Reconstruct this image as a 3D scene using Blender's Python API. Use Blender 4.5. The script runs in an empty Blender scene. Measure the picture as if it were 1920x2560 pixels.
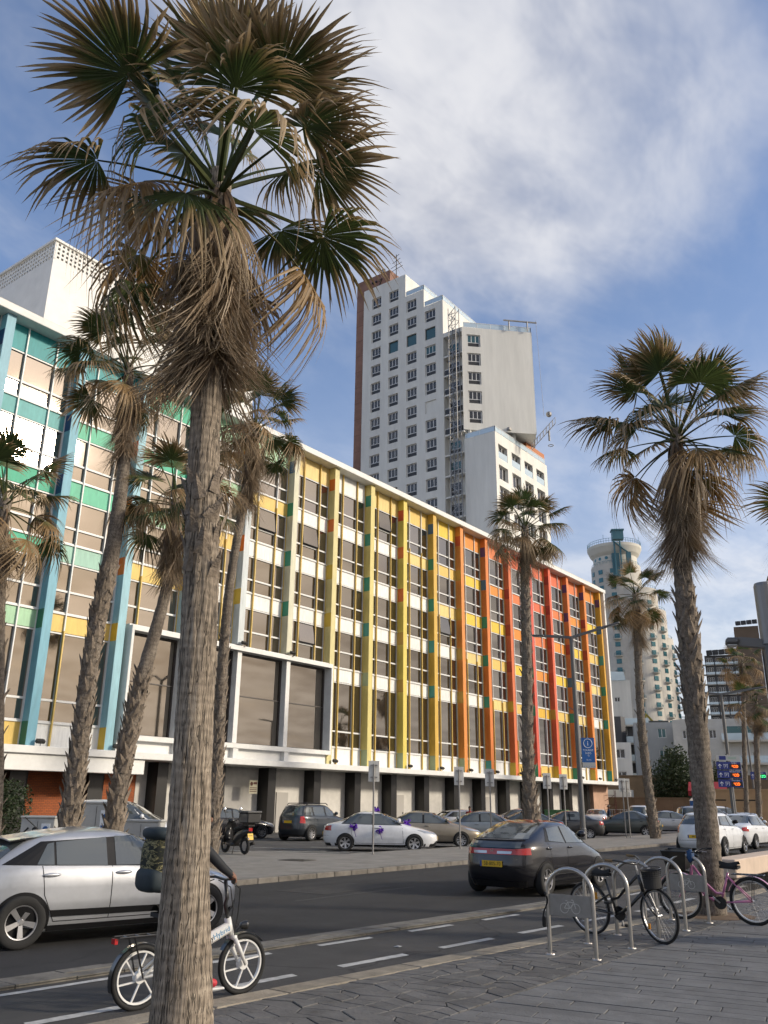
import bpy, bmesh, math, random
import numpy as np
from mathutils import Vector, Matrix, Euler
S = bpy.context.scene
C = S.collection
R_ = math.radians
# ------------------------------------------------------------------ camera
cam_d = bpy.data.cameras.new('camera'); cam = bpy.data.objects.new('camera', cam_d); C.objects.link(cam)
cam_d.sensor_fit = 'VERTICAL'; cam_d.sensor_height = 32.0; cam_d.lens = 32.0*2110/2560
cam_d.clip_end = 6000; cam_d.clip_start = 0.1
def _cam():
    f = 2110.0
    ray = lambda x, y: Vector((x-960, -(y-1280), -f)).normalized()
    Z = ray(1027, -4860); Y = ray(2640, 2012)
    Y = (Y-Z*Y.dot(Z)).normalized(); X = Y.cross(Z)
    m = Matrix((X, Y, Z)).to_4x4(); m.translation = (0, 0, 1.8)
    return m
cam.matrix_world = _cam()
S.camera = cam
# ------------------------------------------------------------------ sky
SUN_AZ, SUN_EL = R_(62.4), R_(22.0)
W = bpy.data.worlds.new('World'); S.world = W; W.use_nodes = True
def build_sky():
    nt = W.node_tree; N = nt.nodes; L = nt.links; N.clear()
    def nd(t, **k):
        n = N.new(t)
        for a, b in k.items(): setattr(n, a, b)
        return n
    def mth(op, a, b=None, c=None):
        n = nd('ShaderNodeMath', operation=op)
        for i, v in enumerate((a, b, c)):
            if v is None: continue
            if isinstance(v, (int, float)): n.inputs[i].default_value = v
            else: L.new(v, n.inputs[i])
        return n.outputs[0]
    def noise(vec, sc, det, rough=.55, dist=0.0):
        n = nd('ShaderNodeTexNoise'); n.inputs['Scale'].default_value = sc; n.inputs['Detail'].default_value = det
        n.inputs['Roughness'].default_value = rough; n.inputs['Distortion'].default_value = dist
        L.new(vec, n.inputs['Vector']); return n.outputs[0]
    def ss(v, lo, hi):
        n = nd('ShaderNodeMapRange', interpolation_type='SMOOTHSTEP')
        L.new(v, n.inputs[0]); n.inputs[1].default_value = lo; n.inputs[2].default_value = hi
        return n.outputs[0]
    out = nd('ShaderNodeOutputWorld'); bg = nd('ShaderNodeBackground'); bg.inputs[1].default_value = 0.115
    sky = nd('ShaderNodeTexSky', sky_type='NISHITA', sun_disc=False, sun_elevation=SUN_EL, sun_rotation=SUN_AZ)
    sky.air_density = 1.0; sky.dust_density = 1.6; sky.ozone_density = 2.2
    tc = nd('ShaderNodeTexCoord'); sep = nd('ShaderNodeSeparateXYZ'); L.new(tc.outputs['Generated'], sep.inputs[0])
    zc = mth('ADD', mth('MAXIMUM', sep.outputs[2], 0.0), 0.16)
    cx = mth('DIVIDE', sep.outputs[0], zc); cy = mth('DIVIDE', sep.outputs[1], zc)
    comb = nd('ShaderNodeCombineXYZ'); L.new(cx, comb.inputs[0]); L.new(cy, comb.inputs[1])
    mp = nd('ShaderNodeMapping'); mp.inputs['Location'].default_value = (3.1, 7.35, 0.0)
    mp.inputs['Rotation'].default_value = (0, 0, R_(35)); mp.inputs['Scale'].default_value = (1.0, 0.62, 1)
    L.new(comb.outputs[0], mp.inputs[0])
    big = noise(mp.outputs[0], 1.5, 2.0, .5)
    med = noise(mp.outputs[0], 3.4, 5.0, .6, .35)
    fine = noise(mp.outputs[0], 9.0, 4.0, .62, .3)
    dens = mth('ADD', mth('MULTIPLY', big, .50), mth('ADD', mth('MULTIPLY', med, .44), mth('MULTIPLY', fine, .20)))
    # one large cloud bank stands over the street: a soft ellipse on the cloud plane
    ex = mth('DIVIDE', mth('ADD', cx, .41), .30); ey = mth('DIVIDE', mth('SUBTRACT', cy, .74), .36)
    bank = mth('ADD', mth('MULTIPLY', ex, ex), mth('MULTIPLY', ey, ey))
    bankm = mth('SUBTRACT', 1.0, ss(bank, 0.0, 1.9))
    west = ss(sep.outputs[0], -.12, .5)
    dens = mth('ADD', dens, mth('ADD', mth('MULTIPLY', bankm, .34), mth('MULTIPLY', west, .22)))
    mask = mth('MULTIPLY', ss(dens, .48, 1.04), .92)
    hz = mth('MULTIPLY', mth('SUBTRACT', 1.0, ss(sep.outputs[2], 0.0, .60)), .66)
    mask = mth('MINIMUM', mth('ADD', mask, hz), 1.0)
    shade = ss(mth('ADD', mth('MULTIPLY', med, .6), mth('MULTIPLY', fine, .4)), .32, .60)
    cr = nd('ShaderNodeMix', data_type='RGBA'); L.new(shade, cr.inputs['Factor'])
    ca = nd('ShaderNodeMix', data_type='RGBA'); L.new(west, ca.inputs['Factor']); ca.inputs['A'].default_value = (4.0, 4.05, 4.4, 1); ca.inputs['B'].default_value = (1.7, 1.7, 1.9, 1)   # thicker, greyer cloud over the sea
    L.new(ca.outputs['Result'], cr.inputs['A']); cr.inputs['B'].default_value = (5.9, 5.85, 5.95, 1)
    mx = nd('ShaderNodeMix', data_type='RGBA'); L.new(mask, mx.inputs['Factor'])
    tint = nd('ShaderNodeMix', data_type='RGBA', blend_type='MULTIPLY'); tint.inputs['Factor'].default_value = 1
    tint.inputs['B'].default_value = (1.24, 1.25, 1.36, 1); L.new(sky.outputs[0], tint.inputs['A'])
    # clouds lit through by the veiled sun glow warm round it
    vd = nd('ShaderNodeVectorMath', operation='DOT_PRODUCT'); L.new(tc.outputs['Generated'], vd.inputs[0])
    vd.inputs[1].default_value = (math.cos(SUN_EL)*math.sin(SUN_AZ), math.cos(SUN_EL)*math.cos(SUN_AZ), math.sin(SUN_EL))
    gl = mth('POWER', mth('MAXIMUM', vd.outputs['Value'], 0.0), 14.0)
    gm = nd('ShaderNodeMix', data_type='RGBA', blend_type='ADD'); L.new(gl, gm.inputs['Factor']); L.new(cr.outputs['Result'], gm.inputs['A']); gm.inputs['B'].default_value = (9.0, 6.6, 3.9, 1)
    L.new(tint.outputs['Result'], mx.inputs['A']); L.new(gm.outputs['Result'], mx.inputs['B'])
    L.new(mx.outputs['Result'], bg.inputs[0]); L.new(bg.outputs[0], out.inputs[0])
build_sky()
W.cycles.sampling_method = 'MANUAL'; W.cycles.sample_map_resolution = 512
# ------------------------------------------------------------------ sun (veiled by thin cloud: soft)
sd = bpy.data.lights.new('sun', 'SUN'); sun = bpy.data.objects.new('sun', sd); C.objects.link(sun)
sd.energy = 2.5; sd.angle = R_(6); sd.color = (1.0, .89, .73)
sdir = Vector((math.cos(SUN_EL)*math.sin(SUN_AZ), math.cos(SUN_EL)*math.cos(SUN_AZ), math.sin(SUN_EL)))
sun.rotation_euler = sdir.to_track_quat('Z', 'Y').to_euler()
# ------------------------------------------------------------------ exposure
S.view_settings.view_transform = 'Standard'; S.view_settings.look = 'None'
S.view_settings.exposure = 0.40; S.view_settings.gamma = 1.0; S.view_settings.use_curve_mapping = False
S.render.engine = 'CYCLES'
S.cycles.max_bounces = 5; S.cycles.diffuse_bounces = 2; S.cycles.glossy_bounces = 3; S.cycles.transparent_max_bounces = 6
S.cycles.use_adaptive_sampling = True; S.cycles.adaptive_threshold = .03; S.cycles.use_denoising = True; S.cycles.caustics_reflective = False; S.cycles.caustics_refractive = False
# ------------------------------------------------------------------ materials
_M = {}
def mat(name, col, rough=.7, metal=0.0, var=.0, vscale=3.0, bump=0.0, bscale=20.0, coat=0.0, stretch=(1, 1, 1), emit=0.0, col2=None, transl=0.0, spec=.5):
    if name in _M: return _M[name]
    m = bpy.data.materials.new(name); m.use_nodes = True
    nt = m.node_tree; N = nt.nodes; L = nt.links; b = N['Principled BSDF']
    b.inputs['Base Color'].default_value = (*col, 1); b.inputs['Roughness'].default_value = rough
    b.inputs['Metallic'].default_value = metal; b.inputs['Coat Weight'].default_value = coat
    b.inputs['Coat Roughness'].default_value = .06; b.inputs['Specular IOR Level'].default_value = spec
    if emit: b.inputs['Emission Color'].default_value = (*col, 1); b.inputs['Emission Strength'].default_value = emit
    if var or bump:
        tc = N.new('ShaderNodeTexCoord'); mp = N.new('ShaderNodeMapping'); L.new(tc.outputs['Object'], mp.inputs[0]); mp.inputs['Scale'].default_value = stretch
    if var:
        n = N.new('ShaderNodeTexNoise'); n.inputs['Scale'].default_value = vscale; n.inputs['Detail'].default_value = 4; n.inputs['Roughness'].default_value = .7
        L.new(mp.outputs[0], n.inputs['Vector'])
        r = N.new('ShaderNodeMapRange'); r.inputs[1].default_value = .3; r.inputs[2].default_value = .7
        L.new(n.outputs[0], r.inputs[0])
        mx = N.new('ShaderNodeMix'); mx.data_type = 'RGBA'; L.new(r.outputs[0], mx.inputs['Factor'])
        c2 = col2 or tuple(min(1, c*(1+var)) for c in col); c1 = col if col2 else tuple(c*(1-var) for c in col)
        mx.inputs['A'].default_value = (*c1, 1); mx.inputs['B'].default_value = (*c2, 1)
        oi = N.new('ShaderNodeObjectInfo'); hs = N.new('ShaderNodeHueSaturation'); mr = N.new('ShaderNodeMapRange')
        mr.inputs[3].default_value = 1-var*.35; mr.inputs[4].default_value = 1+var*.35
        L.new(oi.outputs['Random'], mr.inputs[0]); L.new(mr.outputs[0], hs.inputs['Value']); L.new(mx.outputs['Result'], hs.inputs['Color'])
        L.new(hs.outputs[0], b.inputs['Base Color'])
    if bump:
        n2 = N.new('ShaderNodeTexNoise'); n2.inputs['Scale'].default_value = bscale; n2.inputs['Detail'].default_value = 2; n2.inputs['Roughness'].default_value = .7
        L.new(mp.outputs[0], n2.inputs['Vector'])
        bp = N.new('ShaderNodeBump'); bp.inputs['Strength'].default_value = bump; bp.inputs['Distance'].default_value = .02
        L.new(n2.outputs[0], bp.inputs['Height']); L.new(bp.outputs[0], b.inputs['Normal'])
    if transl:
        tr = N.new('ShaderNodeBsdfTranslucent'); ms = N.new('ShaderNodeMixShader'); ms.inputs[0].default_value = transl
        tr.inputs[0].default_value = (*col, 1); o = N['Material Output']
        L.new(b.outputs[0], ms.inputs[1]); L.new(tr.outputs[0], ms.inputs[2]); L.new(ms.outputs[0], o.inputs[0])
    _M[name] = m
    return m
# ------------------------------------------------------------------ mesh helpers
class MB:
    def __init__(s): s.v = []; s.f = []; s.m = []; s.mi = 0
    def add(s, vs, fs):
        o = len(s.v); s.v += [tuple(v) for v in vs]
        for f in fs: s.f.append(tuple(i+o for i in f)); s.m.append(s.mi)
        return s
    def box(s, x0, x1, y0, y1, z0, z1):
        return s.add([(x0,y0,z0),(x1,y0,z0),(x1,y1,z0),(x0,y1,z0),(x0,y0,z1),(x1,y0,z1),(x1,y1,z1),(x0,y1,z1)],
                     [(0,3,2,1),(4,5,6,7),(0,1,5,4),(1,2,6,5),(2,3,7,6),(3,0,4,7)])
    def obox(s, M, sx, sy, sz):
        vs = [M @ Vector((a*sx/2, b*sy/2, c*sz/2)) for c in (-1,1) for a, b in ((-1,-1),(1,-1),(1,1),(-1,1))]
        return s.add(vs, [(0,3,2,1),(4,5,6,7),(0,1,5,4),(1,2,6,5),(2,3,7,6),(3,0,4,7)])
    def bar(s, a, b, w, d=None, up=(0,0,1)):
        a = Vector(a); b = Vector(b); x = (b-a); l = x.length; x.normalize(); u = Vector(up)
        if abs(x.dot(u)) > .98: u = Vector((1,0,0))
        y = u.cross(x).normalized(); z = x.cross(y)
        M = Matrix((x, y, z)).transposed().to_4x4(); M.translation = (a+b)/2
        return s.obox(M, l, w, d or w)
    def prism(s, pts, z0, z1):
        n = len(pts); vs = [(x,y,z0) for x,y in pts]+[(x,y,z1) for x,y in pts]
        return s.add(vs, [tuple(range(n-1,-1,-1)), tuple(range(n,2*n))]+[(i,(i+1)%n,(i+1)%n+n,i+n) for i in range(n)])
    def tube(s, path, r, n=8, cap=True, closed=False):
        P = [Vector(p) for p in path]; k = len(P); rs = r if isinstance(r, (list, tuple)) else [r]*k
        vs = []; prev = None
        for i, p in enumerate(P):
            if closed: t = (P[(i+1) % k]-P[i-1])
            else: t = (P[min(i+1,k-1)]-P[max(i-1,0)])
            t.normalize()
            if prev is None:
                u = Vector((0,0,1)) if abs(t.z) < .95 else Vector((1,0,0)); a = t.cross(u).normalized()
            else:
                a = (prev - t*prev.dot(t)).normalized()
            prev = a; b = t.cross(a)
            for j in range(n):
                an = 2*math.pi*j/n; vs.append(p+(a*math.cos(an)+b*math.sin(an))*rs[i])
        fs = []
        for i in range(k if closed else k-1):
            i2 = (i+1) % k
            for j in range(n): fs.append((i*n+j, i*n+(j+1)%n, i2*n+(j+1)%n, i2*n+j))
        if cap and not closed: fs += [tuple(range(n-1,-1,-1)), tuple((k-1)*n+j for j in range(n))]
        return s.add(vs, fs)
    def lathe(s, prof, n=24, M=None, closed=False, a0=0, a1=2*math.pi):
        full = abs(a1-a0-2*math.pi) < 1e-6; cnt = n if full else n+1
        vs = []
        for r, z in prof:
            for j in range(cnt):
                a = a0+(a1-a0)*j/n; v = Vector((r*math.cos(a), r*math.sin(a), z)); vs.append(M @ v if M else v)
        k = len(prof); fs = []
        for i in range(k if closed else k-1):
            i2 = (i+1) % k
            for j in range(n):
                j2 = (j+1) % cnt; fs.append((i*cnt+j, i*cnt+j2, i2*cnt+j2, i2*cnt+j))
        return s.add(vs, fs)
    def grid(s, f, nu, nv):
        vs = [f(i/nu, j/nv) for j in range(nv+1) for i in range(nu+1)]
        return s.add(vs, [(j*(nu+1)+i, j*(nu+1)+i+1, (j+1)*(nu+1)+i+1, (j+1)*(nu+1)+i) for j in range(nv) for i in range(nu)])
    def ball(s, c, r, n=12, m=8, sc=(1,1,1)):
        prof = [(math.sin(math.pi*i/m), -math.cos(math.pi*i/m)) for i in range(m+1)]
        M = Matrix.Translation(c) @ Matrix.Diagonal((r*sc[0], r*sc[1], r*sc[2], 1))
        return s.lathe([(max(a,1e-4), b) for a, b in prof], n, M)
    def mesh(s, name, mats, smooth=False, angle=None):
        me = bpy.data.meshes.new(name); me.from_pydata(s.v, [], s.f); me.validate(clean_customdata=False)
        if not isinstance(mats, (list, tuple)): mats = [mats]
        for m in mats: me.materials.append(m)
        if len(mats) > 1 and len(me.polygons) == len(s.m): me.polygons.foreach_set('material_index', s.m)
        if smooth: me.polygons.foreach_set('use_smooth', [True]*len(me.polygons))
        me.update(); return me
    def build(s, name, mats, parent=None, smooth=False, bevel=0):
        me = s.mesh(name, mats, smooth); 
        if bevel: bev(me, bevel)
        return link(name, me, parent)
def bev(me, w, seg=1):
    bm = bmesh.new(); bm.from_mesh(me); bmesh.ops.remove_doubles(bm, verts=bm.verts, dist=1e-5)
    bmesh.ops.bevel(bm, geom=[e for e in bm.edges if e.is_manifold and e.calc_face_angle(0) > .5], offset=w, segments=seg, affect='EDGES')
    bm.to_mesh(me); bm.free()
def smooth_by_angle(me, ang=35):
    me.polygons.foreach_set('use_smooth', [True]*len(me.polygons))
    bm = bmesh.new(); bm.from_mesh(me)
    for e in bm.edges:
        if len(e.link_faces) == 2 and e.calc_face_angle(0) > R_(ang): e.smooth = False
    bm.to_mesh(me); bm.free()
def link(name, me, parent=None):
    o = bpy.data.objects.new(name, me); C.objects.link(o)
    if parent: o.parent = parent
    return o
def tag(o, label=None, cat=None, group=None, kind=None):
    if label: o['label'] = label
    if cat: o['category'] = cat
    if group: o['group'] = group
    if kind: o['kind'] = kind
    return o
def empty(name, loc=(0,0,0), rz=0.0, label=None, cat=None, group=None):
    o = bpy.data.objects.new(name, None); C.objects.link(o); o.location = loc; o.rotation_euler = (0,0,rz)
    o.empty_display_size = .2
    return tag(o, label, cat, group)
def dup(o, parent=None):
    c = o.copy(); C.objects.link(c); c.parent = parent
    for ch in list(o.children): dup(ch, c)
    return c
_S2 = bpy.data.scenes.new('workshop')
def baked(ob):
    _S2.collection.objects.link(ob)
    with bpy.context.temp_override(scene=_S2, view_layer=_S2.view_layers[0]): dg = bpy.context.evaluated_depsgraph_get()
    dg.update(); me = bpy.data.meshes.new_from_object(ob.evaluated_get(dg)); _S2.collection.objects.unlink(ob); return me
def text_mesh(txt, size, align='CENTER'):
    cu = bpy.data.curves.new('t', 'FONT'); cu.body = txt; cu.size = size; cu.align_x = align; cu.align_y = 'CENTER'; cu.resolution_u = 2
    ob = bpy.data.objects.new('t', cu); me = baked(ob); bpy.data.objects.remove(ob); bpy.data.curves.remove(cu)
    return me
def lettering(name, txt, size, m, parent, M, align='CENTER', sx=1.0):
    me = text_mesh(txt, size, align); me.materials.clear(); me.materials.append(m)
    o = link(name, me, parent); o.matrix_local = M @ Matrix.Diagonal((sx, 1, 1, 1)); return o
def frame(origin, xdir, updir=(0,0,1)):
    """matrix whose local x runs along xdir, y up, z out of the face"""
    x = Vector(xdir).normalized(); y = Vector(updir).normalized(); z = x.cross(y).normalized(); y = z.cross(x)
    M = Matrix((x, y, z)).transposed().to_4x4(); M.translation = origin; return M
rng = random.Random(7)
# ================================================================== GROUND
def clamp(a, lo, hi): return max(lo, min(hi, a))
def off(Y): return .083*(min(Y, 16)-9)+.004*max(0, Y-16)
def kerbx(Y): return -6.25+.1*(clamp(Y, -6, 15)-9)+.004*max(0, Y-15)
_camI = cam.matrix_world.inverted()
def inview(p, m=.08):
    c = _camI @ Vector(p)
    if c.z > -.3: return False
    return abs(c.x/-c.z) < (960/2110)*(1+m) and abs(c.y/-c.z) < (1280/2110)*(1+m)
m_asph = mat('dark_asphalt', (.030,.030,.031), .85, var=.28, vscale=1.3, bump=.55, bscale=90)
def asphalt_wear(m, streak, col):
    nt = m.node_tree; N = nt.nodes; L = nt.links; b = N['Principled BSDF']
    tc = N.new('ShaderNodeTexCoord'); mp = N.new('ShaderNodeMapping'); L.new(tc.outputs['Object'], mp.inputs[0]); mp.inputs['Scale'].default_value = streak
    n = N.new('ShaderNodeTexNoise'); n.inputs['Scale'].default_value = 1; n.inputs['Detail'].default_value = 5; L.new(mp.outputs[0], n.inputs['Vector'])
    r = N.new('ShaderNodeMapRange'); r.inputs[1].default_value = .52; r.inputs[2].default_value = .8; r.inputs[4].default_value = .55; L.new(n.outputs[0], r.inputs[0])
    v = N.new('ShaderNodeTexVoronoi'); v.feature = 'DISTANCE_TO_EDGE'; v.inputs['Scale'].default_value = .33
    n3 = N.new('ShaderNodeTexNoise'); n3.inputs['Scale'].default_value = 1.7; n3.inputs['Detail'].default_value = 4; L.new(tc.outputs['Object'], n3.inputs['Vector'])
    ad = N.new('ShaderNodeMix'); ad.data_type = 'VECTOR'; ad.inputs['Factor'].default_value = .35
    L.new(tc.outputs['Object'], ad.inputs['A']); L.new(n3.outputs['Color'], ad.inputs['B']); L.new(ad.outputs['Result'], v.inputs['Vector'])
    cr = N.new('ShaderNodeMapRange'); cr.inputs[1].default_value = .0; cr.inputs[2].default_value = .006; cr.inputs[3].default_value = .45; cr.inputs[4].default_value = 1; L.new(v.outputs[0], cr.inputs[0])
    src = b.inputs['Base Color'].links[0].from_socket
    mx = N.new('ShaderNodeMix'); mx.data_type = 'RGBA'; L.new(r.outputs[0], mx.inputs['Factor']); L.new(src, mx.inputs['A']); mx.inputs['B'].default_value = (*col, 1)
    mu = N.new('ShaderNodeMix'); mu.data_type = 'RGBA'; mu.blend_type = 'MULTIPLY'; mu.inputs['Factor'].default_value = 1
    L.new(mx.outputs['Result'], mu.inputs['A']); L.new(cr.outputs[0], mu.inputs['B']); L.new(mu.outputs['Result'], b.inputs['Base Color'])
asphalt_wear(m_asph, (.9, .12, 1), (.05, .049, .047))
m_lane = mat('bike_lane_asphalt', (.058,.056,.054), .85, var=.2, vscale=2.2, bump=.5, bscale=110)
asphalt_wear(m_lane, (1.2, .2, 1), (.085, .08, .075))
m_lot = mat('lot_asphalt', (.085,.083,.080), .88, var=.25, vscale=.9, bump=.4, bscale=80)
asphalt_wear(m_lot, (.3, .5, 1), (.09, .088, .085))
m_paint = mat('worn_white_paint', (.55,.55,.53), .7, var=.3, vscale=9, col2=(.30,.30,.29))
m_kerb = mat('kerb_stone', (.27,.235,.18), .85, var=.3, vscale=5, bump=.5, bscale=40)
m_kerbg = mat('grey_kerb_stone', (.17,.155,.135), .85, var=.3, vscale=4, bump=.5, bscale=40)
m_joint = mat('dark_joint', (.035,.033,.031), .95)
m_stone = mat('dark_split_stone', (.116,.113,.108), .75, var=.34, vscale=2.0, bump=.5, bscale=26)
m_plank = mat('grey_plank_paver', (.142,.142,.140), .72, var=.24, vscale=2.4, bump=.45, bscale=34)
m_isl = mat('pale_island_paving', (.26,.245,.22), .88, var=.22, vscale=1.6, bump=.5, bscale=45)
m_sep = mat('separator_stone', (.165,.155,.135), .88, var=.35, vscale=3.5, bump=.8, bscale=30)
m_earth = mat('dry_earth', (.16,.11,.07), .95, var=.35, vscale=4, bump=.8, bscale=25)
m_gr = mat('far_ground', (.20,.18,.15), .95, var=.25, vscale=.05)

def pale_spots(m, lo, hi, col, sc):
    nt = m.node_tree; N = nt.nodes; L = nt.links; b = N['Principled BSDF']; src = b.inputs['Base Color'].links[0].from_socket
    g = N.new('ShaderNodeNewGeometry'); n = N.new('ShaderNodeTexNoise'); n.inputs['Scale'].default_value = sc; n.inputs['Detail'].default_value = 5; n.inputs['Roughness'].default_value = .7; L.new(g.outputs['Position'], n.inputs['Vector'])
    r = N.new('ShaderNodeMapRange'); r.inputs[1].default_value = lo; r.inputs[2].default_value = hi; L.new(n.outputs[0], r.inputs[0])
    mx = N.new('ShaderNodeMix'); mx.data_type = 'RGBA'; L.new(r.outputs[0], mx.inputs['Factor']); L.new(src, mx.inputs['A']); mx.inputs['B'].default_value = (*col, 1); L.new(mx.outputs['Result'], b.inputs['Base Color'])
pale_spots(m_stone, .66, .76, (.30,.29,.26), 1.9); pale_spots(m_stone, .60, .72, (.055,.048,.042), 3.1); pale_spots(m_plank, .60, .74, (.085,.08,.075), 1.3); pale_spots(m_plank, .70, .74, (.05,.045,.042), 5.5); pale_spots(m_plank, .72, .76, (.26,.255,.25), 7.0)
pale_spots(m_isl, .62, .74, (.16,.15,.13), .8)
def struct(name, mb, m, **k):
    o = mb.build(name, m, **k); o['kind'] = 'structure'; return o
def strip(f0, f1, y0, y1, z, n=60):
    b = MB()
    def g(u, v):
        Y = y0+(y1-y0)*v; return ((f0(Y) if callable(f0) else f0)*(1-u)+(f1(Y) if callable(f1) else f1)*u, Y, z)
    b.grid(g, 1, n); return b
b = MB(); b.grid(lambda u, v: (-2500+5000*u, -1500+5000*v, -.06), 2, 2); struct('ground', b, m_gr)
road = struct('road', strip(-15.05, lambda Y: -8.60+off(Y), -40, 320, 0.0, 120), m_asph)
b = strip(lambda Y: -8.72+off(Y), lambda Y: -8.26+off(Y), -40, 320, .035, 120); sepo = struct('lane_divider', b, m_joint)
lane = struct('bike_lane', strip(lambda Y: -8.36+off(Y), lambda Y: kerbx(Y)+.05, -40, 320, .012, 120), m_lane)
# divider stones
k = 0; y = -2.0; extra = MB()
while y < 120:
    ln = rng.uniform(.55, .75)
    for a0, a1 in ((-8.71, -8.50), (-8.49, -8.27)):
        pts = [(a0+off(y)+.006, y+.006), (a1+off(y)-.006, y+.006), (a1+off(y+ln)-.006, y+ln-.006), (a0+off(y+ln)+.006, y+ln-.006)]
        if 3 < y < 32 and k < 120:
            MB().prism(pts, 0, .045+rng.uniform(-.004,.004)).build('divider_stone', m_sep, sepo); k += 1
        else: extra.prism(pts, 0, .045)
    y += ln
e = extra.build('divider_stone', m_sep, sepo); e['kind'] = 'stuff'
# painted dashes, worn at the ends
def dash(x0f, y0, ln, w, parent, z):
    b = MB(); n = 10
    L_ = [(x0f(y0+ln*i/n)-w/2+rng.uniform(-.006,.006), y0+ln*i/n+(.04*(i == 0))) for i in range(n+1)]
    R2 = [(x0f(y0+ln*i/n)+w/2+rng.uniform(-.006,.006), y0+ln*i/n-(.04*(i == n))) for i in range(n+1)]
    vs = [(*p, z) for p in L_]+[(*p, z) for p in R2]
    b.add(vs, [(i, n+1+i, n+2+i, i+1) for i in range(n)]); return b.build('painted_dash', m_paint, parent)
for i in range(-5, 40): dash(lambda Y: -6.84+off(Y), 10.2+1.86*i, 1.2, .13, lane, .016)
for i in range(-1, 40): dash(lambda Y: -8.08+off(Y), 9.3+1.84*i, 1.05, .12, lane, .016)
dash(lambda Y: -8.08+off(Y), 4.9, 2.2, .1, lane, .016)
# faint lane line on the road
m_faint = mat('faded_road_paint', (.062,.061,.06), .85, var=.3, vscale=6)
for i in range(0, 30): dash(lambda Y: -11.9, 13.0+9.0*i, 4.0, .1, road, .004)
for o in [o for o in road.children if o.name.startswith('painted_dash')]: o.data.materials[0] = m_faint
# promenade: bedding sheet, kerb stones, split stones, long pavers
prom = struct('promenade', strip(lambda Y: kerbx(Y)+.02, 14.0, -40, 320, .048, 120), m_joint)
y = 2.0
while y < 60:
    ln = rng.uniform(.85, 1.15); x0, x1 = kerbx(y), kerbx(y+ln); h = .066+rng.uniform(-.003,.004)
    b = MB().prism([(x0, y+.005), (x0+.30, y+.005), (x1+.30, y+ln-.005), (x1, y+ln-.005)], -.02, h)
    b.build('kerb_stone', m_kerb, prom, bevel=.012); y += ln
def stone_rows():
    cells = []; cw, ch = .30, .185
    ny = int(34/ch); nx = 9
    jit = {}
    def corner(i, j):
        if (i, j) not in jit: jit[i, j] = (rng.uniform(-.085, .085), rng.uniform(-.055, .055))
        Y = 2.5+j*ch+(.5*ch if i % 2 else 0); x0 = kerbx(Y)+.31; X = x0+(-4.52-x0)*i/nx*1.0
        a, c = jit[i, j]
        if i == 0 or i == nx: a = 0
        return Vector((X+a*.8, Y+c, 0))
    i_n = 6; nx = i_n
    for j in range(ny):
        i = 0
        while i < i_n:
            span = 2 if (rng.random() < .28 and i < i_n-1) else 1
            top = [corner(q, j+1) for q in range(i, i+span+1)]; bot = [corner(q, j) for q in range(i, i+span+1)]
            cells.append(bot+top[::-1]); i += span
    return cells
cells = stone_rows(); indiv = 0; rest = MB()
for poly in cells:
    c = sum(poly, Vector())/len(poly); hh = .066+rng.uniform(-.003, .003); tl = rng.uniform(-.012, .012); t2 = rng.uniform(-.012, .012)
    pts = []
    for p in poly:
        d = c-p; pts.append(p+d*min(.35, .007/max(d.length, .02)))
    n = len(pts)
    top = [(p.x+(c.x-p.x)*.05, p.y+(c.y-p.y)*.05, hh+(p.x-c.x)*tl+(p.y-c.y)*t2) for p in pts]
    low = [(p.x, p.y, hh-.005+(p.x-c.x)*tl+(p.y-c.y)*t2) for p in pts]; bs = [(p.x, p.y, .03) for p in pts]
    b = MB() if (indiv < 300 and c.y < 24 and inview((c.x, c.y, .06))) else rest
    b.add(bs+low+top, [tuple(range(2*n, 3*n))]+[(i, (i+1) % n, (i+1) % n+n, i+n) for i in range(n)]+[(i+n, (i+1) % n+n, (i+1) % n+2*n, i+2*n) for i in range(n)])
    if b is not rest: b.build('split_stone', m_stone, prom); indiv += 1
e = rest.build('split_stone', m_stone, prom); e['kind'] = 'stuff'
ang = R_(11); U = Vector((math.cos(ang), math.sin(ang), 0)); V = Vector((-math.sin(ang), math.cos(ang), 0))
planks = []
for j in range(-4, 150):
    s = -8.0+rng.uniform(0, .9)
    while s < 8:
        ln = rng.choice((.6, .75, .9, 1.2)); planks.append((s, s+ln, j*.205, (j+1)*.205)); s += ln
def plank_geo(b, s0, s1, v0, v1):
    g = .0045
    z = .066+rng.uniform(-.0035, .0035)
    q = [(s0+g, v0+g), (s1-g, v0+g), (s1-g, v1-g), (s0+g, v1-g)]
    # clip against the edge of the split stones (x = -4.5)
    P = [U*a+V*c for a, c in q]
    out = []
    for i in range(4):
        a, c = P[i], P[(i+1) % 4]
        if a.x >= -4.5: out.append(a)
        if (a.x >= -4.5) != (c.x >= -4.5):
            t = (-4.5-a.x)/(c.x-a.x); out.append(a+(c-a)*t)
    if len(out) < 3: return False
    cc = sum(out, Vector())/len(out); n = len(out)
    b.add([(p.x, p.y, .03) for p in out]+[(p.x, p.y, z-.004) for p in out]+[(p.x+(cc.x-p.x)*.012, p.y+(cc.y-p.y)*.02, z) for p in out],
          [tuple(range(2*n, 3*n))]+[(i, (i+1) % n, (i+1) % n+n, i+n) for i in range(n)]+[(i+n, (i+1) % n+n, (i+1) % n+2*n, i+2*n) for i in range(n)])
    return True
planks.sort(key=lambda p: (U*((p[0]+p[1])/2)+V*p[2]).length); rest = MB(); indiv = 0
for p in planks:
    c = U*((p[0]+p[1])/2)+V*((p[2]+p[3])/2)
    if c.x < -5.2 or c.length > 40: continue
    if indiv < 300 and inview((c.x, c.y, .06)):
        b = MB()
        if plank_geo(b, *p): b.build('paver', m_plank, prom); indiv += 1
    else: plank_geo(rest, *p)
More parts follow.
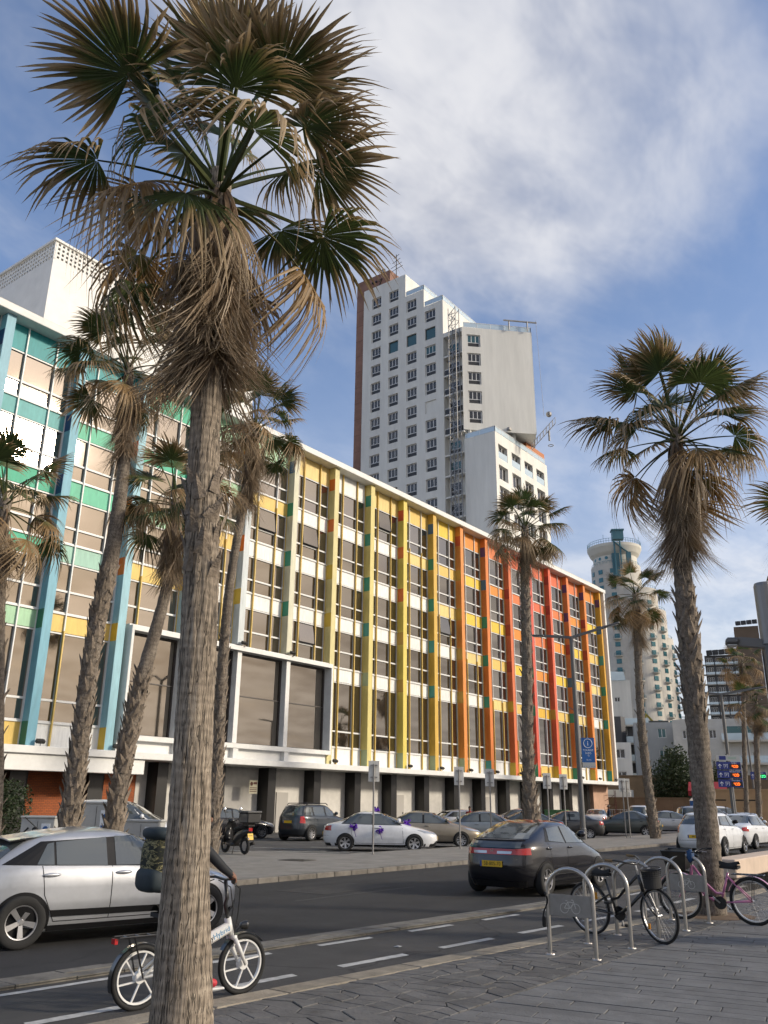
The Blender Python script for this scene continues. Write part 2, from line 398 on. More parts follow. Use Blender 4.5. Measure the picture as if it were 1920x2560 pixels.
e = rest.build('paver', m_plank, prom); e['kind'] = 'stuff'
struct('far_promenade', strip(-4.9, 14, 36, 300, .06, 4), m_plank)
# parking island and car park
isl = MB()
P_ = [(-15.1,-40),(-15.1,320),(-19.6,320),(-19.6,24.0),(-20.4,23.6),(-23.0,23.2),(-23.0,-40)]
isl.prism(P_, -.02, .115); island = struct('island_pavement', isl, m_isl)
b = MB(); b.grid(lambda u, v: (-60+45.5*u, -40+360*v, -.002), 1, 4); lot = struct('car_park', b, m_lot)
y = -6.0
while y < 110:
    ln = .68; b = MB().box(-15.1, -14.93, y+.005, y+ln-.005, -.02, .12+rng.uniform(-.004,.004))
    b.build('kerb_stone', m_kerbg, island, bevel=.015); y += ln
y = 24.2
while y < 70:
    MB().box(-19.76, -19.6, y+.005, y+.98, -.02, .118).build('kerb_stone', m_kerbg, island, bevel=.012); y += 1.0
for a, c in (((-20.2,24.6),(-25.5,24.2)), ((-20.4,26.9),(-26.5,26.4)), ((-23.1,24.0),(-21.3,26.2)), ((-24.4,24.0),(-22.6,26.4)), ((-20.3,31.4),(-25.0,28.2)), ((-20.3,35.2),(-25.0,32.0)), ((-20.3,39.0),(-25.0,35.8))):
    MB().bar((*a, .003), (*c, .003), .11, .004).build('painted_line', m_paint, lot)
m_iron = mat('cast_iron', (.05,.048,.045), .6, .6, var=.3, vscale=20, bump=.6, bscale=60)
for x, y, a_, c_, cc in ((-12.9, 15.5, 1.3, 2.6, (.038,.037,.036)), (-10.6, 24.5, .9, 5.0, (.024,.024,.025)), (-13.6, 30, 1.1, 3.5, (.040,.039,.038))):
    MB().prism([(x-a_/2,y-c_/2),(x+a_/2,y-c_/2+.1),(x+a_/2-.05,y+c_/2),(x-a_/2+.04,y+c_/2-.06)], .001, .004).build('asphalt_patch', mat('asphalt_patch_%d' % (cc[0]*1e4), cc, .85, var=.3, vscale=3, bump=.5, bscale=90), road)
dr = empty('drain_cover', (-12.6, 11.6, .004), 0, 'round iron drain cover in the far lane of the road', 'drain cover'); MB().lathe([(.001,.006),(.30,.006),(.31,0)], 28).build('lid', m_iron, dr); MB().lathe([(.32,.004),(.37,.004)], 28).build('ring', m_kerbg, dr)
for k in range(5): MB().box(-.22,.22,-.2+k*.1-.018,-.2+k*.1+.018,.006,.012).build('rib', m_iron, dr)
sc_ = MB(); sc_.add([(-.05,-.03,.0),(.05,-.035,.006),(.055,.03,.012),(-.04,.035,.002),(0,0,.02)], [(0,1,4),(1,2,4),(2,3,4),(3,0,4)]); o = sc_.build('paper_scrap', m_paint); o.location = (-7.2, 9.9, .016); tag(o, 'small white paper scrap lying on the cycle lane', 'paper')
mh = empty('manhole_cover', (-18.55, 20.35, .117), R_(8), 'rectangular dark iron manhole cover set in the pale island pavement', 'manhole cover')
MB().box(-.48,.48,-.36,.36,0,.006).build('frame', m_kerbg, mh)
for i in range(3):
    MB().box(-.44+i*.3,-.16+i*.3,-.32,.32,.004,.013).build('plate', m_iron, mh)
# kerb-side soil pits of the palms
def pit(x, y, r, name):
    b = MB(); n = 26
    ring = [(x+r*(1+rng.uniform(-.08,.08))*math.cos(6.283*i/n), y+r*(1+rng.uniform(-.08,.08))*math.sin(6.283*i/n), .068) for i in range(n)]
    b.add([(x, y, .10)]+ring, [(0, i+1, (i+1) % n+1) for i in range(n)]); o = b.build(name, m_earth); o['kind'] = 'structure'
pit(-4.88, 15.72, .62, 'soil_pit'); pit(-5.0, 4.41, .5, 'soil_pit')
# ================================================================== HOTEL WITH THE RAINBOW FACADE
PAL = dict(
 W=(.80,.80,.77), teal=(.020,.27,.29), tealL=(.10,.36,.36), gr=(.03,.40,.24), grL=(.10,.46,.29), pg=(.36,.60,.38), pb=(.30,.52,.42),
 y=(.72,.50,.13), yp=(.76,.58,.22), ys=(.75,.52,.05), ya=(.72,.44,.04), o=(.72,.26,.03), oc=(.72,.19,.055), co=(.70,.14,.055),
 navy=(.015,.05,.16), nblue=(.03,.13,.22), dg=(.02,.15,.10), green=(.03,.24,.15), gt=(.06,.29,.24), pgr=(.36,.42,.24), or_=(.62,.15,.02),
 orr=(.55,.08,.03), oy=(.55,.38,.04), och=(.50,.30,.05), pur=(.10,.05,.14), blu=(.05,.13,.24), dr=(.35,.05,.03))
def paint(k, col=None):
    c = col or PAL[k]
    return mat('facade_paint_'+k, c, .55, var=.13, vscale=2.2, bump=.10, bscale=18, stretch=(2, 2.5, .45))
m_white = mat('white_render', (.80,.795,.765), .75, var=.07, vscale=.8, bump=.15, bscale=30)
m_wpaint = mat('white_facade_frame', (.76,.76,.73), .6, var=.08, vscale=1.5)
m_frame = mat('white_window_frame', (.72,.72,.70), .45)
m_ymull = mat('yellow_mullion', (.66,.46,.12), .5)
m_glass = mat('bronze_mirror_glass', (.275,.243,.205), .03, .94, var=.10, vscale=.04)
m_glassd = mat('bronze_mirror_glass_dark', (.40,.345,.29), .04, .92)
m_black = mat('black_tile', (.012,.011,.011), .35)
m_gwall = mat('grey_plaster', (.58,.56,.52), .9, var=.16, vscale=.7, bump=.25, bscale=25)
m_dark = mat('dark_void', (.02,.019,.018), .9)
m_peach = mat('peach_plaster', (.55,.35,.25), .85, var=.12, vscale=1.2)
m_cream = mat('cream_parapet', (.66,.58,.44), .8, var=.15, vscale=.6)
m_brickw = mat('orange_brick', (.36,.10,.035), .85)
def _brick(m):
    nt = m.node_tree; N = nt.nodes; L = nt.links; bs = N['Principled BSDF']
    tc = N.new('ShaderNodeTexCoord'); mp = N.new('ShaderNodeMapping'); mp.inputs['Rotation'].default_value = (R_(90), 0, R_(90)); L.new(tc.outputs['Object'], mp.inputs[0])
    sx = N.new('ShaderNodeSeparateXYZ'); cb = N.new('ShaderNodeCombineXYZ'); L.new(tc.outputs['Object'], sx.inputs[0]); L.new(sx.outputs[1], cb.inputs[0]); L.new(sx.outputs[2], cb.inputs[1])
    br = N.new('ShaderNodeTexBrick'); L.new(cb.outputs[0], br.inputs['Vector']); br.inputs['Scale'].default_value = 1
    br.inputs['Brick Width'].default_value = .22; br.inputs['Row Height'].default_value = .075; br.inputs['Mortar Size'].default_value = .007
    br.inputs['Color1'].default_value = (.40,.105,.03,1); br.inputs['Color2'].default_value = (.30,.085,.03,1); br.inputs['Mortar'].default_value = (.10,.05,.03,1)
    L.new(br.outputs[0], bs.inputs['Base Color']); bp = N.new('ShaderNodeBump'); bp.inputs['Strength'].default_value = .6; bp.invert = True; L.new(br.outputs[1], bp.inputs['Height']); L.new(bp.outputs[0], bs.inputs['Normal'])
_brick(m_brickw)
hotel = empty('rainbow_hotel', (-36, 52, 0), 0, 'long five-storey hotel with rainbow coloured vertical pillars and mirrored windows', 'hotel')
HO = Vector((36, -52, 0))
def hb(name, mb, m, parent=None, **k):
    """child of the hotel; geometry is given in world coordinates"""
    o = mb.build(name, m, parent or hotel, **k)
    if parent is None: o.location = HO
    return o
PY = lambda i: 17.5+4.095*i
I0, I1 = -2, 17
XF, XW = -36.0, -36.6
ZT = 24.0
LV = [(20.2, 21.08, 22.62), (16.95, 17.83, 19.3), (13.65, 14.5, 15.95), (10.2, 11.32, 12.72), (5.08, 6.12, 9.3)]
SP = [(22.62, ZT), (19.3, 20.2), (15.95, 16.95), (12.72, 13.65), (9.3, 10.2), (4.0, 5.08)]
BAY = {-2:'teal teal tealL gr gr pg', -1:'teal tealL gr gr pg y', 0:'teal tealL gr gr pg y', 1:'teal grL grL pb y W', 2:'gr gr pg y W W', 3:'pg pg y W W W', 4:'pg y W W W W', 5:'yp W W W W W',
       6:'W W W W W W', 7:'yp W W W W W', 8:'y yp W W W W', 9:'ys y yp W W W', 10:'o ys ys yp W W', 11:'oc o ys y yp W', 12:'co oc o ys y y', 13:'co co oc o ya y',
       14:'co oc o ys y yp', 15:'oc o ys y yp W', 16:'o ys y yp W W'}
FRONT = {-2:(.16,.34,.44), -1:(.18,.38,.47), 0:(.22,.43,.52), 1:(.17,.40,.50), 2:(.27,.49,.56), 3:(.40,.55,.58), 4:(.58,.63,.63), 5:(.62,.60,.44), 6:(.66,.58,.27), 7:(.66,.56,.20), 8:(.68,.55,.11), 9:(.68,.43,.07),
         10:(.68,.25,.045), 11:(.68,.20,.035), 12:(.68,.16,.05), 13:(.66,.10,.06), 14:(.66,.115,.045), 15:(.68,.20,.05), 16:(.66,.21,.03), 17:(.66,.36,.04)}
BLK = {-1:'navy - navy - dg dg', 0:'navy navy - navy dg dg', 1:'nblue navy navy dg dg dg', 2:'navy orr or_ or_ oy oy', 3:'green green gt oy green oy', 4:'orr or_ or_ oy - -', 5:'blu green green green - -', 6:'or_ or_ oy oy - -',
       7:'green green green gt pgr pgr', 8:'orr or_ or_ och och pgr', 9:'blu green green gt gt pgr', 10:'orr och och och och pgr', 11:'pur blu green green green gt', 12:'orr dr dr dr oy oy', 13:'pur blu blu green green green',
       14:'dr dr orr orr och oy', 15:'pur pur dr blu green green', 16:'pur dr dr dr or_ oy', 17:'pur blu gt green green green'}
# structure behind the curtain wall
b = MB(); b.box(-54, -36.7, PY(I0)-2.6, 87.6, 3.7, 23.98); hb('rear_block', b, m_dark)
b = MB(); b.box(-54.2, -37.2, 87.6, 87.95, 0, 24.0); hb('end_wall', b, m_white)
b = MB(); b.box(-37.2, -35.75, 87.62, 87.95, 3.9, 24.0); hb('end_fin', b, m_white)
b = MB(); b.box(-54.6, -35.7, PY(I0)-3, 88.15, 24.0, 24.40); hb('roof_slab', b, m_wpaint, bevel=.02)
b = MB(); b.box(-53, -36.3, PY(I0)-3, 66.2, 24.40, 24.78); b.box(-53, -36.15, 66.4, 87.2, 24.40, 24.72); hb('parapet', b, m_cream)
b = MB(); b.box(-38.6, -35.4, PY(I0)-3, 88.1, 3.66, 3.99); hb('canopy_slab', b, m_wpaint, bevel=.02)
# ground floor
b = MB(); b.box(-38.4, -37.95, 29.0, 84.2, -.02, 3.66); hb('ground_floor_wall', b, m_gwall)
b = MB(); b.box(-38.4, -37.97, PY(I0)-3, 29.0, -.02, 3.66); hb('brick_wall', b, m_brickw)
b = MB(); b.box(-38.9, -37.0, 84.2, 87.9, -.02, 3.66); hb('peach_wall', b, m_peach)
b = MB(); b.box(-36.2, -35.55, PY(I0)-3, 27.6, 2.95, 3.66); hb('fascia_box', b, m_wpaint, bevel=.02)
for i in range(I0, I1):
    y = PY(i); wd = .55 if i > 2 else .7
    b = MB(); b.box(-38.1, -37.1, y-.1, y+wd, -.02, 3.66); hb('column', b, m_black)
    b = MB(); b.box(-38.1, -37.35, y+wd, y+wd+.24, -.02, 3.66); hb('column_casing', b, mat('dark_grey_casing', (.05,.048,.046), .7))
for i in (2, 5, 6, 8, 9, 11, 13):
    y = PY(i)+2.0
    if i in (5, 8, 11):
        b = MB(); b.box(-37.95, -37.88, y-.5, y+.5, 0, 2.3); hb('door', b, mat('grey_door', (.42,.40,.37), .6))
        b = MB(); b.box(-37.88, -37.85, y+.32, y+.40, 1.0, 1.12); hb('door_handle', b, m_iron)
    else:
        b = MB(); b.box(-37.95, -37.88, y-.8, y+.8, .5, 1.15)
        for q in range(6): b.box(-37.88, -37.86, y-.76, y+.76, .54+q*.1, .60+q*.1)
        hb('vent_grille', b, m_gwall)
for j, (y, z) in enumerate(((24.8, 2.3), (36.6, 2.2))):
    s_ = MB().box(-37.05, -37.03, y-.32, y+.32, z-.02, z+.72); p = hb('notice_plate', s_, mat('cream_plate', (.62,.58,.42), .6))
    MB().lathe([(.001,0),(.11,0),(.11,.006),(.001,.006)], 16, frame((-37.03, y-.15, z+.52), (0,1,0))).build('notice_mark', mat('brown_ink', (.12,.04,.03), .7), p)
    for q in range(3): MB().box(-37.03, -37.024, y-.28, y+.27, z+.08+q*.1, z+.12+q*.1).build('notice_line', mat('brown_ink', (.12,.04,.03), .7), p)
    MB().box(-37.03, -37.024, y, y+.28, z+.5, z+.62).build('notice_line', mat('brown_ink', (.12,.04,.03), .7), p)
# pillars and their colour blocks
for i in range(I0, I1+1):
    y = PY(i); m = paint('pillar_%d' % (i+2), FRONT[i])
    b = MB(); w2 = .235 if i < I1 else .16
    base = 10.35 if i in (4, 5) else 4.0 if i != 3 else 10.35
    b.box(-36.64, XF, y-w2, y+w2, base, ZT); p = hb('pillar', b, m, bevel=.012)
    bl = BLK.get(i, '').split()
    for k, c in enumerate(bl):
        if c == '-': continue
        z0, z1 = SP[k]
        if z1 < base: continue
        if k == 0: z0, z1 = 22.3, 23.15
        MB().box(-36.62, XF-.004, y-w2-.012, y-w2-.001, z0, z1).build('colour_block', paint(c), p)
        if i == 10 or i == 4: continue
# curtain wall bays
panes = []          # (distance, build function)
OPEN = {(7,0), (4,1), (5,1), (5,3), (9,2), (13,2), (0,9)}
def pane(win, y0, y1, z0, z1, dark=False, opened=False):
    me = MB(); w, h = y1-y0, z1-z0
    me.add([(0,-w/2,-h), (0,w/2,-h), (0,w/2,0), (0,-w/2,0)], [(0,1,2,3)])
    me.add([(-.012,-w/2,-h), (-.012,w/2,-h), (-.012,w/2,0), (-.012,-w/2,0)], [(3,2,1,0)])
    o = me.build('pane', m_glass, win); o.location = (XW-.025, (y0+y1)/2, z1)
    o.rotation_euler = (0, rng.uniform(-.006,.006), rng.uniform(-.006,.006))
    if opened:
        o.rotation_euler = (0, R_(-6), 0); o.location.x = XW+.05
        e = MB(); e.box(-.02,.02,-w/2,-w/2+.05,-h,0); e.box(-.02,.02,w/2-.05,w/2,-h,0); e.box(-.02,.02,-w/2+.05,w/2-.05,-h,-h+.05); e.box(-.02,.02,-w/2+.05,w/2-.05,-.05,0)
        s_ = e.build('sash', m_dark, win); s_.location = o.location; s_.rotation_euler = o.rotation_euler; s_.location.x += .002
    return o
glass_rest = MB()
def window(i, k):
    y0, y1 = PY(i)+.235, PY(i+1)-.235; zb, zm, zt = LV[k]
    a, c = y0+1.0, y1-1.0
    b = MB(); t = .06
    for z0, z1 in ((zb, zb+.1), (zm-.05, zm+.05), (zt-.07, zt)): b.box(XW-.05, XW+.05, y0+.002, y1-.002, z0, z1)
    for yy in (y0+t/2+.003, a, c, y1-t/2-.003):
        for z0, z1 in ((zb+.1, zm-.05), (zm+.05, zt-.07)): b.box(XW-.05, XW+.045, yy-t/2, yy+t/2, z0, z1)
    b.box(XW+.05, XW+.10, y0+.002, y1-.002, zb-.03, zb+.03)
    win = hb('window', b, m_frame)
    bk = MB(); bk.box(XW-.09, XW-.07, y0, y1, zb, zt)
    for q, (ya, yb) in enumerate(((y0+t, a-t/2), (a+t/2, c-t/2), (c+t/2, y1-t))):
        for (za, zz) in ((zb+.1, zm-.05), (zm+.05, zt-.07)):
            area = (yb-ya)*(zz-za)
            if i >= 13 or (i >= 9 and q == 0) or (i >= 11 and q == 2):
                glass_rest.add([(XW-.03, ya, za), (XW-.03, yb, za), (XW-.03, yb, zz), (XW-.03, ya, zz)], [(0,1,2,3)])
            else:
                op = (i, k) in OPEN and q == 1 and za > zm
                pane(win, ya, yb, za, zz, opened=op or ((i, k) == (7, 4) and q == 1 and za < zm))
for i in range(I0, I1):
    y0, y1 = PY(i)+.235, PY(i+1)-.235; cols = BAY[i].split()
    framed = i in (2, 3, 4, 5)
    for k in range(5):
        if framed and k == 4: continue
        window(i, k)
    for k, (z0, z1) in enumerate(SP):
        if framed and k >= 4: continue
        zz0 = z0+.0; b = MB()
        a, c = y0+1.0, y1-1.0
        for ya, yb in ((y0, a-.008), (a+.008, c-.008), (c+.008, y1)):
            MBp = MB(); MBp.box(XW-.04, XW+.028, ya, yb, zz0+.032, z1-.002); hb('spandrel_panel', MBp, paint(cols[k]))
    zlow = 10.2 if framed else 4.0
    split = {0:4.0, -1:4.0, -2:4.0, 1:9.4, 2:13, 3:16.5, 4:19.6, 5:24, 6:24, 7:24, 8:20.5, 9:16, 10:13, 11:10, 12:7, 13:4.9, 14:9.4, 15:9.4, 16:10}[i]
    for yy in (y0+1.0, y1-1.0):
        if split < ZT-.5: MB(); bb = MB().box(XW+.03, XW+.13, yy-.03, yy+.03, max(split, zlow), ZT-.002); hb('mullion', bb, m_frame)
        if split > zlow+.2: bb = MB().box(XW+.05, XW+.17, yy-.032, yy+.032, zlow, min(split, ZT-.002)); hb('mullion', bb, m_ymull)
    # pillar flank trim
    bb = MB().box(XW+.02, XW+.09, y0+.002, y0+.05, zlow, ZT-.003); bb.box(XW+.02, XW+.09, y1-.05, y1-.002, zlow, ZT-.003)
    hb('edge_trim', bb, m_frame if i in (0, 1, -1, -2) else m_ymull)
o = hb('pane', glass_rest, m_glass); o['kind'] = 'stuff'
# projecting frame round the four large windows
fy0, fy1, fz0, fz1 = PY(2)+.5, PY(6)-.10, 4.55, 10.2
b = MB(); b.box(-36.62, -35.78, fy0, fy1, fz1-.24, fz1+.02); b.box(-36.62, -35.78, fy0, fy1, fz0, fz0+.26)
b.box(-36.62, -35.78, fy0, fy0+.16, fz0+.26, fz1-.24); b.box(-36.62, -35.78, fy1-.16, fy1, fz0+.26, fz1-.24)
big = hb('bay_frame', b, m_wpaint, bevel=.015)
b = MB().box(-36.62, -36.05, fy0, fy1, fz1+.02, fz1+.10); hb('frame_flashing', b, m_wpaint)
b = MB().box(-36.64, -36.1, fy0, fy1, 4.0, fz0); hb('frame_plinth', b, m_white)
ed = [fy0+.16]+[PY(i) for i in (3, 4, 5)]+[fy1-.16]
for j in range(4):
    ya, yb = ed[j]+(.175 if j else 0), ed[j+1]-(.175 if j < 3 else 0)
    if j < 3:
        bb = MB().box(-36.55, -35.98, ed[j+1]-.17, ed[j+1]+.17, fz0+.26, fz1-.24); hb('post', bb, m_wpaint, bevel=.012)
        bb = MB().box(-36.2, -35.82, ed[j+1]-.19, ed[j+1]+.19, 4.0, fz0); hb('post', bb, m_wpaint)
    fr = MB(); zA, zB = fz0+.26, fz1-.24; zm = zA+(zB-zA)*.52
    fr.box(-36.5, -36.38, ya, yb, zA, zA+.06); fr.box(-36.5, -36.38, ya, yb, zB-.10, zB); fr.box(-36.5, -36.40, ya, yb, zm-.025, zm+.025)
    fr.box(-36.5, -36.38, ya, ya+.07, zA+.06, zB-.1); fr.box(-36.5, -36.38, yb-.07, yb, zA+.06, zB-.1)
    win = hb('large_window', fr, mat('dark_bronze_frame', (.06,.05,.045), .5))
    for z0, z1 in ((zA+.06, zm-.025), (zm+.025, zB-.1)):
        g = MB(); w, h = yb-ya-.14, z1-z0; g.add([(0,-w/2,-h), (0,w/2,-h), (0,w/2,0), (0,-w/2,0)], [(0,1,2,3)])
        o = g.build('pane', m_glass, win); o.location = (-36.46, (ya+yb)/2, z1); o.rotation_euler = (0, rng.uniform(-.005,.005), rng.uniform(-.004,.004))
# flood lights standing on the canopy and on the frame
def flood(y, z, x=-35.75):
    b = MB(); b.bar((x, y, z), (x, y, z+.13), .03); b.bar((x-.05, y, z), (x+.05, y, z), .12, .015)
    M = Matrix.Translation((x-.03, y, z+.22)) @ Euler((0, R_(38), 0)).to_matrix().to_4x4(); b.obox(M, .16, .42, .15)
    M = Matrix.Translation((x-.1, y, z+.29)) @ Euler((0, R_(38), 0)).to_matrix().to_4x4(); b.obox(M, .05, .34, .10)
    hb('flood_light', b, m_iron, bevel=.01)
for i in range(1, I1+1):
    if i in (3, 4, 5): continue
    flood(PY(i)+.35, 3.99)
flood(PY(4)+.1, 10.2); flood(PY(5)+.1, 10.2)
# rooftop block with a perforated parapet
b = MB(); b.box(-53, -44, 23.3, 41, 24.4, 34.0); hb('rooftop_block', b, m_white)
scr = MB()
def lattice(ax, p0, p1, fixed, z0, z1):
    n = int((p1-p0)/.30); m = int((z1-z0)/.30)
    for i in range(n+1):
        a = p0+i*(p1-p0)/n
        if ax == 'y': scr.box(fixed-.05, fixed+.05, a-.07, a+.07, z0, z1)
        else: scr.box(a-.07, a+.07, fixed-.05, fixed+.05, z0, z1)
    for j in range(m+1):
        z = z0+j*(z1-z0)/m
        if ax == 'y': scr.box(fixed-.045, fixed+.045, p0, p1, z-.07, z+.07)
        else: scr.box(p0, p1, fixed-.045, fixed+.045, z-.07, z+.07)
lattice('y', 23.45, 41, -44.06, 34.05, 35.3); lattice('x', -53, -44.1, 23.36, 34.05, 35.3)
hb('perforated_parapet', scr, m_white)
b = MB(); b.box(-53, -43.9, 23.2, 41, 35.3, 35.46); hb('parapet_cap', b, m_white)
b = MB(); b.box(-52.9, -44.4, 23.8, 40.8, 34.0, 34.6); hb('roof_plant', b, m_gwall)
b = MB(); b.box(-53, -48.6, 24.2, 27.5, 34.2, 36.05); hb('stair_head', b, m_white)
# ================================================================== OTHER BUILDINGS
def holed(b, M, u0, u1, v0, v1, holes, depth):
    us = sorted({u0, u1, *[clamp(h[0], u0, u1) for h in holes], *[clamp(h[1], u0, u1) for h in holes]})
    vs = sorted({v0, v1, *[clamp(h[2], v0, v1) for h in holes], *[clamp(h[3], v0, v1) for h in holes]})
    for i in range(len(us)-1):
        for j in range(len(vs)-1):
            cu, cv = (us[i]+us[i+1])/2, (vs[j]+vs[j+1])/2
            if any(h[0] < cu < h[1] and h[2] < cv < h[3] for h in holes): continue
            b.add([M @ Vector(p) for p in ((us[i],vs[j],0),(us[i+1],vs[j],0),(us[i+1],vs[j+1],0),(us[i],vs[j+1],0))], [(0,1,2,3)])
    for a, c, d, e in holes:
        if a < u0 or c > u1 or d < v0 or e > v1: continue
        q = [(a,d),(c,d),(c,e),(a,e)]
        for i in range(4):
            p, r = q[i], q[(i+1) % 4]
            b.add([M @ Vector((*p,0)), M @ Vector((*r,0)), M @ Vector((*r,-depth)), M @ Vector((*p,-depth))], [(3,2,1,0)])
    return b
m_tw = mat('tower_white_render', (.74,.73,.68), .8, var=.11, vscale=.5, bump=.1, bscale=8, stretch=(1, 1, .12))
m_brown = mat('brown_stone_cladding', (.27,.145,.105), .8, var=.2, vscale=.5)
m_wglass = mat('dark_window_glass', (.022,.020,.020), .08, 0.0, coat=.6)
m_teal = mat('teal_window_glass', (.06,.13,.14), .08, .35)
m_ltglass = mat('light_blue_rail_glass', (.55,.66,.72), .08, .2)
m_lowp = mat('dark_sill_panel', (.03,.03,.032), .5)
m_steel = mat('galvanised_steel', (.30,.29,.28), .5, .7)
KT = .76923
class TB(MB):
    def mesh(s, *a, **k):
        s.v = [(x*KT, y*KT, 1.8+(z-1.8)*KT) for x, y, z in s.v]; return MB.mesh(s, *a, **k)
tower = empty('white_tower', (-70, 108, 0), 0, 'tall white stepped hotel tower with brown stone core behind the rainbow hotel', 'tower')
def tw(name, mb, m, parent=None, **k):
    o = mb.build(name, m, parent or tower, **k)
    if parent is None: o.location = (70, -108, 0)
    return o
ROW = lambda r: 109.6-4.273*r
COLS = [(-102.54, -99.95, 0), (-97.75, -95.18, 0), (-92.95, -90.35, 1), (-88.15, -85.5, 2)]
MF = frame((0, 130, 0), (1, 0, 0))
holes = [(c0, c1, ROW(r)-2.74, ROW(r)) for c0, c1, r0 in COLS for r in range(r0, 17)]
b = TB(); zb = 30
for x0, x1, zt in ((-104.9, -93.27, 112.6), (-93.27, -88.4, 106.8), (-88.4, -83.6, 102.4)):
    holed(b, MF, x0, x1, zb, zt, [h for h in holes if x0 < h[0] < x1], .5)
tw('wall', b, m_tw)
b = TB(); b.box(-104.9, -93.27, 130.5, 151, zb, 112.6); b.box(-93.26, -88.4, 130.5, 149, zb, 106.8); b.box(-88.39, -83.6, 130.5, 149, zb, 102.4)
for x0, x1, zt in ((-104.9, -93.27, 112.6), (-93.26, -88.4, 106.8), (-88.39, -83.6, 102.4)):
    b.box(x0, x1, 130.001, 130.5, zt-.4, zt-.002)
    b.box(x1-.12, x1-.002, 130.001, 130.5, zb, zt-.4); b.box(x0+.002, x0+.12, 130.001, 130.5, zb, zt-.4)
tw('block', b, m_tw)
# window units (shared meshes)
def unit(w, h, low=.36, n=3, kind=0):
    f = MB(); t = .10
    f.box(-w/2, w/2, -.05, .05, 0, t); f.box(-w/2, w/2, -.05, .05, h-t, h); f.box(-w/2, -w/2+t, -.05, .05, t, h-t); f.box(w/2-t, w/2, -.05, .05, t, h-t)
    if low: f.box(-w/2+t, w/2-t, -.05, .05, h*low-t/2, h*low+t/2)
    for i in range(1, n):
        x = -w/2+w*i/n; f.box(x-t/2, x+t/2, -.05, .05, h*low+t/2 if low else t, h-t)
    g = MB(); g.box(-w/2+t, w/2-t, -.012, .012, h*low+t/2 if low else t, h-t)
    p = MB(); p.box(-w/2+t, w/2-t, -.02, .02, t, h*low-t/2) if low else None
    return f, g, p
def make_unit(w, h, low, n, gm, fm=None):
    f, g, p = unit(w, h, low, n)
    return (f.mesh('window', fm or m_frame), g.mesh('pane', gm), p.mesh('sill_panel', m_lowp) if low else None)
def put_unit(U3, parent, loc, rz, low_t=False):
    o = link('window', U3[0], parent); o.location = loc; o.rotation_euler = (0, 0, rz)
    link('pane', U3[1], o)
    if U3[2]: link('sill_panel', U3[2], o)
    return o
ws = lambda x, y, z: (x*KT+70, y*KT-108, 1.8+(z-1.8)*KT)
u_std = make_unit(2.57*KT, 2.74*KT, .36, 3, m_wglass); u_teal = make_unit(2.57*KT, 2.74*KT, 0, 1, m_teal, m_lowp); u_lt = make_unit(2.57*KT, 2.74*KT, .36, 3, m_teal)
for ci, (c0, c1, r0) in enumerate(COLS):
    for r in range(r0, 17):
        if (ci, r) == (3, 7):
            bb = TB(); bb.box(c0+.02, c1-.02, 130.22, 130.4, ROW(r)-2.72, ROW(r)-.02); tw('blind_panel', bb, m_tw); continue
        U3 = u_teal if (r == 3 and ci in (1, 2, 3)) or (ci, r) == (1, 11) else u_lt if (ci, r) == (3, 4) else u_std
        put_unit(U3, tower, ws((c0+c1)/2, 130.36, ROW(r)-2.74), 0)
# recessed balcony column
b = TB(); b.box(-83.59, -79.0, 131.6, 149, zb, 94.2); tw('recess_wall', b, m_tw)
for r in range(0, 14):
    z = 91.9-4.4*r
    bb = TB(); bb.box(-83.58, -79.05, 130.05, 131.59, z-3.55, z-3.25); tw('balcony_slab', bb, m_tw)
    if z > 72 and r % 5 != 0:
        bb = TB(); bb.box(-83.3, -79.3, 130.1, 130.16, z-3.25, z-2.1); tw('balcony_panel', bb, m_lowp)
        bb = TB(); bb.box(-83.5, -79.2, 130.08, 130.2, z-2.1, z-1.95); tw('balcony_rail', bb, m_frame)
    put_unit(u_lt if r in (0, 5, 6) else u_std, tower, ws(-81.9, 131.5, z-2.74), 0)
b = TB(); b.box(-83.55, -79.1, 130.02, 131.59, 93.2, 94.2); tw('recess_head', b, m_tw)
# chamfered upper box
A = Vector((-79.07, 130.0, 0)); MC = frame(A, (1, 1, 0)); LW = math.hypot(10.47, 10.47)
hc = [(1.05, 3.85, 92.56-4.27*r-2.77, 92.56-4.27*r) for r in range(5)]
b = TB(); holed(b, MC, 0, LW, 71.2, 94.2, hc, .45); tw('chamfer_wall', b, m_tw)
b = TB(); b.prism([(-78.75, 130.95), (-68.9, 140.8), (-74.5, 151), (-79.07, 152)], 71.4, 94.2)
b.prism([(-79.07, 130.01), (-68.6, 140.48), (-68.9, 140.8), (-79.07, 130.63)], 93.6, 94.195); b.prism([(-79.07, 130.01), (-68.6, 140.48), (-68.9, 140.8), (-79.07, 130.63)], 71.21, 71.6)
b.prism([(-68.72,140.38), (-68.61,140.48), (-68.9,140.82)], 71.6, 93.6)
tw('chamfer_block', b, m_tw)
for r in range(5):
    c = MC @ Vector((2.45, 0, 0)); q = MC.to_3x3() @ Vector((0, 0, -.3))
    put_unit(u_lt if r == 0 else u_std, tower, ws(c.x+q.x, c.y+q.y, 92.56-4.27*r-2.77), R_(45))
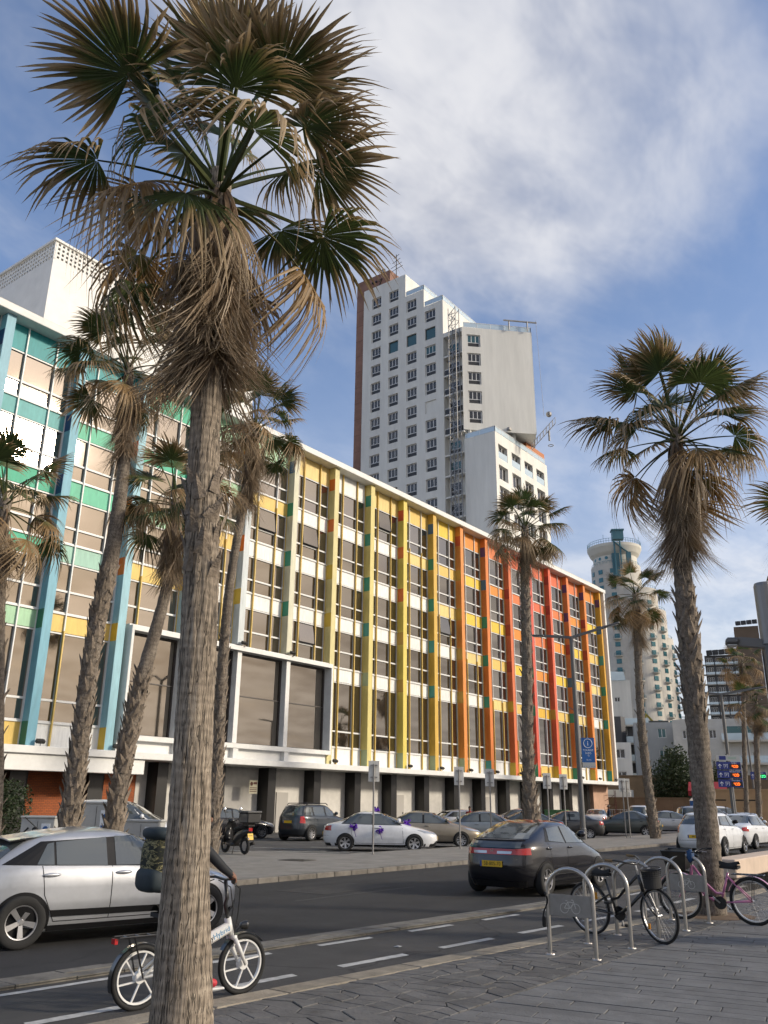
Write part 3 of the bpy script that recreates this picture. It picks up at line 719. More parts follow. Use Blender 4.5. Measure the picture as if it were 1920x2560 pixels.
# lower sea-side box
XC = -72.19
hl = [(130.0+a, 130.0+a+3.55, 66.8-4.25*r-2.9, 66.8-4.25*r) for a in (1.1, 6.35, 11.6, 16.7) for r in range(8)]
MS = frame((XC, 0, 0), (0, 1, 0))
b = TB(); holed(b, MS, 130, 151.7, zb, 69, hl, .7); b.box(-79.0, XC-.002, 130.0, 130.3, zb, 69); b.box(-79.0, XC-.75, 130.3, 151.7, zb, 68.99)
b.box(XC-.75, XC-.002, 130.3, 130.6, zb, 68.99)
tw('lower_block', b, m_tw)
u_sea = make_unit(3.5*KT, 2.85*KT, 0, 3, m_wglass)
for a in (1.1, 6.35, 11.6, 16.7):
    for r in range(8):
        z = 66.8-4.25*r; put_unit(u_sea, tower, ws(XC-.62, 130+a+1.775, z-2.9), R_(90))
        if r == 0:
            bb = TB(); bb.box(XC-.12, XC-.06, 130+a+.05, 130+a+3.5, z-2.85, z-1.5); tw('glass_rail', bb, m_ltglass)
# supports under the chamfer box, terrace wall, roof rails
for x, y in ((-78.4, 131.2), (-75.2, 134.6), (-72.6, 138.4)):
    bb = TB(); bb.box(x-.28, x+.28, y-.28, y+.28, 68.9, 71.4); tw('support_post', bb, m_tw)
bb = TB(); bb.box(-79.0, -72.3, 143, 151, 69, 71.3); tw('terrace_room', bb, mat('terracotta_wall', (.5,.2,.09), .8))
def rail(pts, h=1.2, name='roof_rail'):
    f = TB(); g = TB()
    for a, c in zip(pts[:-1], pts[1:]):
        a = Vector(a); c = Vector(c); n = max(1, int((c-a).length/2.6))
        for i in range(n+1):
            p = a.lerp(c, i/n); f.bar(p, p+Vector((0,0,h)), .09)
        f.bar(a+Vector((0,0,h)), c+Vector((0,0,h)), .09); g.bar(a+Vector((0,0,h*.52)), c+Vector((0,0,h*.52)), .03, h*.8)
    o = tw(name, f, m_frame); g.build('rail_glass', m_ltglass, o)
rail([(-93.1, 130.1, 106.8), (-88.5, 130.1, 106.8), (-88.5, 149, 106.8)])
rail([(-88.2, 130.1, 102.4), (-83.7, 130.1, 102.4), (-83.7, 149, 102.4)])
rail([(-78.9, 130.4, 94.2), (-68.8, 140.5, 94.2), (-74.4, 150.8, 94.2)])
rail([(-78.9, 130.2, 69), (-72.3, 130.2, 69), (-72.3, 151, 69)])
bb = TB(); bb.box(XC-.6, XC-.05, 136, 139, 71.6, 72.1); bb.bar((-69.0,139.5,94.2),(-69.0,139.5,96.5),.22); bb.bar((-71.8,136.8,94.2),(-71.8,136.8,96.5),.22); bb.bar((-72.6,136.0,96.4),(-67.6,141.0,96.4),.25)
bb.bar((-67.7,140.9,97.0),(-67.2,141.3,75),.05); tw('roof_gantry', bb, m_steel)
bb = TB(); a = Vector((-69.5, 140.2, 68.2)); c = Vector((-66.0, 143.2, 73.6))
for dx in (-.5, .5):
    for dz in (0, 1.3): bb.bar(a+Vector((dx,-dx,dz)), c+Vector((dx,-dx,dz)), .08)
for i in range(8):
    p = a.lerp(c, i/7); bb.bar(p+Vector((-.5,.5,0)), p+Vector((.5,-.5,0)), .1); bb.bar(p+Vector((-.5,.5,0)), p+Vector((-.5,.5,1.3)), .08); bb.bar(p+Vector((.5,-.5,0)), p+Vector((.5,-.5,1.3)), .08)
bb.ball(c+Vector((-.7,-.7,2.2)), .6, 8, 6); bb.bar(a.lerp(c,.75), a.lerp(c,.75)-Vector((0,0,2.2)), .3)
bb.tube([a.lerp(c,.8)+Vector((.5*math.cos(t*.7),.5*math.sin(t*.7),-3.5)) for t in range(9)], .08, 5, closed=True); tw('maintenance_cradle', bb, m_steel)
# lattice mast against the face
bb = TB(); x0, x1, y0, y1 = -81.3, -79.6, 128.5, 129.9
for x in (x0, x1):
    for y in (y0, y1): bb.bar((x, y, 20), (x, y, 98.5), .14)
z = 20; s_ = 0
while z < 97.5:
    for y in (y0, y1): bb.bar((x0 if s_ else x1, y, z), (x1 if s_ else x0, y, z+1.35), .09)
    bb.bar((x0, y0, z), (x1, y0, z), .08); bb.bar((x0, y0 if s_ else y1, z), (x0, y1 if s_ else y0, z+1.35), .08); z += 1.35; s_ = 1-s_
tw('lattice_mast', bb, m_steel)
# brown core with a crown emblem
b = TB(); b.box(-107.8, -98.3, 131.0, 143, zb, 116.4); core = tw('core', b, m_brown)
for q in range(20):
    bb = TB(); z = 116.4-3.9*q; bb.box(-107.82, -98.28, 130.97, 143.02, z-.06, z); tw('cladding_joint', bb, mat('brown_joint', (.18,.10,.075), .9))
bb = TB(); cx, cz = -102.6, 113.3
bb.box(cx-1.5, cx+1.5, 130.72, 130.95, cz-.25, cz-.05); bb.box(cx-2.1, cx+2.1, 130.72, 130.95, cz-.65, cz-.5)
for i in range(4):
    x = cx-1.5+i; bb.ball((x, 130.83, cz+1.35), .28, 8, 6)
bb.bar((cx-2.1, 130.83, cz+1.6), (cx-1.45, 130.83, cz), .14); bb.bar((cx+2.1, 130.83, cz+1.7), (cx+1.45, 130.83, cz), .14)
tw('crown_emblem', bb, m_lowp)
bb = TB()
for i, x in enumerate((-103.4, -101.8, -100.2)):
    bb.tube([(x+.7*math.cos(t*.45), 130.83, 111.7+.7*math.sin(t*.45)) for t in range(14)], .14, 5, closed=True)
bb.bar((-104.6,130.83,112.3),(-99.4,130.83,112.3),.1); bb.bar((-105.6,130.83,108.3),(-104.9,130.83,108.3),.12); tw('emblem_lettering', bb, m_lowp)
bb = TB(); bb.bar((-98.0, 133, 112), (-98.0, 133, 121.5), .14)
for z, l in ((121, .8), (119.8, 1.1), (118.6, 1.5), (117.6, 1.8)): bb.bar((-98-l, 133, z-.3), (-98+l, 133, z+.3), .08)
tw('antenna', bb, m_iron)
bb = TB(); bb.ball((-100.6, 131.5, 117.2), .7, 10, 8, (1, .5, 1)); bb.bar((-100.6,131.8,116.4),(-100.6,131.8,117.2),.2); tw('satellite_dish', bb, m_steel)

# ---------------------------------------------------------------- round tower
m_rt = mat('sandstone_cladding', (.56,.53,.47), .85, var=.14, vscale=.25)
m_rtw = mat('pale_crown_render', (.62,.60,.53), .8, var=.06, vscale=.4)
m_tealg = mat('turquoise_window', (.045,.15,.18), .12, .25)
m_tealm = mat('turquoise_metal', (.06,.17,.21), .5)
m_balc = mat('balcony_white', (.62,.59,.52), .8)
RT = Vector((-116.1, 298.2, 0)); e_ = Vector((.932, .363, 0)); a0 = math.atan2(-.932, .363)
rt = empty('round_tower', RT, 0, 'tall round sandstone tower with turquoise windows, curved balconies and a flared top deck', 'tower')
LOB = [(Vector((0,0,0)), 9.0, 85.5), (e_*5.0, 9.1, 76.0), (e_*7.4+Vector((-.363,.932,0))*2.4, 9.2, 68.5), (e_*9.1+Vector((-.363,.932,0))*5.0, 9.2, 58.5)]
for i, (c, r, zt) in enumerate(LOB):
    b = MB(); b.lathe([(.01, zt), (r-.3, zt), (r-.3, zt+.5), (r, zt+.5), (r, 0)], 56, Matrix.Translation(c)); o = b.build('wall', m_rt, rt)
    bb = MB(); bb.lathe([(r-.4, zt+1.5), (r-.35, zt+1.5), (r-.35, zt+1.62), (r-.4, zt+1.62)], 56, Matrix.Translation(c), closed=True)
    for k in range(40):
        an = 6.283*k/40; p = c+Vector((math.cos(an)*(r-.38), math.sin(an)*(r-.38), zt+.5)); bb.bar(p, p+Vector((0,0,1.1)), .07)
    bb.build('terrace_rail', m_tealm, rt)
b = MB(); b.lathe([(8.0, 85.5), (8.0, 89.4), (9.0, 90.6), (9.9, 92.6), (10.0, 93.6), (9.85, 93.6), (9.7, 93.2), (.01, 93.2)], 64); b.build('crown', m_rtw, rt, smooth=False)
b = MB()
for k in range(60):
    an = 6.283*k/60; p = Vector((math.cos(an)*9.8, math.sin(an)*9.8, 93.6)); b.bar(p, p+Vector((0,0,1.7 if k % 15 else 3.2)), .09)
for z in (94.4, 95.25): b.tube([(9.8*math.cos(6.283*k/60), 9.8*math.sin(6.283*k/60), z) for k in range(60)], .06, 4, closed=True)
b.build('deck_rail', m_tealm, rt)
for d in (-62, -42, -22, -4):
    an = a0+R_(d); p = Vector((math.cos(an)*8.02, math.sin(an)*8.02, 88.4)); M = frame(p, (-math.sin(an), math.cos(an), 0))
    MB().lathe([(.001,.05),(.62,.05),(.62,-.1)], 16, M).build('round_window', m_tealg, rt)
an = a0+R_(10); d_ = Vector((math.cos(an), math.sin(an), 0)); t_ = Vector((-math.sin(an), math.cos(an), 0))
b = MB(); M = frame(d_*9.0+Vector((0,0,96.2)), t_); b.obox(M, 4.0, 3.4, 3.0); M = frame(d_*9.0+Vector((0,0,98.1)), t_); b.obox(M, 4.6, .5, 3.6); b.bar(d_*8.5+Vector((0,0,98)), d_*8.5+Vector((0,0,102)), .1); b.build('deck_kiosk', m_tealm, rt)
b = MB()
for s in (-1.5, .6): b.bar(d_*9.9+t_*s+Vector((0,0,78)), d_*9.9+t_*s+Vector((0,0,94)), .5)
for k in range(5): b.bar(d_*10+t_*(-2+k)+Vector((0,0,94-k*.9)), d_*10+t_*(-1+k)+Vector((0,0,93.1-k*.9)), 1.0, .3)
M = frame(d_*9.3+t_*3.4+Vector((0,0,87.4)), t_); b.obox(M, 1.6, 4.4, 1.6)
M = frame(d_*8.6+t_*-1.2+Vector((0,0,85.0)), t_); b.obox(M, 2.6, 9, 1.2); b.build('glazed_stair', m_tealm, rt)
wf = MB(); wf.box(-.9,.9,-.1,.12,0,1.65); fr_m = wf.mesh('window', m_tealm)
wp = MB(); [wp.box(-.82+.56*i, -.30+.56*i, -.16, -.1, .08, 1.57) for i in range(3)]; pn_m = wp.mesh('pane', m_tealg)
bl = MB()
prof = [(0.0,-.5),(1.0,-.45),(1.45,-.15),(1.5,.05),(0.0,.05)]
bl.lathe([(max(r,.01), z) for r, z in prof], 12, None, a0=math.pi, a1=2*math.pi); bl_m = bl.mesh('balcony', m_balc)
br = MB(); pts = [(1.45*math.cos(math.pi+math.pi*k/10), 1.45*math.sin(math.pi+math.pi*k/10), .95) for k in range(11)]; br.tube(pts, .05, 4)
for p in pts: br.bar((p[0],p[1],.05), p, .05)
br_m = br.mesh('railing', m_tealm)
def rwin(lob, deg, z, balc=False):
    c, r, zt = LOB[lob]; an = a0+R_(deg); p = c+Vector((math.cos(an)*r, math.sin(an)*r, z))
    o = link('window', fr_m, rt); o.location = p; o.rotation_euler = (0, 0, an+math.pi/2); link('pane', pn_m, o)
    if balc:
        q = link('balcony', bl_m, rt); q.location = p-Vector((0,0,.25)); q.rotation_euler = (0, 0, an+math.pi/2); link('railing', br_m, q)
PF = 3.02
for k in range(26):
    z = 82.2-PF*k
    if z < 12: break
    for d in (-64, -37): rwin(0, d, z)
    rwin(0, -8 if k > 3 else -7, z, balc=(z < 66 and k % 2 == 0))
    if z < 73:
        rwin(1, 2, z, k % 2 == 1); rwin(1, 40, z, k % 2 == 0)
    if z < 66: rwin(2, 52, z, k % 2 == 1)
    if z < 56: rwin(3, 70, z, k % 2 == 0); rwin(3, 92, z, k % 2 == 1)

# ---------------------------------------------------------------- plain blocks on the right
def block(name, label, p0, p1, depth, z0, z1, m, rows, cols, win, gm=None, cat='building', inset=.25, fm=None, low=0, vr0=1.0):
    """p0->p1 is the front edge (outward normal to the right of travel)"""
    p0 = Vector((*p0, 0)); p1 = Vector((*p1, 0)); u = (p1-p0); Wd = u.length; u.normalize(); n = Vector((u.y, -u.x, 0))
    t = empty(name, p0, 0, label, cat); M = frame((0,0,0), u)
    ww, wh = win; hs = []
    for r in range(rows):
        for c in range(cols):
            uc = Wd*(c+.5)/cols; vc = z0+vr0+(z1-z0-vr0)*(r+.5)/rows; hs.append((uc-ww/2, uc+ww/2, vc-wh/2, vc+wh/2))
    b = MB(); holed(b, M, 0, Wd, z0, z1, hs, inset)
    bk = [Vector((0,0,0)), u*Wd, u*Wd-n*depth, -n*depth]
    bb = [-n*inset*1.2+u*.001, u*(Wd-.001)-n*inset*1.2, u*Wd-n*depth, -n*depth]
    b.prism([(p.x, p.y) for p in bb], z0, z1-.003)
    for s0, s1 in ((.001, .05), (Wd-.05, Wd-.001)): b.prism([(p.x, p.y) for p in (u*s0-n*.002, u*s1-n*.002, u*s1-n*inset*1.2, u*s0-n*inset*1.2)], z0, z1-.01)
    b.prism([(p.x, p.y) for p in (u*.05-n*.002, u*(Wd-.05)-n*.002, u*(Wd-.05)-n*inset*1.2, u*.05-n*inset*1.2)], z1-.06, z1-.004)
    b.build('wall', m, t)
    if hs:
        U3 = make_unit(ww, wh, low, 2 if ww < 2 else 3, gm or m_wglass, fm)
        for a, c, d, e in hs:
            p = M @ Vector(((a+c)/2, d, -inset*.7)); put_unit(U3, t, p, math.atan2(u.y, u.x))
    return t, u, n, Wd
def add_balconies(t, u, n, Wd, rows, cols, z0, z1, depth, w, hm, vr0=1.0, side=None):
    for r in range(rows):
        for c in range(cols):
            uc = Wd*(c+.5)/cols; z = z0+vr0+(z1-z0-vr0)*r/rows
            M = Matrix((u, n, Vector((0,0,1)))).transposed().to_4x4(); M.translation = u*uc+n*depth/2+Vector((0,0,z))
            o = MB().obox(M, w, depth, .2).build('balcony', hm, t)
            f = MB()
            for a, c2 in (((-w/2,depth),(w/2,depth)), ((-w/2,0),(-w/2,depth)), ((w/2,0),(w/2,depth))):
                A1 = u*(uc+a[0])+n*a[1]+Vector((0,0,z)); B1 = u*(uc+c2[0])+n*c2[1]+Vector((0,0,z))
                f.bar(A1+Vector((0,0,.6)), B1+Vector((0,0,.6)), .04, .8)
            f.build('railing', m_ltglass, o)
m_dkg = mat('dark_grey_cladding', (.085,.085,.088), .7, var=.15, vscale=.3)
m_brb = mat('tan_brown_render', (.17,.125,.09), .85, var=.1, vscale=.3)
m_grb = mat('pale_grey_render', (.52,.51,.48), .85, var=.12, vscale=.4)
m_blg = mat('blue_grey_render', (.40,.41,.41), .85, var=.1, vscale=.4)
t, u, n, Wd = block('apartment_block', 'dark grey apartment block with white balconies beside the brown block', (-92.5, 316.6), (-80, 320.2), 14, 0, 53.5, m_dkg, 15, 4, (2.2, 2.0), vr0=.5)
add_balconies(t, u, n, Wd, 15, 4, 0, 53.5, .9, 2.9, m_balc, .5)
for r in range(9):
    z = 22+3.5*r; M = Matrix.Translation((-1.2, -.3, z)); o = MB().obox(M, 2.6, 2.4, .35).build('balcony', m_balc, t); MB().obox(M @ Matrix.Translation((-1.25,0,.7)), .05, 2.4, 1.0).build('railing', m_ltglass, o)
bb = MB(); [bb.box(1+i*2.1, 2.9+i*2.1, -.5+.3*i, .4+.3*i, 53.5, 55.3) for i in range(5)]; bb.build('roof_plant', m_lowp, t)
t, u, n, Wd = block('brown_block', 'plain tan brown stair block rising behind the small palms on the right', (-81.5, 318.5), (-73.6, 320.6), 10, 0, 63.2, m_brb, 6, 2, (.35, .35), fm=m_frame)
bb = MB(); [bb.box(1.5+i*1.9, 3.1+i*1.9, -3, -2, 63.2, 64.6) for i in range(4)]; bb.build('roof_panels', m_lowp, t)
t, u, n, Wd = block('dark_block', 'dark building at the right edge behind the tan brown block', (-73.4, 322), (-60, 325.6), 12, 0, 58, m_dkg, 14, 3, (2.4, 1.8))
t, u, n, Wd = block('low_white_building', 'low pale grey building with few small windows behind the parking signs', (-41.5, 123.2), (-28.0, 127.0), 14, 0, 13.3, m_grb, 3, 4, (1.0, 1.2))
bb = MB(); bb.obox(frame(u*3+Vector((0,0,10.6))+n*.02, u), 2.2, .9, .1); bb.build('wall_vent', m_blg, t)
for z in (7.2, 10.2):
    M = Matrix((u, n, Vector((0,0,1)))).transposed().to_4x4(); M.translation = u*(Wd*.72)+n*.6+Vector((0,0,z)); o = MB().obox(M, 7.4, 1.2, .25).build('balcony', m_balc, t)
    MB().obox(M @ Matrix.Translation((0,.55,.6)), 7.4, .05, .9).build('railing', m_ltglass, o)
MB().obox(Matrix.Translation(u*(Wd*.72)+n*.04+Vector((0,0,11.4))) @ Matrix((u, n, Vector((0,0,1)))).transposed().to_4x4(), 6.0, .1, 1.7).build('window_band', m_teal, t)
block('blue_grey_building', 'small blue grey building with white windows behind the leaning palm', (-49.0, 128.0), (-41.6, 131.0), 10, 0, 13.6, m_blg, 4, 3, (1.2, 1.4), gm=m_teal)
t, u, n, Wd = block('terraced_building', 'terraced building with long glass balconies below the white box', (-57.2, 139), (-48.5, 142.3), 10, 0, 15.0, m_dkg, 5, 3, (2.2, 1.8))
for k in range(5):
    M = Matrix((u, n, Vector((0,0,1)))).transposed().to_4x4(); M.translation = u*(Wd*.5-.4*k)+n*(.6)+Vector((0,0,2.6+3.0*k-.1*k)); o = MB().obox(M, Wd-.3-k*.7, 1.3, .28).build('balcony', m_balc, t)
    MB().obox(M @ Matrix.Translation((0,.6,.65)), Wd-.3-k*.7, .05, 1.0).build('railing', m_ltglass, o)
t, u, n, Wd = block('white_box_building', 'blank white box building with one small window beside the rainbow hotel', (-57.5, 137.6), (-53.4, 139.4), 5, 15.3, 21.6, m_tw, 1, 1, (.9, .8), vr0=0)
MB().add([(0,-.3,21.6), (0,-.3,23.2), (3.4,1.2,23.0), (3.6,1.3,21.6), (0,-2,21.6), (3.6,-1,21.6)], [(0,3,2,1)]).build('roof_gable', m_ltglass, t)
MB().prism([(0.5,-4.5), (3.9,-3), (3.9,-1.2), (.5,-1.2)], 0, 15.3).build('plinth', m_dkg, t)
block('white_terrace_house', 'small white house with square windows at the end of the rainbow hotel', (-46.0, 110.6), (-43.4, 111.8), 8, 0, 9.6, m_tw, 3, 1, (1.3, 1.2))
# yellow steel frame
m_yst = mat('yellow_steel', (.36,.30,.05), .6)
sf = empty('steel_frame', (-55.2, 150.4, 0), 0, 'yellow steel frame structure beneath the round tower', 'steel frame')
u = Vector((.93, .36, 0)); v = Vector((-.36, .93, 0)); b = MB()
for i in range(5):
    for j in (0, 1):
        p = u*(i*.8)+v*(j*3); b.bar(p, p+Vector((0,0,13.2 if i else 17)), .16)
for z in (4, 7, 10, 13.2):
    for j in (0, 1): b.bar(v*(j*3)+Vector((0,0,z)), u*3.2+v*(j*3)+Vector((0,0,z)), .14)
b.build('posts', m_yst, sf)
for k in range(6):
    a = Vector((0,0,17.2))+v*(k*.6); c = u*3.4+Vector((0,0,13.3))+v*(k*.6); MB().bar(a, c, .13).build('rafter', m_yst, sf)
b = MB(); [b.bar(Vector((0,0,17.2)).lerp(u*3.4+Vector((0,0,13.3)), q/4), Vector((0,0,17.2)).lerp(u*3.4+Vector((0,0,13.3)), q/4)+v*3, .1) for q in range(5)]; b.build('purlins', m_yst, sf)
# ================================================================== PALMS
from mathutils import noise as mnoise
def frond_material(name, stops, transl=.22, hs=.2):
    m = bpy.data.materials.new(name); m.use_nodes = True; nt = m.node_tree; N = nt.nodes; L = nt.links; b = N['Principled BSDF']
    uv = N.new('ShaderNodeUVMap'); uv.uv_map = 'UVMap'; sp = N.new('ShaderNodeSeparateXYZ'); L.new(uv.outputs[0], sp.inputs[0])
    oi = N.new('ShaderNodeObjectInfo')
    # per-frond withering and per-segment variation move the dry edge inwards
    a = N.new('ShaderNodeMath'); a.operation = 'MULTIPLY_ADD'; L.new(oi.outputs['Random'], a.inputs[0]); a.inputs[1].default_value = hs*1.6; a.inputs[2].default_value = -hs*.7
    c = N.new('ShaderNodeMath'); c.operation = 'MULTIPLY_ADD'; L.new(sp.outputs[0], c.inputs[0]); c.inputs[1].default_value = .22; L.new(a.outputs[0], c.inputs[2])
    d = N.new('ShaderNodeMath'); d.operation = 'ADD'; L.new(sp.outputs[1], d.inputs[0]); L.new(c.outputs[0], d.inputs[1])
    r = N.new('ShaderNodeValToRGB'); L.new(d.outputs[0], r.inputs[0]); e = r.color_ramp.elements
    while len(e) < len(stops): e.new(.5)
    for q, (p, col) in enumerate(stops): e[q].position = p; e[q].color = (*col, 1)
    h = N.new('ShaderNodeHueSaturation'); L.new(r.outputs[0], h.inputs['Color']); mr = N.new('ShaderNodeMapRange'); mr.inputs[3].default_value = .72; mr.inputs[4].default_value = 1.3
    L.new(sp.outputs[0], mr.inputs[0]); L.new(mr.outputs[0], h.inputs['Value']); L.new(h.outputs[0], b.inputs['Base Color'])
    b.inputs['Roughness'].default_value = .55
    tr = N.new('ShaderNodeBsdfTranslucent'); L.new(h.outputs[0], tr.inputs[0]); ms = N.new('ShaderNodeMixShader'); ms.inputs[0].default_value = transl
    L.new(b.outputs[0], ms.inputs[1]); L.new(tr.outputs[0], ms.inputs[2]); L.new(ms.outputs[0], N['Material Output'].inputs[0]); return m
m_frond = frond_material('palm_frond', [(0.0,(.14,.16,.05)), (.06,(.075,.105,.032)), (.60,(.066,.098,.028)), (.76,(.17,.135,.05)), (.9,(.30,.21,.11)), (1.0,(.36,.27,.16))], .33)
m_fronddry = frond_material('palm_frond_drying', [(0.0,(.15,.14,.05)), (.18,(.13,.12,.04)), (.40,(.27,.17,.07)), (.7,(.33,.215,.10)), (1.0,(.38,.28,.17))], .30)
m_dead = frond_material('palm_frond_dead', [(0.0,(.20,.13,.075)), (.35,(.27,.19,.115)), (.7,(.29,.22,.15)), (1.0,(.34,.27,.19))], .2)
def frond_mesh(name, rg, R=1.0, Lp=1.0, nseg=42, spread=108, droop=.18, tip=.5, sag=.12, fused=.5, m=None, curl=0.0, ragged=.12, wm=1.0):
    V = []; F = []; UVv = []
    def vert(p, u, v): V.append(p); UVv.append((u, v)); return len(V)-1
    # petiole
    k = 7; ring = 4; prev = None
    for i in range(k):
        t = i/(k-1); x = Lp*t; z = -sag*Lp*t*t; wd = .032*(1-.55*t)
        ids = [vert((x, wd*math.cos(6.283*j/ring), z+wd*.6*math.sin(6.283*j/ring)), .3, 0.0) for j in range(ring)]
        if prev: F += [(prev[j], prev[(j+1) % ring], ids[(j+1) % ring], ids[j]) for j in range(ring)]
        prev = ids
    slope = -2*sag; base = Vector((Lp, 0, -sag*Lp)); ax = Vector((1, 0, slope)).normalized(); az = Vector((-slope, 0, 1)).normalized()
    da = 2*R_(spread)/nseg
    for s in range(nseg):
        an = -R_(spread)+da*(s+.5)+rg.uniform(-.3,.3)*da; Rl = R*(.70+.30*math.cos(an*.62))*(1+rg.uniform(-ragged, ragged)); u = rg.random()
        f0 = fused*(1+rg.uniform(-.12,.12)); td = tip*(.5+rg.random()); sw = rg.uniform(-.35,.35); cu = curl*(.4+rg.random())
        st = [.03, .26, f0, f0+(1-f0)*.4, f0+(1-f0)*.72, 1.0]; rows = []
        for q, t in enumerate(st):
            r = Rl*t; hw = wm*(r*da*.56 if t <= f0 else Rl*f0*da*.56*(1-(t-f0)/(1-f0))**.6)
            a2 = an+(sw*.25*max(0, t-f0)/(1-f0)); ra = r
            dz = -droop*R*(t*t)*(.35+.65*abs(math.sin(an)))-td*R*max(0, t-f0)**2*1.6
            if cu: ra = r*(1-.25*cu*t); dz -= cu*R*t*t*.5
            c = Vector((ra*math.cos(a2), ra*math.sin(a2), dz)); tn = Vector((-math.sin(a2), math.cos(a2), 0))
            fold = hw*.55
            P = [c-tn*hw, c+Vector((0,0,fold)), c+tn*hw] if q < 5 else [c]
            rows.append([vert(tuple(base+ax*p.x+Vector((0,1,0))*p.y+az*p.z), u, t) for p in P])
        for q in range(4):
            a, b2 = rows[q], rows[q+1]; F += [(a[0],a[1],b2[1],b2[0]), (a[1],a[2],b2[2],b2[1])]
        a, b2 = rows[4], rows[5]; F += [(a[0],a[1],b2[0]), (a[1],a[2],b2[0])]
    me = bpy.data.meshes.new(name); me.from_pydata(V, [], F); me.materials.append(m)
    ul = me.uv_layers.new(name='UVMap'); li = np.empty(len(me.loops), dtype=np.int32); me.loops.foreach_get('vertex_index', li)
    ul.data.foreach_set('uv', np.array(UVv, dtype=np.float32)[li].ravel()); me.update(); return me
_r = random.Random(3)
G_F = [frond_mesh('frond', _r, R=.76, Lp=1.06, nseg=48, wm=1.08, droop=d, tip=t, sag=s, m=m_frond, spread=sp, fused=fu, ragged=.16) for d, t, s, sp, fu in ((.10,.25,.05,100,.62), (.18,.6,.10,108,.60), (.26,.9,.16,104,.58), (.20,1.3,.14,112,.55), (.34,1.2,.22,100,.52))]
D_F = [frond_mesh('frond', _r, R=.80, Lp=.95, nseg=46, wm=1.15, droop=d, tip=t, sag=s, m=m_fronddry, spread=sp, fused=.45, ragged=.25, curl=c) for d, t, s, sp, c in ((.35,1.3,.25,92,.1), (.5,1.5,.36,80,.2), (.3,1.8,.28,98,.15), (.6,1.0,.45,70,.3))]
S_F = [frond_mesh('dead_frond', _r, R=1.0, Lp=.40, nseg=24, wm=2.0, droop=d, tip=t, sag=s, m=m_dead, spread=sp, fused=.26, ragged=.3) for d, s, sp, t in ((.10,.25,22,.14), (.16,.35,17,.20), (.06,.15,27,.18), (.13,.4,14,.1), (.18,.3,24,.24))]
# bark
def bark_mat(name, c1, c2, stretch, ring, crack=1.0):
    m = bpy.data.materials.new(name); m.use_nodes = True; nt = m.node_tree; N = nt.nodes; L = nt.links; b = N['Principled BSDF']; b.inputs['Roughness'].default_value = .9
    tc = N.new('ShaderNodeTexCoord')
    def noise(sc, det, dist=0.0):
        mp = N.new('ShaderNodeMapping'); mp.inputs['Scale'].default_value = sc; L.new(tc.outputs['Object'], mp.inputs[0])
        n = N.new('ShaderNodeTexNoise'); n.inputs['Scale'].default_value = 1; n.inputs['Detail'].default_value = det; n.inputs['Distortion'].default_value = dist; L.new(mp.outputs[0], n.inputs['Vector']); return n.outputs[0]
    def mth(op, a, c=None, d=None):
        n = N.new('ShaderNodeMath'); n.operation = op
        for i, v in enumerate((a, c, d)):
            if v is None: continue
            if isinstance(v, (int, float)): n.inputs[i].default_value = v
            else: L.new(v, n.inputs[i])
        return n.outputs[0]
    def mr(v, lo, hi, a=0.0, c=1.0):
        n = N.new('ShaderNodeMapRange'); n.inputs[1].default_value = lo; n.inputs[2].default_value = hi; n.inputs[3].default_value = a; n.inputs[4].default_value = c; L.new(v, n.inputs[0]); return n.outputs[0]
    s1 = stretch; k1 = mth('ABSOLUTE', mth('SUBTRACT', noise(s1, 2.5, .6), .5)); k2 = mth('ABSOLUTE', mth('SUBTRACT', noise((s1[0]*2.1, s1[1]*2.1, s1[2]*1.8), 2, .4), .5))
    cr = mth('MULTIPLY', mr(k1, .0, .034, 1-crack, 1), mr(k2, .0, .03, 1-.55*crack, 1))
    big = noise((3, 3, 2.2), 4); fib = noise((s1[0]*3, s1[1]*3, s1[2]*3), 4)
    sx = N.new('ShaderNodeSeparateXYZ'); L.new(tc.outputs['Object'], sx.inputs[0])
    rg = mth('SINE', mth('ADD', mth('MULTIPLY', sx.outputs[2], ring), mth('MULTIPLY', noise((3.5, 3.5, 6.0), 4), 17)))
    val = mth('ADD', mth('MULTIPLY', big, .5), mth('ADD', mth('MULTIPLY', fib, .5), mth('MULTIPLY', rg, .05)))
    r = N.new('ShaderNodeValToRGB'); L.new(val, r.inputs[0]); e = r.color_ramp.elements; e[0].position = .34; e[0].color = (*[x*.62 for x in c1], 1); e[1].position = .66; e[1].color = (*c2, 1); q = e.new(.5); q.color = (*c1, 1)
    mx = N.new('ShaderNodeMix'); mx.data_type = 'RGBA'; L.new(cr, mx.inputs['Factor']); mx.inputs['A'].default_value = (*[x*.14 for x in c1], 1); L.new(r.outputs[0], mx.inputs['B']); L.new(mx.outputs['Result'], b.inputs['Base Color'])
    bp = N.new('ShaderNodeBump'); bp.inputs['Strength'].default_value = .8; bp.inputs['Distance'].default_value = .02
    L.new(mth('ADD', mth('MULTIPLY', cr, .6), mth('ADD', mth('MULTIPLY', fib, .35), mth('MULTIPLY', rg, .055))), bp.inputs['Height']); L.new(bp.outputs[0], b.inputs['Normal']); return m
m_barkA = bark_mat('furrowed_palm_bark', (.30,.245,.185), (.44,.37,.285), (30, 30, 1.3), 84)
m_barkB = bark_mat('ringed_palm_bark', (.20,.165,.13), (.31,.265,.21), (16, 16, 5), 60, .7)
m_boot = mat('leaf_base_fibre', (.205,.165,.125), .9, var=.4, vscale=9, bump=.7, bscale=40)
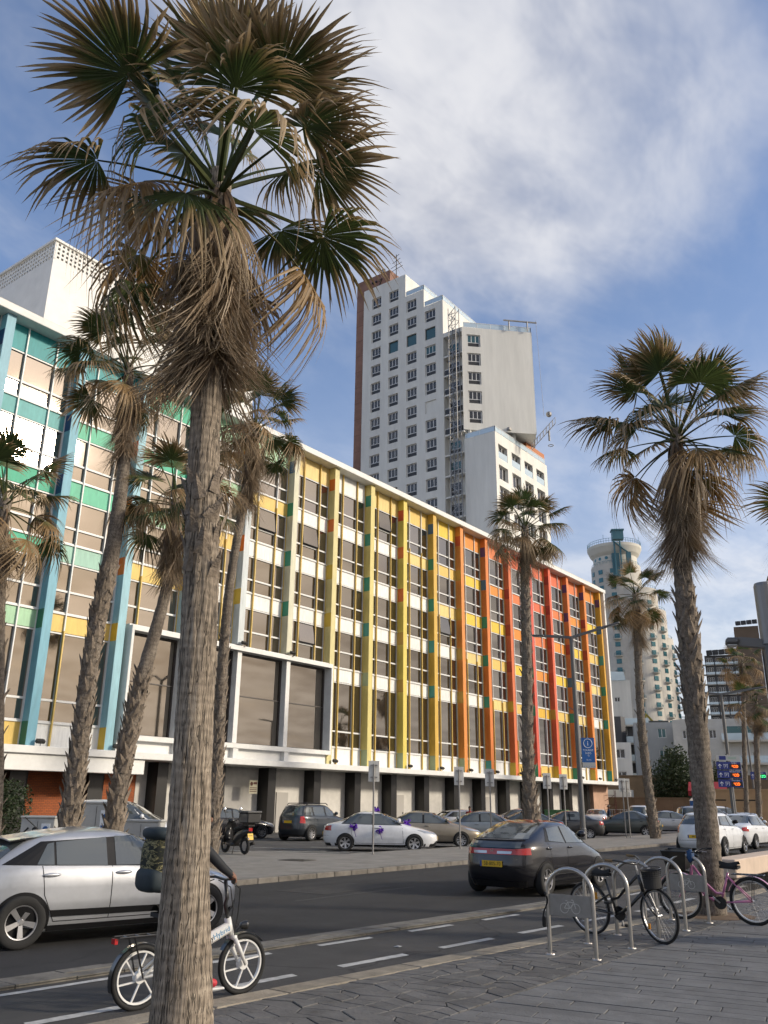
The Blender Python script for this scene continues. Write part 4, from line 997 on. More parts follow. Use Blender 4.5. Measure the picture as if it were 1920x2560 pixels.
def boot_mesh():
    b = MB()
    # split, upward pointing leaf base: wide foot, torn tip standing off the trunk (local x = outwards, z = up)
    b.add([(0,-.085,-.07),(0,.085,-.07),(.012,.0,-.09),(.02,-.06,.04),(.02,.06,.04),(.05,.0,.03),(.055,-.035,.13),(.06,.03,.12),(.085,0,.12),(.10,-.02,.20),(.105,.015,.185)],
          [(0,2,5,3),(2,1,4,5),(3,5,8,6),(5,4,7,8),(6,8,9),(8,7,10),(0,3,4,1),(3,6,7,4),(6,9,8),(8,10,7)])
    return b.mesh('leaf_base', m_boot)
BOOT = boot_mesh()
def interp(pts, t):
    P = pts; n = len(P)-1; x = t*n; i = min(int(x), n-1); f = x-i
    def g(j): return np.array(P[clamp(j, 0, n)], float)
    p0, p1, p2, p3 = g(i-1), g(i), g(i+1), g(i+2)
    return .5*((2*p1)+(-p0+p2)*f+(2*p0-5*p1+4*p2-p3)*f*f+(-p0+3*p1-3*p2+p3)*f**3)
def palm(label, pts, scale=1.0, nlive=26, ndead=50, skirt=1.6, bark='B', boots=(0,0,0), seed=1, group=None, detail=1, cx=None, tilt=(0,0), low_boots=0, elev=(80,-38), skr=1.0, jointed=False):
    """pts: (x, y, z, radius) along the trunk, the last one is the crown's heart"""
    rg = random.Random(seed); b0 = Vector(pts[0][:3]); root = empty('palm_tree', (b0.x, b0.y, .06), 0, label, 'palm', group)
    # trunk
    sides = 72 if detail > 2 else 28 if detail > 1 else 18; n = int((pts[-1][2]-pts[0][2])*(30 if detail > 2 else 9 if detail > 1 else 5))
    b = MB(); vs = []; ph = rg.random()*9
    for i in range(n+1):
        x, y, z, r = interp(pts, i/n)
        for j in range(sides):
            a = 6.283185*j/sides
            if detail > 2:
                fz = z*1.0
                fis = .007*mnoise.noise(Vector((3*math.cos(a), 3*math.sin(a), z*3.2)))+.0035*mnoise.noise(Vector((9*math.cos(a), 9*math.sin(a), z*9)))+.0014*math.sin(z*62+3*mnoise.noise(Vector((2*math.cos(a), 2*math.sin(a), z*2))))
                cv = abs(mnoise.noise(Vector((7*math.cos(a), 7*math.sin(a), z*1.1+5)))); fis -= .009*max(0, 1-cv/.07)
            else: fis = r*(.05*math.sin(z*22+2*math.sin(a*2+z))+rg.uniform(-.035,.035))
            rr = r+fis; vs.append((x-b0.x+rr*math.cos(a), y-b0.y+rr*math.sin(a), z-.06))
    b.add(vs, [(i*sides+j, i*sides+(j+1) % sides, (i+1)*sides+(j+1) % sides, (i+1)*sides+j) for i in range(n) for j in range(sides)])
    b.build('trunk', m_barkA if bark == 'A' else m_barkB, root, smooth=True)
    zt = pts[-1][2]; zb = pts[0][2]; L_ = zt-zb
    # leaf bases in a spiral between z fractions
    nb, f0, f1 = boots; joined = MB()
    for i in range(nb):
        t = f0+(f1-f0)*i/max(1, nb-1)+rg.uniform(-.004,.004); x, y, z, r = interp(pts, clamp(t, 0, 1)); a = i*2.39996+rg.uniform(-.2,.2)
        sc = (r/.16)*rg.uniform(.65,1.05)
        loc = (x-b0.x+r*.93*math.cos(a), y-b0.y+r*.93*math.sin(a), z-.06); eu = Euler((rg.uniform(-.35,.35), rg.uniform(-.30,.12), a))
        if jointed:
            M = Matrix.LocRotScale(Vector(loc), eu, Vector((sc,)*3)); joined.add([M @ v.co for v in BOOT.vertices], [tuple(p.vertices) for p in BOOT.polygons])
        else:
            o = link('leaf_base', BOOT, root); o.location = loc; o.rotation_euler = eu; o.scale = (sc, sc, sc*rg.uniform(.9,1.2))
    if jointed and nb: o = joined.build('leaf_base', m_boot, root); o['kind'] = 'stuff'
    hx, hy, hz, hr = pts[-1]; hub = Vector((hx-b0.x, hy-b0.y, hz-.06))
    tq = Euler((tilt[0], tilt[1], 0)).to_matrix()
    def place(me, az, el, sc, p, roll=0):
        M = Matrix.Translation(p) @ (tq @ (Euler((0,0,az)).to_matrix() @ Euler((0,-el,0)).to_matrix() @ Euler((roll,0,0)).to_matrix())).to_4x4() @ Matrix.Diagonal((sc,sc,sc,1))
        o = link('frond' if me not in S_F else 'dead_frond', me, root); o.matrix_local = M; return o
    for i in range(nlive):
        t = (i+.3)/nlive; el = R_(elev[0]-(elev[0]-elev[1])*t**.85)+rg.uniform(-.16,.16); az = i*2.39996+rg.uniform(-.3,.3)+seed
        if el > R_(35): me = rg.choice(G_F[:3])
        elif el > R_(2): me = rg.choice(G_F[1:]+D_F[:2])
        else: me = rg.choice(D_F+G_F[3:])
        place(me, az, el, scale*rg.uniform(.88,1.12), hub+Vector((.05*math.cos(az), .05*math.sin(az), -.35*t*scale)), rg.uniform(-.5,.5))
    for i in range(ndead):
        t = i/max(1, ndead-1); az = i*2.39996*1.02+rg.uniform(-.4,.4); el = R_(-58-22*t**.6)+rg.uniform(-.08,.08)
        zz = hub.z-.25*scale-t*skirt*.62; x, y, z_, r = interp(pts, clamp((zz+.06-zb)/L_, 0, 1))
        p = Vector((x-b0.x+.9*r*math.cos(az), y-b0.y+.9*r*math.sin(az), zz)); me = rg.choice(S_F)
        place(me, az, el, scale*rg.uniform(.75,1.1)*skr, p, rg.uniform(-.35,.35))
    return root
palm('large foreground palm with a furrowed grey trunk and a shaggy skirt of dead fronds', [(-5.0,4.41,-.05,.245), (-5.01,4.40,.4,.215), (-5.04,4.37,1.24,.168), (-5.06,4.35,2.19,.143), (-5.08,4.32,3.29,.140), (-5.11,4.28,4.2,.132), (-5.13,4.26,4.87,.125), (-5.17,4.22,7.38,.105)],
     scale=.96, nlive=30, ndead=140, skirt=1.65, bark='A', boots=(26,.60,.74), seed=5, detail=3, elev=(86,-20))
palm('palm on the island whose ringed trunk leans right in front of the blue pillars', [(-17.47,11.69,0,.24), (-17.47,11.69,1.19,.21), (-17.47,11.7,2.63,.195), (-17.45,11.73,5.35,.19), (-17.35,11.88,7.85,.185), (-17.34,11.88,10.76,.13), (-17.44,11.75,12.7,.12)],
     scale=1.02, nlive=26, ndead=64, skirt=2.6, boots=(210,.05,.62), seed=11, detail=2, elev=(80,-24), skr=.95)
palm('curved palm on the island in front of the projecting white window frame', [(-17.47,12.85,0,.24), (-17.47,12.85,1.17,.21), (-17.4,12.95,3.14,.195), (-17.29,13.09,4.56,.18), (-17.04,13.43,7.32,.13), (-17.05,13.41,9.3,.12)],
     scale=1.02, nlive=26, ndead=54, skirt=1.9, boots=(170,.06,.62), seed=23, detail=2, elev=(78,-24), skr=.95)
palm('slim palm partly hidden behind the large foreground palm trunk', [(-17.5,15.9,0,.22), (-17.5,15.92,2.3,.16), (-17.52,15.9,3.84,.155), (-17.52,15.9,7.12,.128), (-17.35,16.09,10.13,.12), (-17.21,16.24,12.6,.11)],
     scale=1.0, nlive=28, ndead=70, skirt=2.6, boots=(150,.06,.55), seed=31, detail=2, elev=(82,-24), skr=.95)
palm('palm at the left edge of the photo in front of the teal panels', [(-17.5,9.9,0,.22), (-17.51,9.88,1.76,.165), (-17.81,9.36,6.64,.13), (-17.86,9.27,8.25,.12)],
     scale=.95, nlive=20, ndead=24, skirt=1.6, boots=(90,.06,.8), seed=41, detail=1, jointed=True)
palm('palm standing on the island in front of the red pillars', [(-17.36,33.21,0,.33), (-17.36,33.21,1.01,.30), (-17.4,33.19,3.54,.245), (-17.26,33.26,8.61,.215), (-17.22,33.29,11.51,.19), (-17.12,33.34,13.9,.16)],
     scale=1.15, nlive=26, ndead=44, skirt=2.3, boots=(200,.04,.85), seed=53, detail=2, elev=(82,-24), jointed=True, skr=.85)
palm('leaning palm on the island in front of the round tower', [(-17.35,47.17,0,.27), (-17.47,47.13,2.05,.23), (-17.57,47.09,6.27,.215), (-17.36,47.17,11.66,.19), (-17.3,47.19,13.5,.17)],
     scale=1.22, nlive=24, ndead=44, skirt=2.8, boots=(160,.03,.8), seed=61, detail=1, elev=(78,-45), jointed=True)
palm('large palm on the promenade beside the bicycle racks at the right', [(-4.92,15.71,-.02,.235), (-4.88,15.72,.93,.197), (-4.86,15.72,2.9,.186), (-4.84,15.73,4.68,.178), (-4.81,15.74,6.21,.158), (-4.66,15.79,8.9,.12)],
     scale=1.10, nlive=30, ndead=120, skirt=2.1, boots=(84,.44,.74), seed=77, detail=2, elev=(88,-26))
palm('small far palm with a bushy dry crown left of the two at the right edge', [(-19.39,72.45,0,.20), (-18.85,72.59,6.76,.165), (-18.34,72.73,11.78,.15), (-18.33,72.73,12.9,.13)], scale=1.15, nlive=18, ndead=26, skirt=1.8, boots=(60,.05,.8), seed=83, jointed=True, elev=(75,-50))
palm('small far palm with a drooping skirt right of its pair at the right edge', [(-17.32,67.82,0,.21), (-16.9,67.9,5,.20), (-16.6,68.0,8,.17), (-16.5,68.03,9.2,.14)], scale=1.15, nlive=18, ndead=26, skirt=1.8, boots=(60,.05,.8), seed=97, jointed=True, elev=(75,-50))
palm('palm at the far right edge of which only frond tips show', [(-1.75,14.0,0,.24), (-1.8,13.95,2,.18), (-1.9,13.9,4.0,.16), (-1.75,13.9,5.5,.12)], scale=.88, nlive=20, ndead=20, skirt=1.4, boots=(40,.4,.8), seed=101, jointed=True)
# ================================================================== CARS
m_tyre = mat('tyre_rubber', (.018,.018,.018), .85)
m_alloy = mat('alloy_rim', (.50,.50,.51), .3, .9)
m_carglass = mat('car_glass', (.13,.145,.145), .05, .55, coat=.6)
m_trim = mat('black_car_trim', (.012,.012,.013), .38, spec=.3)
m_seam = mat('panel_gap', (.01,.01,.01), .9)
m_red = mat('tail_light_red', (.42,.012,.012), .15, coat=1.0)
m_lamp = mat('head_light_glass', (.55,.57,.58), .08, .5, coat=1.0)
m_plate = mat('yellow_number_plate', (.75,.46,.02), .5)
m_plblue = mat('plate_blue_band', (.02,.07,.30), .5)
m_ink = mat('black_ink', (.01,.01,.01), .7)
m_chrome = mat('chrome', (.6,.6,.6), .15, 1.0)
def paintm(name, col, metal=0.0, rough=.35, dust=.12): return mat('car_paint_'+name, col, rough, metal, var=dust, vscale=1.6, coat=.9)
def sm_curve(pts, dz=.004, k=9):
    zs = [p[0] for p in pts]; xs = [p[1] for p in pts]; Z = np.arange(zs[0]-.2, zs[-1]+.2, dz); X = np.interp(Z, zs, xs)
    ker = np.hanning(2*k+1); ker /= ker.sum(); X = np.convolve(np.pad(X, k, 'edge'), ker, 'valid'); return lambda z: float(np.interp(z, Z, X))
class Body:
    def __init__(s, nose, tail, hw, n=4.2, wb=2.6, wr=.31, win=None, glass=None):
        s.xf = sm_curve(nose); s.xr = sm_curve(tail); s.b = sm_curve(hw); s.n = n; s.z0 = nose[0][0]; s.z1 = nose[-1][0]; s.wb = wb; s.wr = wr; s.win = win; s.glass = glass; s.me = None; s.hwm = max(h[1] for h in hw)
    def ext(s, z): f, r = s.xf(z), s.xr(z); return (f+r)/2, max(.02, (f-r)/2)
    def side(s, x, z):
        c, a = s.ext(z); u = clamp(abs((x-c)/a), 0, .9995); return s.b(z)*(1-u**s.n)**(1/s.n)
    def end(s, y, z, front):
        c, a = s.ext(z); u = clamp(abs(y)/s.b(z), 0, .9995); d = a*(1-u**s.n)**(1/s.n); return c+d if front else c-d
    def sp(s, x, z, sg, o):
        e = .01; y = s.side(x, z); dx = (s.side(x+e, z)-s.side(x-e, z))/(2*e); dz = (s.side(x, min(z+e, s.z1))-s.side(x, z-e))/(2*e)
        n = Vector((-dx, 1, -dz)).normalized(); return (x+n.x*o, sg*(y+n.y*o), z+n.z*o)
    def ep(s, y, z, front, o):
        e = .01; x = s.end(y, z, front); sg = 1 if front else -1
        dy = (s.end(y+e, z, front)-s.end(y-e, z, front))/(2*e); dz = (s.end(y, min(z+e, s.z1), front)-s.end(y, z-e, front))/(2*e)
        n = Vector((1, -dy, -dz)).normalized()*sg; n = -n if n.x*sg < 0 else n; return (x+n.x*o, y+n.y*o, z+n.z*o)
    def pside(s, b, q, sg, o, nu=8, nv=4):
        (x0,z0),(x1,z1),(x2,z2),(x3,z3) = q
        def f(u, v): return s.sp((x0*(1-u)+x1*u)*(1-v)+(x3*(1-u)+x2*u)*v, (z0*(1-u)+z1*u)*(1-v)+(z3*(1-u)+z2*u)*v, sg, o)
        return b.grid(f, nu, nv)
    def pend(s, b, q, front, o, nu=10, nv=4):
        (x0,z0),(x1,z1),(x2,z2),(x3,z3) = q
        def f(u, v):
            z = (z0*(1-u)+z1*u)*(1-v)+(z3*(1-u)+z2*u)*v; y = (x0*(1-u)+x1*u)*(1-v)+(x3*(1-u)+x2*u)*v
            return s.ep(y*s.b(z), z, front, o)     # y as a fraction of the half width
        return b.grid(f, nu, nv)
    def mesh(s):
        if s.me: return s.me
        zs = list(np.linspace(s.z0, s.z1-.16, 22))+list(np.linspace(s.z1-.14, s.z1, 14)); N_ = 96; b = MB(); th = np.linspace(0, 2*np.pi, 1441)
        for z in zs:
            c, a = s.ext(z); bb = s.b(z); X = c+a*np.sign(np.cos(th))*np.abs(np.cos(th))**(2/s.n); Y = bb*np.sign(np.sin(th))*np.abs(np.sin(th))**(2/s.n)
            d = np.concatenate([[0], np.cumsum(np.hypot(np.diff(X), np.diff(Y)))]); t = np.linspace(0, d[-1], N_+1)[:-1]
            b.v += [(float(x), float(y), float(z)) for x, y in zip(np.interp(t, d, X), np.interp(t, d, Y))]
        k = len(zs); fs = [(i*N_+j, i*N_+(j+1) % N_, (i+1)*N_+(j+1) % N_, (i+1)*N_+j) for i in range(k-1) for j in range(N_)]
        fs += [tuple((k-1)*N_+j for j in range(N_)), tuple(reversed(range(N_)))]; b.f = fs; b.m = [0]*len(fs)
        s.me = b.mesh('body', m_trim, smooth=True); return s.me
HW = lambda s, zt, top: [(.18,.90*s), (.28,.95*s), (.5,1.0*s), (.75,.995*s), (top-.02,.965*s), (top+.05,.925*s), (top+.22,.83*s), (zt-.11,.735*s), (zt-.05,.66*s), (zt-.015,.50*s), (zt,.22*s)]
TYPES = dict(
 hatch=Body([(.18,1.95),(.35,2.03),(.55,2.02),(.68,1.95),(.80,1.72),(.91,1.30),(.95,1.12),(1.17,.68),(1.33,.28),(1.39,.02),(1.42,-.22)],
   [(.18,-1.90),(.4,-2.0),(.6,-2.01),(.75,-1.99),(.93,-1.92),(1.02,-1.80),(1.13,-1.62),(1.24,-1.42),(1.32,-1.20),(1.385,-.75),(1.42,-.38)], HW(.865, 1.42, .91), wb=2.57, wr=.315,
   win=[[(-1.58,.985),(.84,.91),(.31,1.325),(-1.10,1.255)]], glass=[[(-1.16,.98),(-.94,.97),(-.94,1.24),(-1.02,1.225)],[(-.91,.97),(-.22,.945),(-.22,1.30),(-.91,1.245)],[(-.10,.945),(.72,.93),(.26,1.305),(-.10,1.31)]]),
 civic=Body([(.17,2.0),(.4,2.10),(.6,2.08),(.72,1.95),(.85,1.55),(.95,1.2),(1.15,.85),(1.36,.35),(1.43,.0),(1.46,-.25)],
   [(.17,-1.98),(.4,-2.1),(.6,-2.12),(.8,-2.08),(.95,-2.04),(1.02,-1.98),(1.08,-1.88),(1.2,-1.55),(1.32,-1.15),(1.40,-.85),(1.44,-.6),(1.46,-.4)], HW(.885, 1.46, .95), wb=2.62, wr=.32,
   win=[[(-1.20,1.04),(.95,.96),(.40,1.34),(-.95,1.31)]], glass=[[(-1.05,1.05),(-.35,1.0),(-.35,1.33),(-.90,1.30)],[(-.27,1.0),(.82,.97),(.36,1.325),(-.27,1.34)]]),
 sedan=Body([(.18,2.12),(.4,2.24),(.6,2.22),(.7,2.1),(.82,1.7),(.93,1.2),(.98,1.0),(1.2,.55),(1.38,.1),(1.44,-.2),(1.46,-.4)],
   [(.18,-2.1),(.4,-2.22),(.6,-2.24),(.85,-2.2),(.98,-2.10),(1.04,-1.78),(1.08,-1.58),(1.25,-1.22),(1.38,-.95),(1.44,-.72),(1.46,-.55)], HW(.88, 1.46, .94), wb=2.65, wr=.315,
   win=[[(-1.50,.99),(.86,.945),(.22,1.37),(-1.02,1.365)]], glass=[[(-1.40,1.0),(-.32,.98),(-.32,1.36),(-.98,1.345)],[(-.24,.98),(.76,.955),(.18,1.36),(-.24,1.365)]]),
 suv=Body([(.26,2.0),(.5,2.13),(.8,2.12),(.92,2.0),(1.02,1.5),(1.1,1.1),(1.35,.75),(1.55,.4),(1.64,.1),(1.68,-.2)],
   [(.26,-2.0),(.5,-2.14),(.8,-2.12),(1.1,-2.05),(1.3,-1.95),(1.5,-1.82),(1.6,-1.7),(1.65,-1.4),(1.68,-.9)], HW(.91, 1.68, 1.06), wb=2.67, wr=.355,
   win=[[(-1.75,1.13),(.86,1.09),(.40,1.54),(-1.55,1.54)]], glass=[[(-1.68,1.15),(-1.18,1.14),(-1.18,1.52),(-1.50,1.52)],[(-1.08,1.14),(-.25,1.12),(-.25,1.53),(-1.08,1.53)],[(-.14,1.12),(.74,1.10),(.36,1.52),(-.14,1.53)]]),
 cross=Body([(.22,1.98),(.45,2.06),(.7,2.05),(.85,1.93),(.98,1.5),(1.05,1.15),(1.25,.85),(1.44,.45),(1.53,.1),(1.57,-.2)],
   [(.22,-1.92),(.45,-2.06),(.7,-2.05),(.95,-1.98),(1.1,-1.90),(1.3,-1.66),(1.45,-1.42),(1.52,-1.2),(1.55,-.9),(1.57,-.6)], HW(.885, 1.57, 1.0), wb=2.53, wr=.345,
   win=[[(-1.42,1.10),(.90,1.02),(.42,1.44),(-1.10,1.42)]], glass=[[(-1.25,1.12),(-.32,1.07),(-.32,1.43),(-1.05,1.40)],[(-.22,1.07),(.78,1.04),(.38,1.42),(-.22,1.44)]]),
 van=Body([(.24,2.15),(.5,2.25),(.75,2.22),(.95,1.9),(1.08,1.5),(1.3,1.05),(1.6,.55),(1.72,.2),(1.78,-.2)],
   [(.24,-2.15),(.5,-2.25),(.9,-2.24),(1.3,-2.16),(1.55,-2.08),(1.68,-1.95),(1.75,-1.6),(1.78,-.9)], HW(.92, 1.78, 1.08), wb=2.75, wr=.33,
   win=[[(-1.95,1.14),(1.05,1.10),(.45,1.62),(-1.85,1.62)]], glass=[[(-1.88,1.16),(-1.0,1.15),(-1.0,1.6),(-1.80,1.6)],[(-.9,1.15),(-.05,1.14),(-.05,1.6),(-.9,1.6)],[(.05,1.14),(.92,1.12),(.40,1.6),(.05,1.6)]]))
TS = {'hatch':(.95,1.35,1.04,1.27), 'civic':(.95,1.39,1.10,1.385), 'sedan':(.985,1.40,1.075,1.395), 'suv':(1.10,1.60,1.16,1.58), 'cross':(1.05,1.50,1.12,1.46), 'van':(1.08,1.70,1.2,1.66)}
def wheel_meshes():
    Mx = Matrix.Rotation(R_(-90), 4, 'X'); out = {}
    t = MB(); t.lathe([(.62,-.32),(.86,-.36),(.96,-.33),(1.0,-.22),(1.0,.22),(.96,.33),(.86,.36),(.64,.33),(.60,.2),(.60,-.2)], 40, Mx, closed=True); out['tyre'] = t.mesh('tyre', m_tyre, smooth=True)
    for nm, ns, sw in (('five', 5, .105), ('multi', 10, .06), ('star', 6, .11)):
        r = MB(); r.lathe([(.64,.33),(.60,.32),(.585,.25)], 40, Mx); r.mi = 1; r.lathe([(.585,.25),(.57,.16),(.57,-.2)], 40, Mx); r.mi = 0
        r.lathe([(.001,.24),(.10,.24),(.13,.20),(.13,.05)], 20, Mx)
        for k in range(ns):
            a = 6.283*k/ns; M = Matrix.Rotation(a, 4, 'Y')
            vs = [M @ Vector(p) for p in ((.08,.20,-sw*.75),(.08,.20,sw*.75),(.60,.27,sw*1.1),(.60,.27,-sw*1.1),(.08,.10,-sw*.75),(.08,.10,sw*.75),(.60,.16,sw*1.1),(.60,.16,-sw*1.1))]
            r.add(vs, [(0,1,2,3),(4,7,6,5),(0,4,5,1),(1,5,6,2),(2,6,7,3),(3,7,4,0)])
        out[nm] = r.mesh('rim', [m_alloy, m_trim])
    d = MB(); d.lathe([(.001,.03),(.58,.03)], 32, Mx); out['disc'] = d.mesh('brake_disc', m_trim)
    return out
WM = wheel_meshes()
def car(kind, label, loc, psi, paint, rim='five', cat='car', name='parked_car', group=None, plate_r='', plate_f='', steer=0, tail='std', extras=True, near=False, z=0.0):
    B = TYPES[kind]; t = empty(name, (loc[0], loc[1], z), R_(psi), label, cat, group)
    me = B.mesh().copy(); me.materials.clear(); me.materials.append(paint); body = link('body', me, t)
    z0w, z1w, z0r, z1r = TS[kind]
    # dark lower skirt and wheel arches
    for s in (1, -1): b = MB(); B.pside(b, [(-B.wb/2+.34,.185),(B.wb/2-.34,.185),(B.wb/2-.34,.255),(-B.wb/2+.34,.255)], s, .006, 10, 2); b.build('sill_trim', m_trim, t)
    for fr in (1, 0): b = MB(); B.pend(b, [(-.9,.19),(.9,.19),(.9,.30),(-.9,.30)], fr, .006, 14, 2); b.build('bumper_trim', m_trim, t)
    for fx in (1, -1):
        for s in (1, -1):
            xc = fx*B.wb/2; b = MB(); R0, R1 = 0, B.wr*1.11
            b.grid(lambda u, v: B.sp(xc+(R1*v)*math.cos(math.pi*(1.18*u-.09)), max(.185, B.wr+(R1*v)*math.sin(math.pi*(1.18*u-.09))), s, .007), 22, 4)
            b.build('wheel_arch', m_trim, t)
            w = link('wheel', WM['tyre'], t); yy = B.side(xc, .52)
            w.location = (xc, s*(yy-.062), B.wr); w.scale = (B.wr, B.wr*(.8 if s > 0 else .8), B.wr); w.rotation_euler = (0, rng.uniform(0, 6), (0 if s > 0 else math.pi)+(R_(steer) if fx > 0 else 0))
            link('rim', WM[rim], w); link('brake_disc', WM['disc'], w)
    # glazing
    for s in (1, -1):
        b = MB(); B.pside(b, B.win[0], s, .004, 18, 5); b.build('window_surround', m_trim, t)
        for q in B.glass:
            b = MB(); B.pside(b, q, s, .010, 8, 5); b.build('side_window', m_carglass, t)
    b = MB(); B.pend(b, [(-.86,z0w+.01),(.86,z0w+.01),(.82,z1w),(-.82,z1w)], 1, .006, 14, 8); b.build('windscreen', m_carglass, t)
    b = MB(); B.pend(b, [(-.82,z0r),(.82,z0r),(.80,z1r),(-.80,z1r)], 0, .006, 14, 8); b.build('rear_window', m_carglass, t)
    # lights
    zh = z0w
    for s in (1, -1):
        hz = .62 if kind in ('hatch','sedan','civic') else .74
        b = MB(); q = [(.50*s,hz),(.88*s,hz+.06),(.88*s,hz+.17),(.55*s,hz+.10)]; B.pend(b, q, 1, .006, 10, 4); b.build('head_light', m_lamp, t)
        if tail == 'bar': q = [(.60*s,.80),(.86*s,.80),(.86*s,.93),(.60*s,.91)]
        elif tail == 'tall': q = [(.72*s,.82),(.88*s,.80),(.87*s,1.12),(.74*s,1.10)]
        else: q = [(.62*s,.76),(.86*s,.74),(.86*s,.93),(.62*s,.90)]
        b = MB(); B.pend(b, q, 0, .007, 10, 4); b.build('tail_light', m_red, t)
    if tail == 'bar':
        b = MB(); B.pend(b, [(-.60,.80),(.60,.80),(.60,.91),(-.60,.91)], 0, .007, 14, 3); b.build('light_bar', m_red, t)
        for s in (1, -1):
            b = MB(); B.pend(b, [(.14*s,.815),(.50*s,.815),(.52*s,.865),(.14*s,.865)], 0, .012, 6, 2); b.build('reversing_light', m_lamp, t)
        M = frame(B.ep(0, .86, 0, .013), (0,-1,0)); lettering('badge', 'H', .11, m_chrome, t, M)
    # grille
    b = MB(); gz = .56 if kind in ('hatch','sedan','civic') else .66; B.pend(b, [(-.42,gz),(.42,gz),(.46,gz+.10),(-.46,gz+.10)], 1, .007, 10, 3); b.build('grille', m_trim, t)
    b = MB(); B.pend(b, [(-.7,.30),(.7,.30),(.62,.40),(-.62,.40)], 1, .007, 10, 3); b.build('air_intake', m_trim, t)
    b = MB(); B.pend(b, [(-.46,gz+.105),(.46,gz+.105),(.46,gz+.12),(-.46,gz+.12)], 1, .010, 10, 1); b.build('grille_bar', m_chrome, t)
    # plates
    for fr, txt in ((1, plate_f), (0, plate_r)):
        zc = .48 if fr else (.62 if kind in ('sedan','civic') else .70 if kind != 'suv' else .86); xo = B.ep(0, zc, fr, .012)
        M = frame(xo, (0, 1 if fr else -1, 0)); p = MB().obox(M, .52, .115, .012).build('number_plate', m_plate, t)
        MB().obox(M @ Matrix.Translation((-.238,0,.002)), .042, .111, .012).build('plate_band', m_plblue, p)
        if txt: lettering('plate_number', txt, .105, m_ink, p, M @ Matrix.Translation((.03,0,.0085)), sx=.92)
    # seams, handles, mirrors
    zt_, zb_ = B.win[0][0][1], .30
    mid = B.glass[-1][0][0]-.05
    rear = -B.wb/2+.30
    if near:
        for s in (1, -1):
            for q, nu, nv in (([(mid-.005,zb_),(mid+.005,zb_),(mid+.005,zt_-.03),(mid-.005,zt_-.03)], 1, 6),
                ([(B.wb/2-.42,zb_),(B.wb/2-.41,zb_),(B.glass[-1][1][0]+.10,zt_-.03),(B.glass[-1][1][0]+.09,zt_-.03)], 1, 6),
                ([(rear+.1,zb_),(rear+.11,zb_),(rear-.05,.62),(rear-.06,.62)], 1, 4), ([(rear-.06,.62),(rear-.05,.62),(rear-.10,zt_-.02),(rear-.11,zt_-.02)], 1, 4),
                ([(rear+.1,zb_-.005),(B.wb/2-.42,zb_-.005),(B.wb/2-.42,zb_+.005),(rear+.1,zb_+.005)], 10, 1)):
                b = MB(); B.pside(b, q, s, .003, nu, nv); b.build('panel_gap', m_seam, t)
        b = MB(); B.pend(b, [(-.80,.555),(.80,.555),(.80,.564),(-.80,.564)], 0, .003, 14, 1); b.build('panel_gap', m_seam, t)
    for s in (1, -1):
        for xh in ((mid-.22, .30) if True else ()):
            xx = mid-.86 if xh == .30 else mid-.06
            xx = {0: mid+.06, 1: mid-.92}[0 if xh == .30 else 1]
            p = B.sp(xx+.1, zt_-.13, s, .012); hbm = MB(); hbm.ball(p, .095, 12, 8, (1.25,.24,.27)); hbm.build('door_handle', paint, t, smooth=True)
        p = Vector(B.sp(B.glass[-1][1][0]-.06, zt_+.05, s, .09)); mb = MB(); M = Matrix.Translation(p); mb.ball(p, .1, 12, 8, (.75,1.1,.78)); mo = mb.build('wing_mirror', m_trim if kind == 'cross' else paint, t, smooth=True)
        MB().bar(p-Vector((0,.11*s,.04)), p-Vector((-.02,.02*s,.03)), .05).build('mirror_arm', m_trim, mo)
    if kind in ('suv',):
        for s in (1, -1): MB().tube([(-1.45,s*.60,1.63),(-1.35,s*.60,1.70),(.05,s*.60,1.71),(.2,s*.60,1.62)], .022, 6).build('roof_rail', m_trim, t)
    if kind in ('hatch',):
        b = MB(); b.grid(lambda u, v: (-1.06-.42*v, -.55+1.10*u, 1.352-.05*v-.03*(2*u-1)**2), 10, 4); b.grid(lambda u, v: (-1.06-.42*v, -.55+1.10*u, 1.335-.05*v-.03*(2*u-1)**2), 10, 4)
        b.grid(lambda u, v: (-1.48, -.55+1.10*u, 1.285+.017*v-.03*(2*u-1)**2), 10, 1); b.build('roof_spoiler', paint, t, smooth=True)
        b = MB(); b.bar((-.95,0,1.39), (-1.15,0,1.55), .012); b.build('aerial', m_trim, t)
        for s in (1, -1):
            b = MB(); B.pside(b, [(-.92,.36),(.80,.34),(.80,.42),(-.95,.44)], s, .012, 12, 2); b.build('side_moulding', m_trim, t)
    if kind == 'civic':
        b = MB(); b.grid(lambda u, v: (B.end((-.78+1.56*u)*B.b(1.07), 1.07, 0)-.05*v+.04, (-.78+1.56*u)*B.b(1.07), 1.085+.0*v), 12, 2)
        b.grid(lambda u, v: (B.end((-.78+1.56*u)*B.b(1.07), 1.07, 0)-.012, (-.78+1.56*u)*B.b(1.07), 1.04+.045*v), 12, 1); b.build('tail_spoiler', m_trim, t, smooth=True)
        b = MB(); B.pend(b, [(-.7,.93),(.7,.93),(.74,1.035),(-.74,1.035)], 0, .008, 12, 3); b.build('lower_rear_window', m_carglass, t)
        for s in (1, -1):
            b = MB(); B.pside(b, [(-B.wb/2+.3,.40),(B.wb/2-.36,.38),(B.wb/2-.36,.395),(-B.wb/2+.3,.415)], s, .008, 10, 1); b.build('side_moulding', m_chrome, t)
        M = frame(B.ep(-.52, .73, 0, .012), (0,-1,0)); lettering('badge', 'i-VTEC', .05, m_chrome, t, M)
    return t
P_silver = paintm('silver', (.48,.495,.52), .5, .34); P_black = paintm('black', (.010,.010,.014), .2, .25, .25); P_white = paintm('white', (.74,.75,.76), 0, .3)
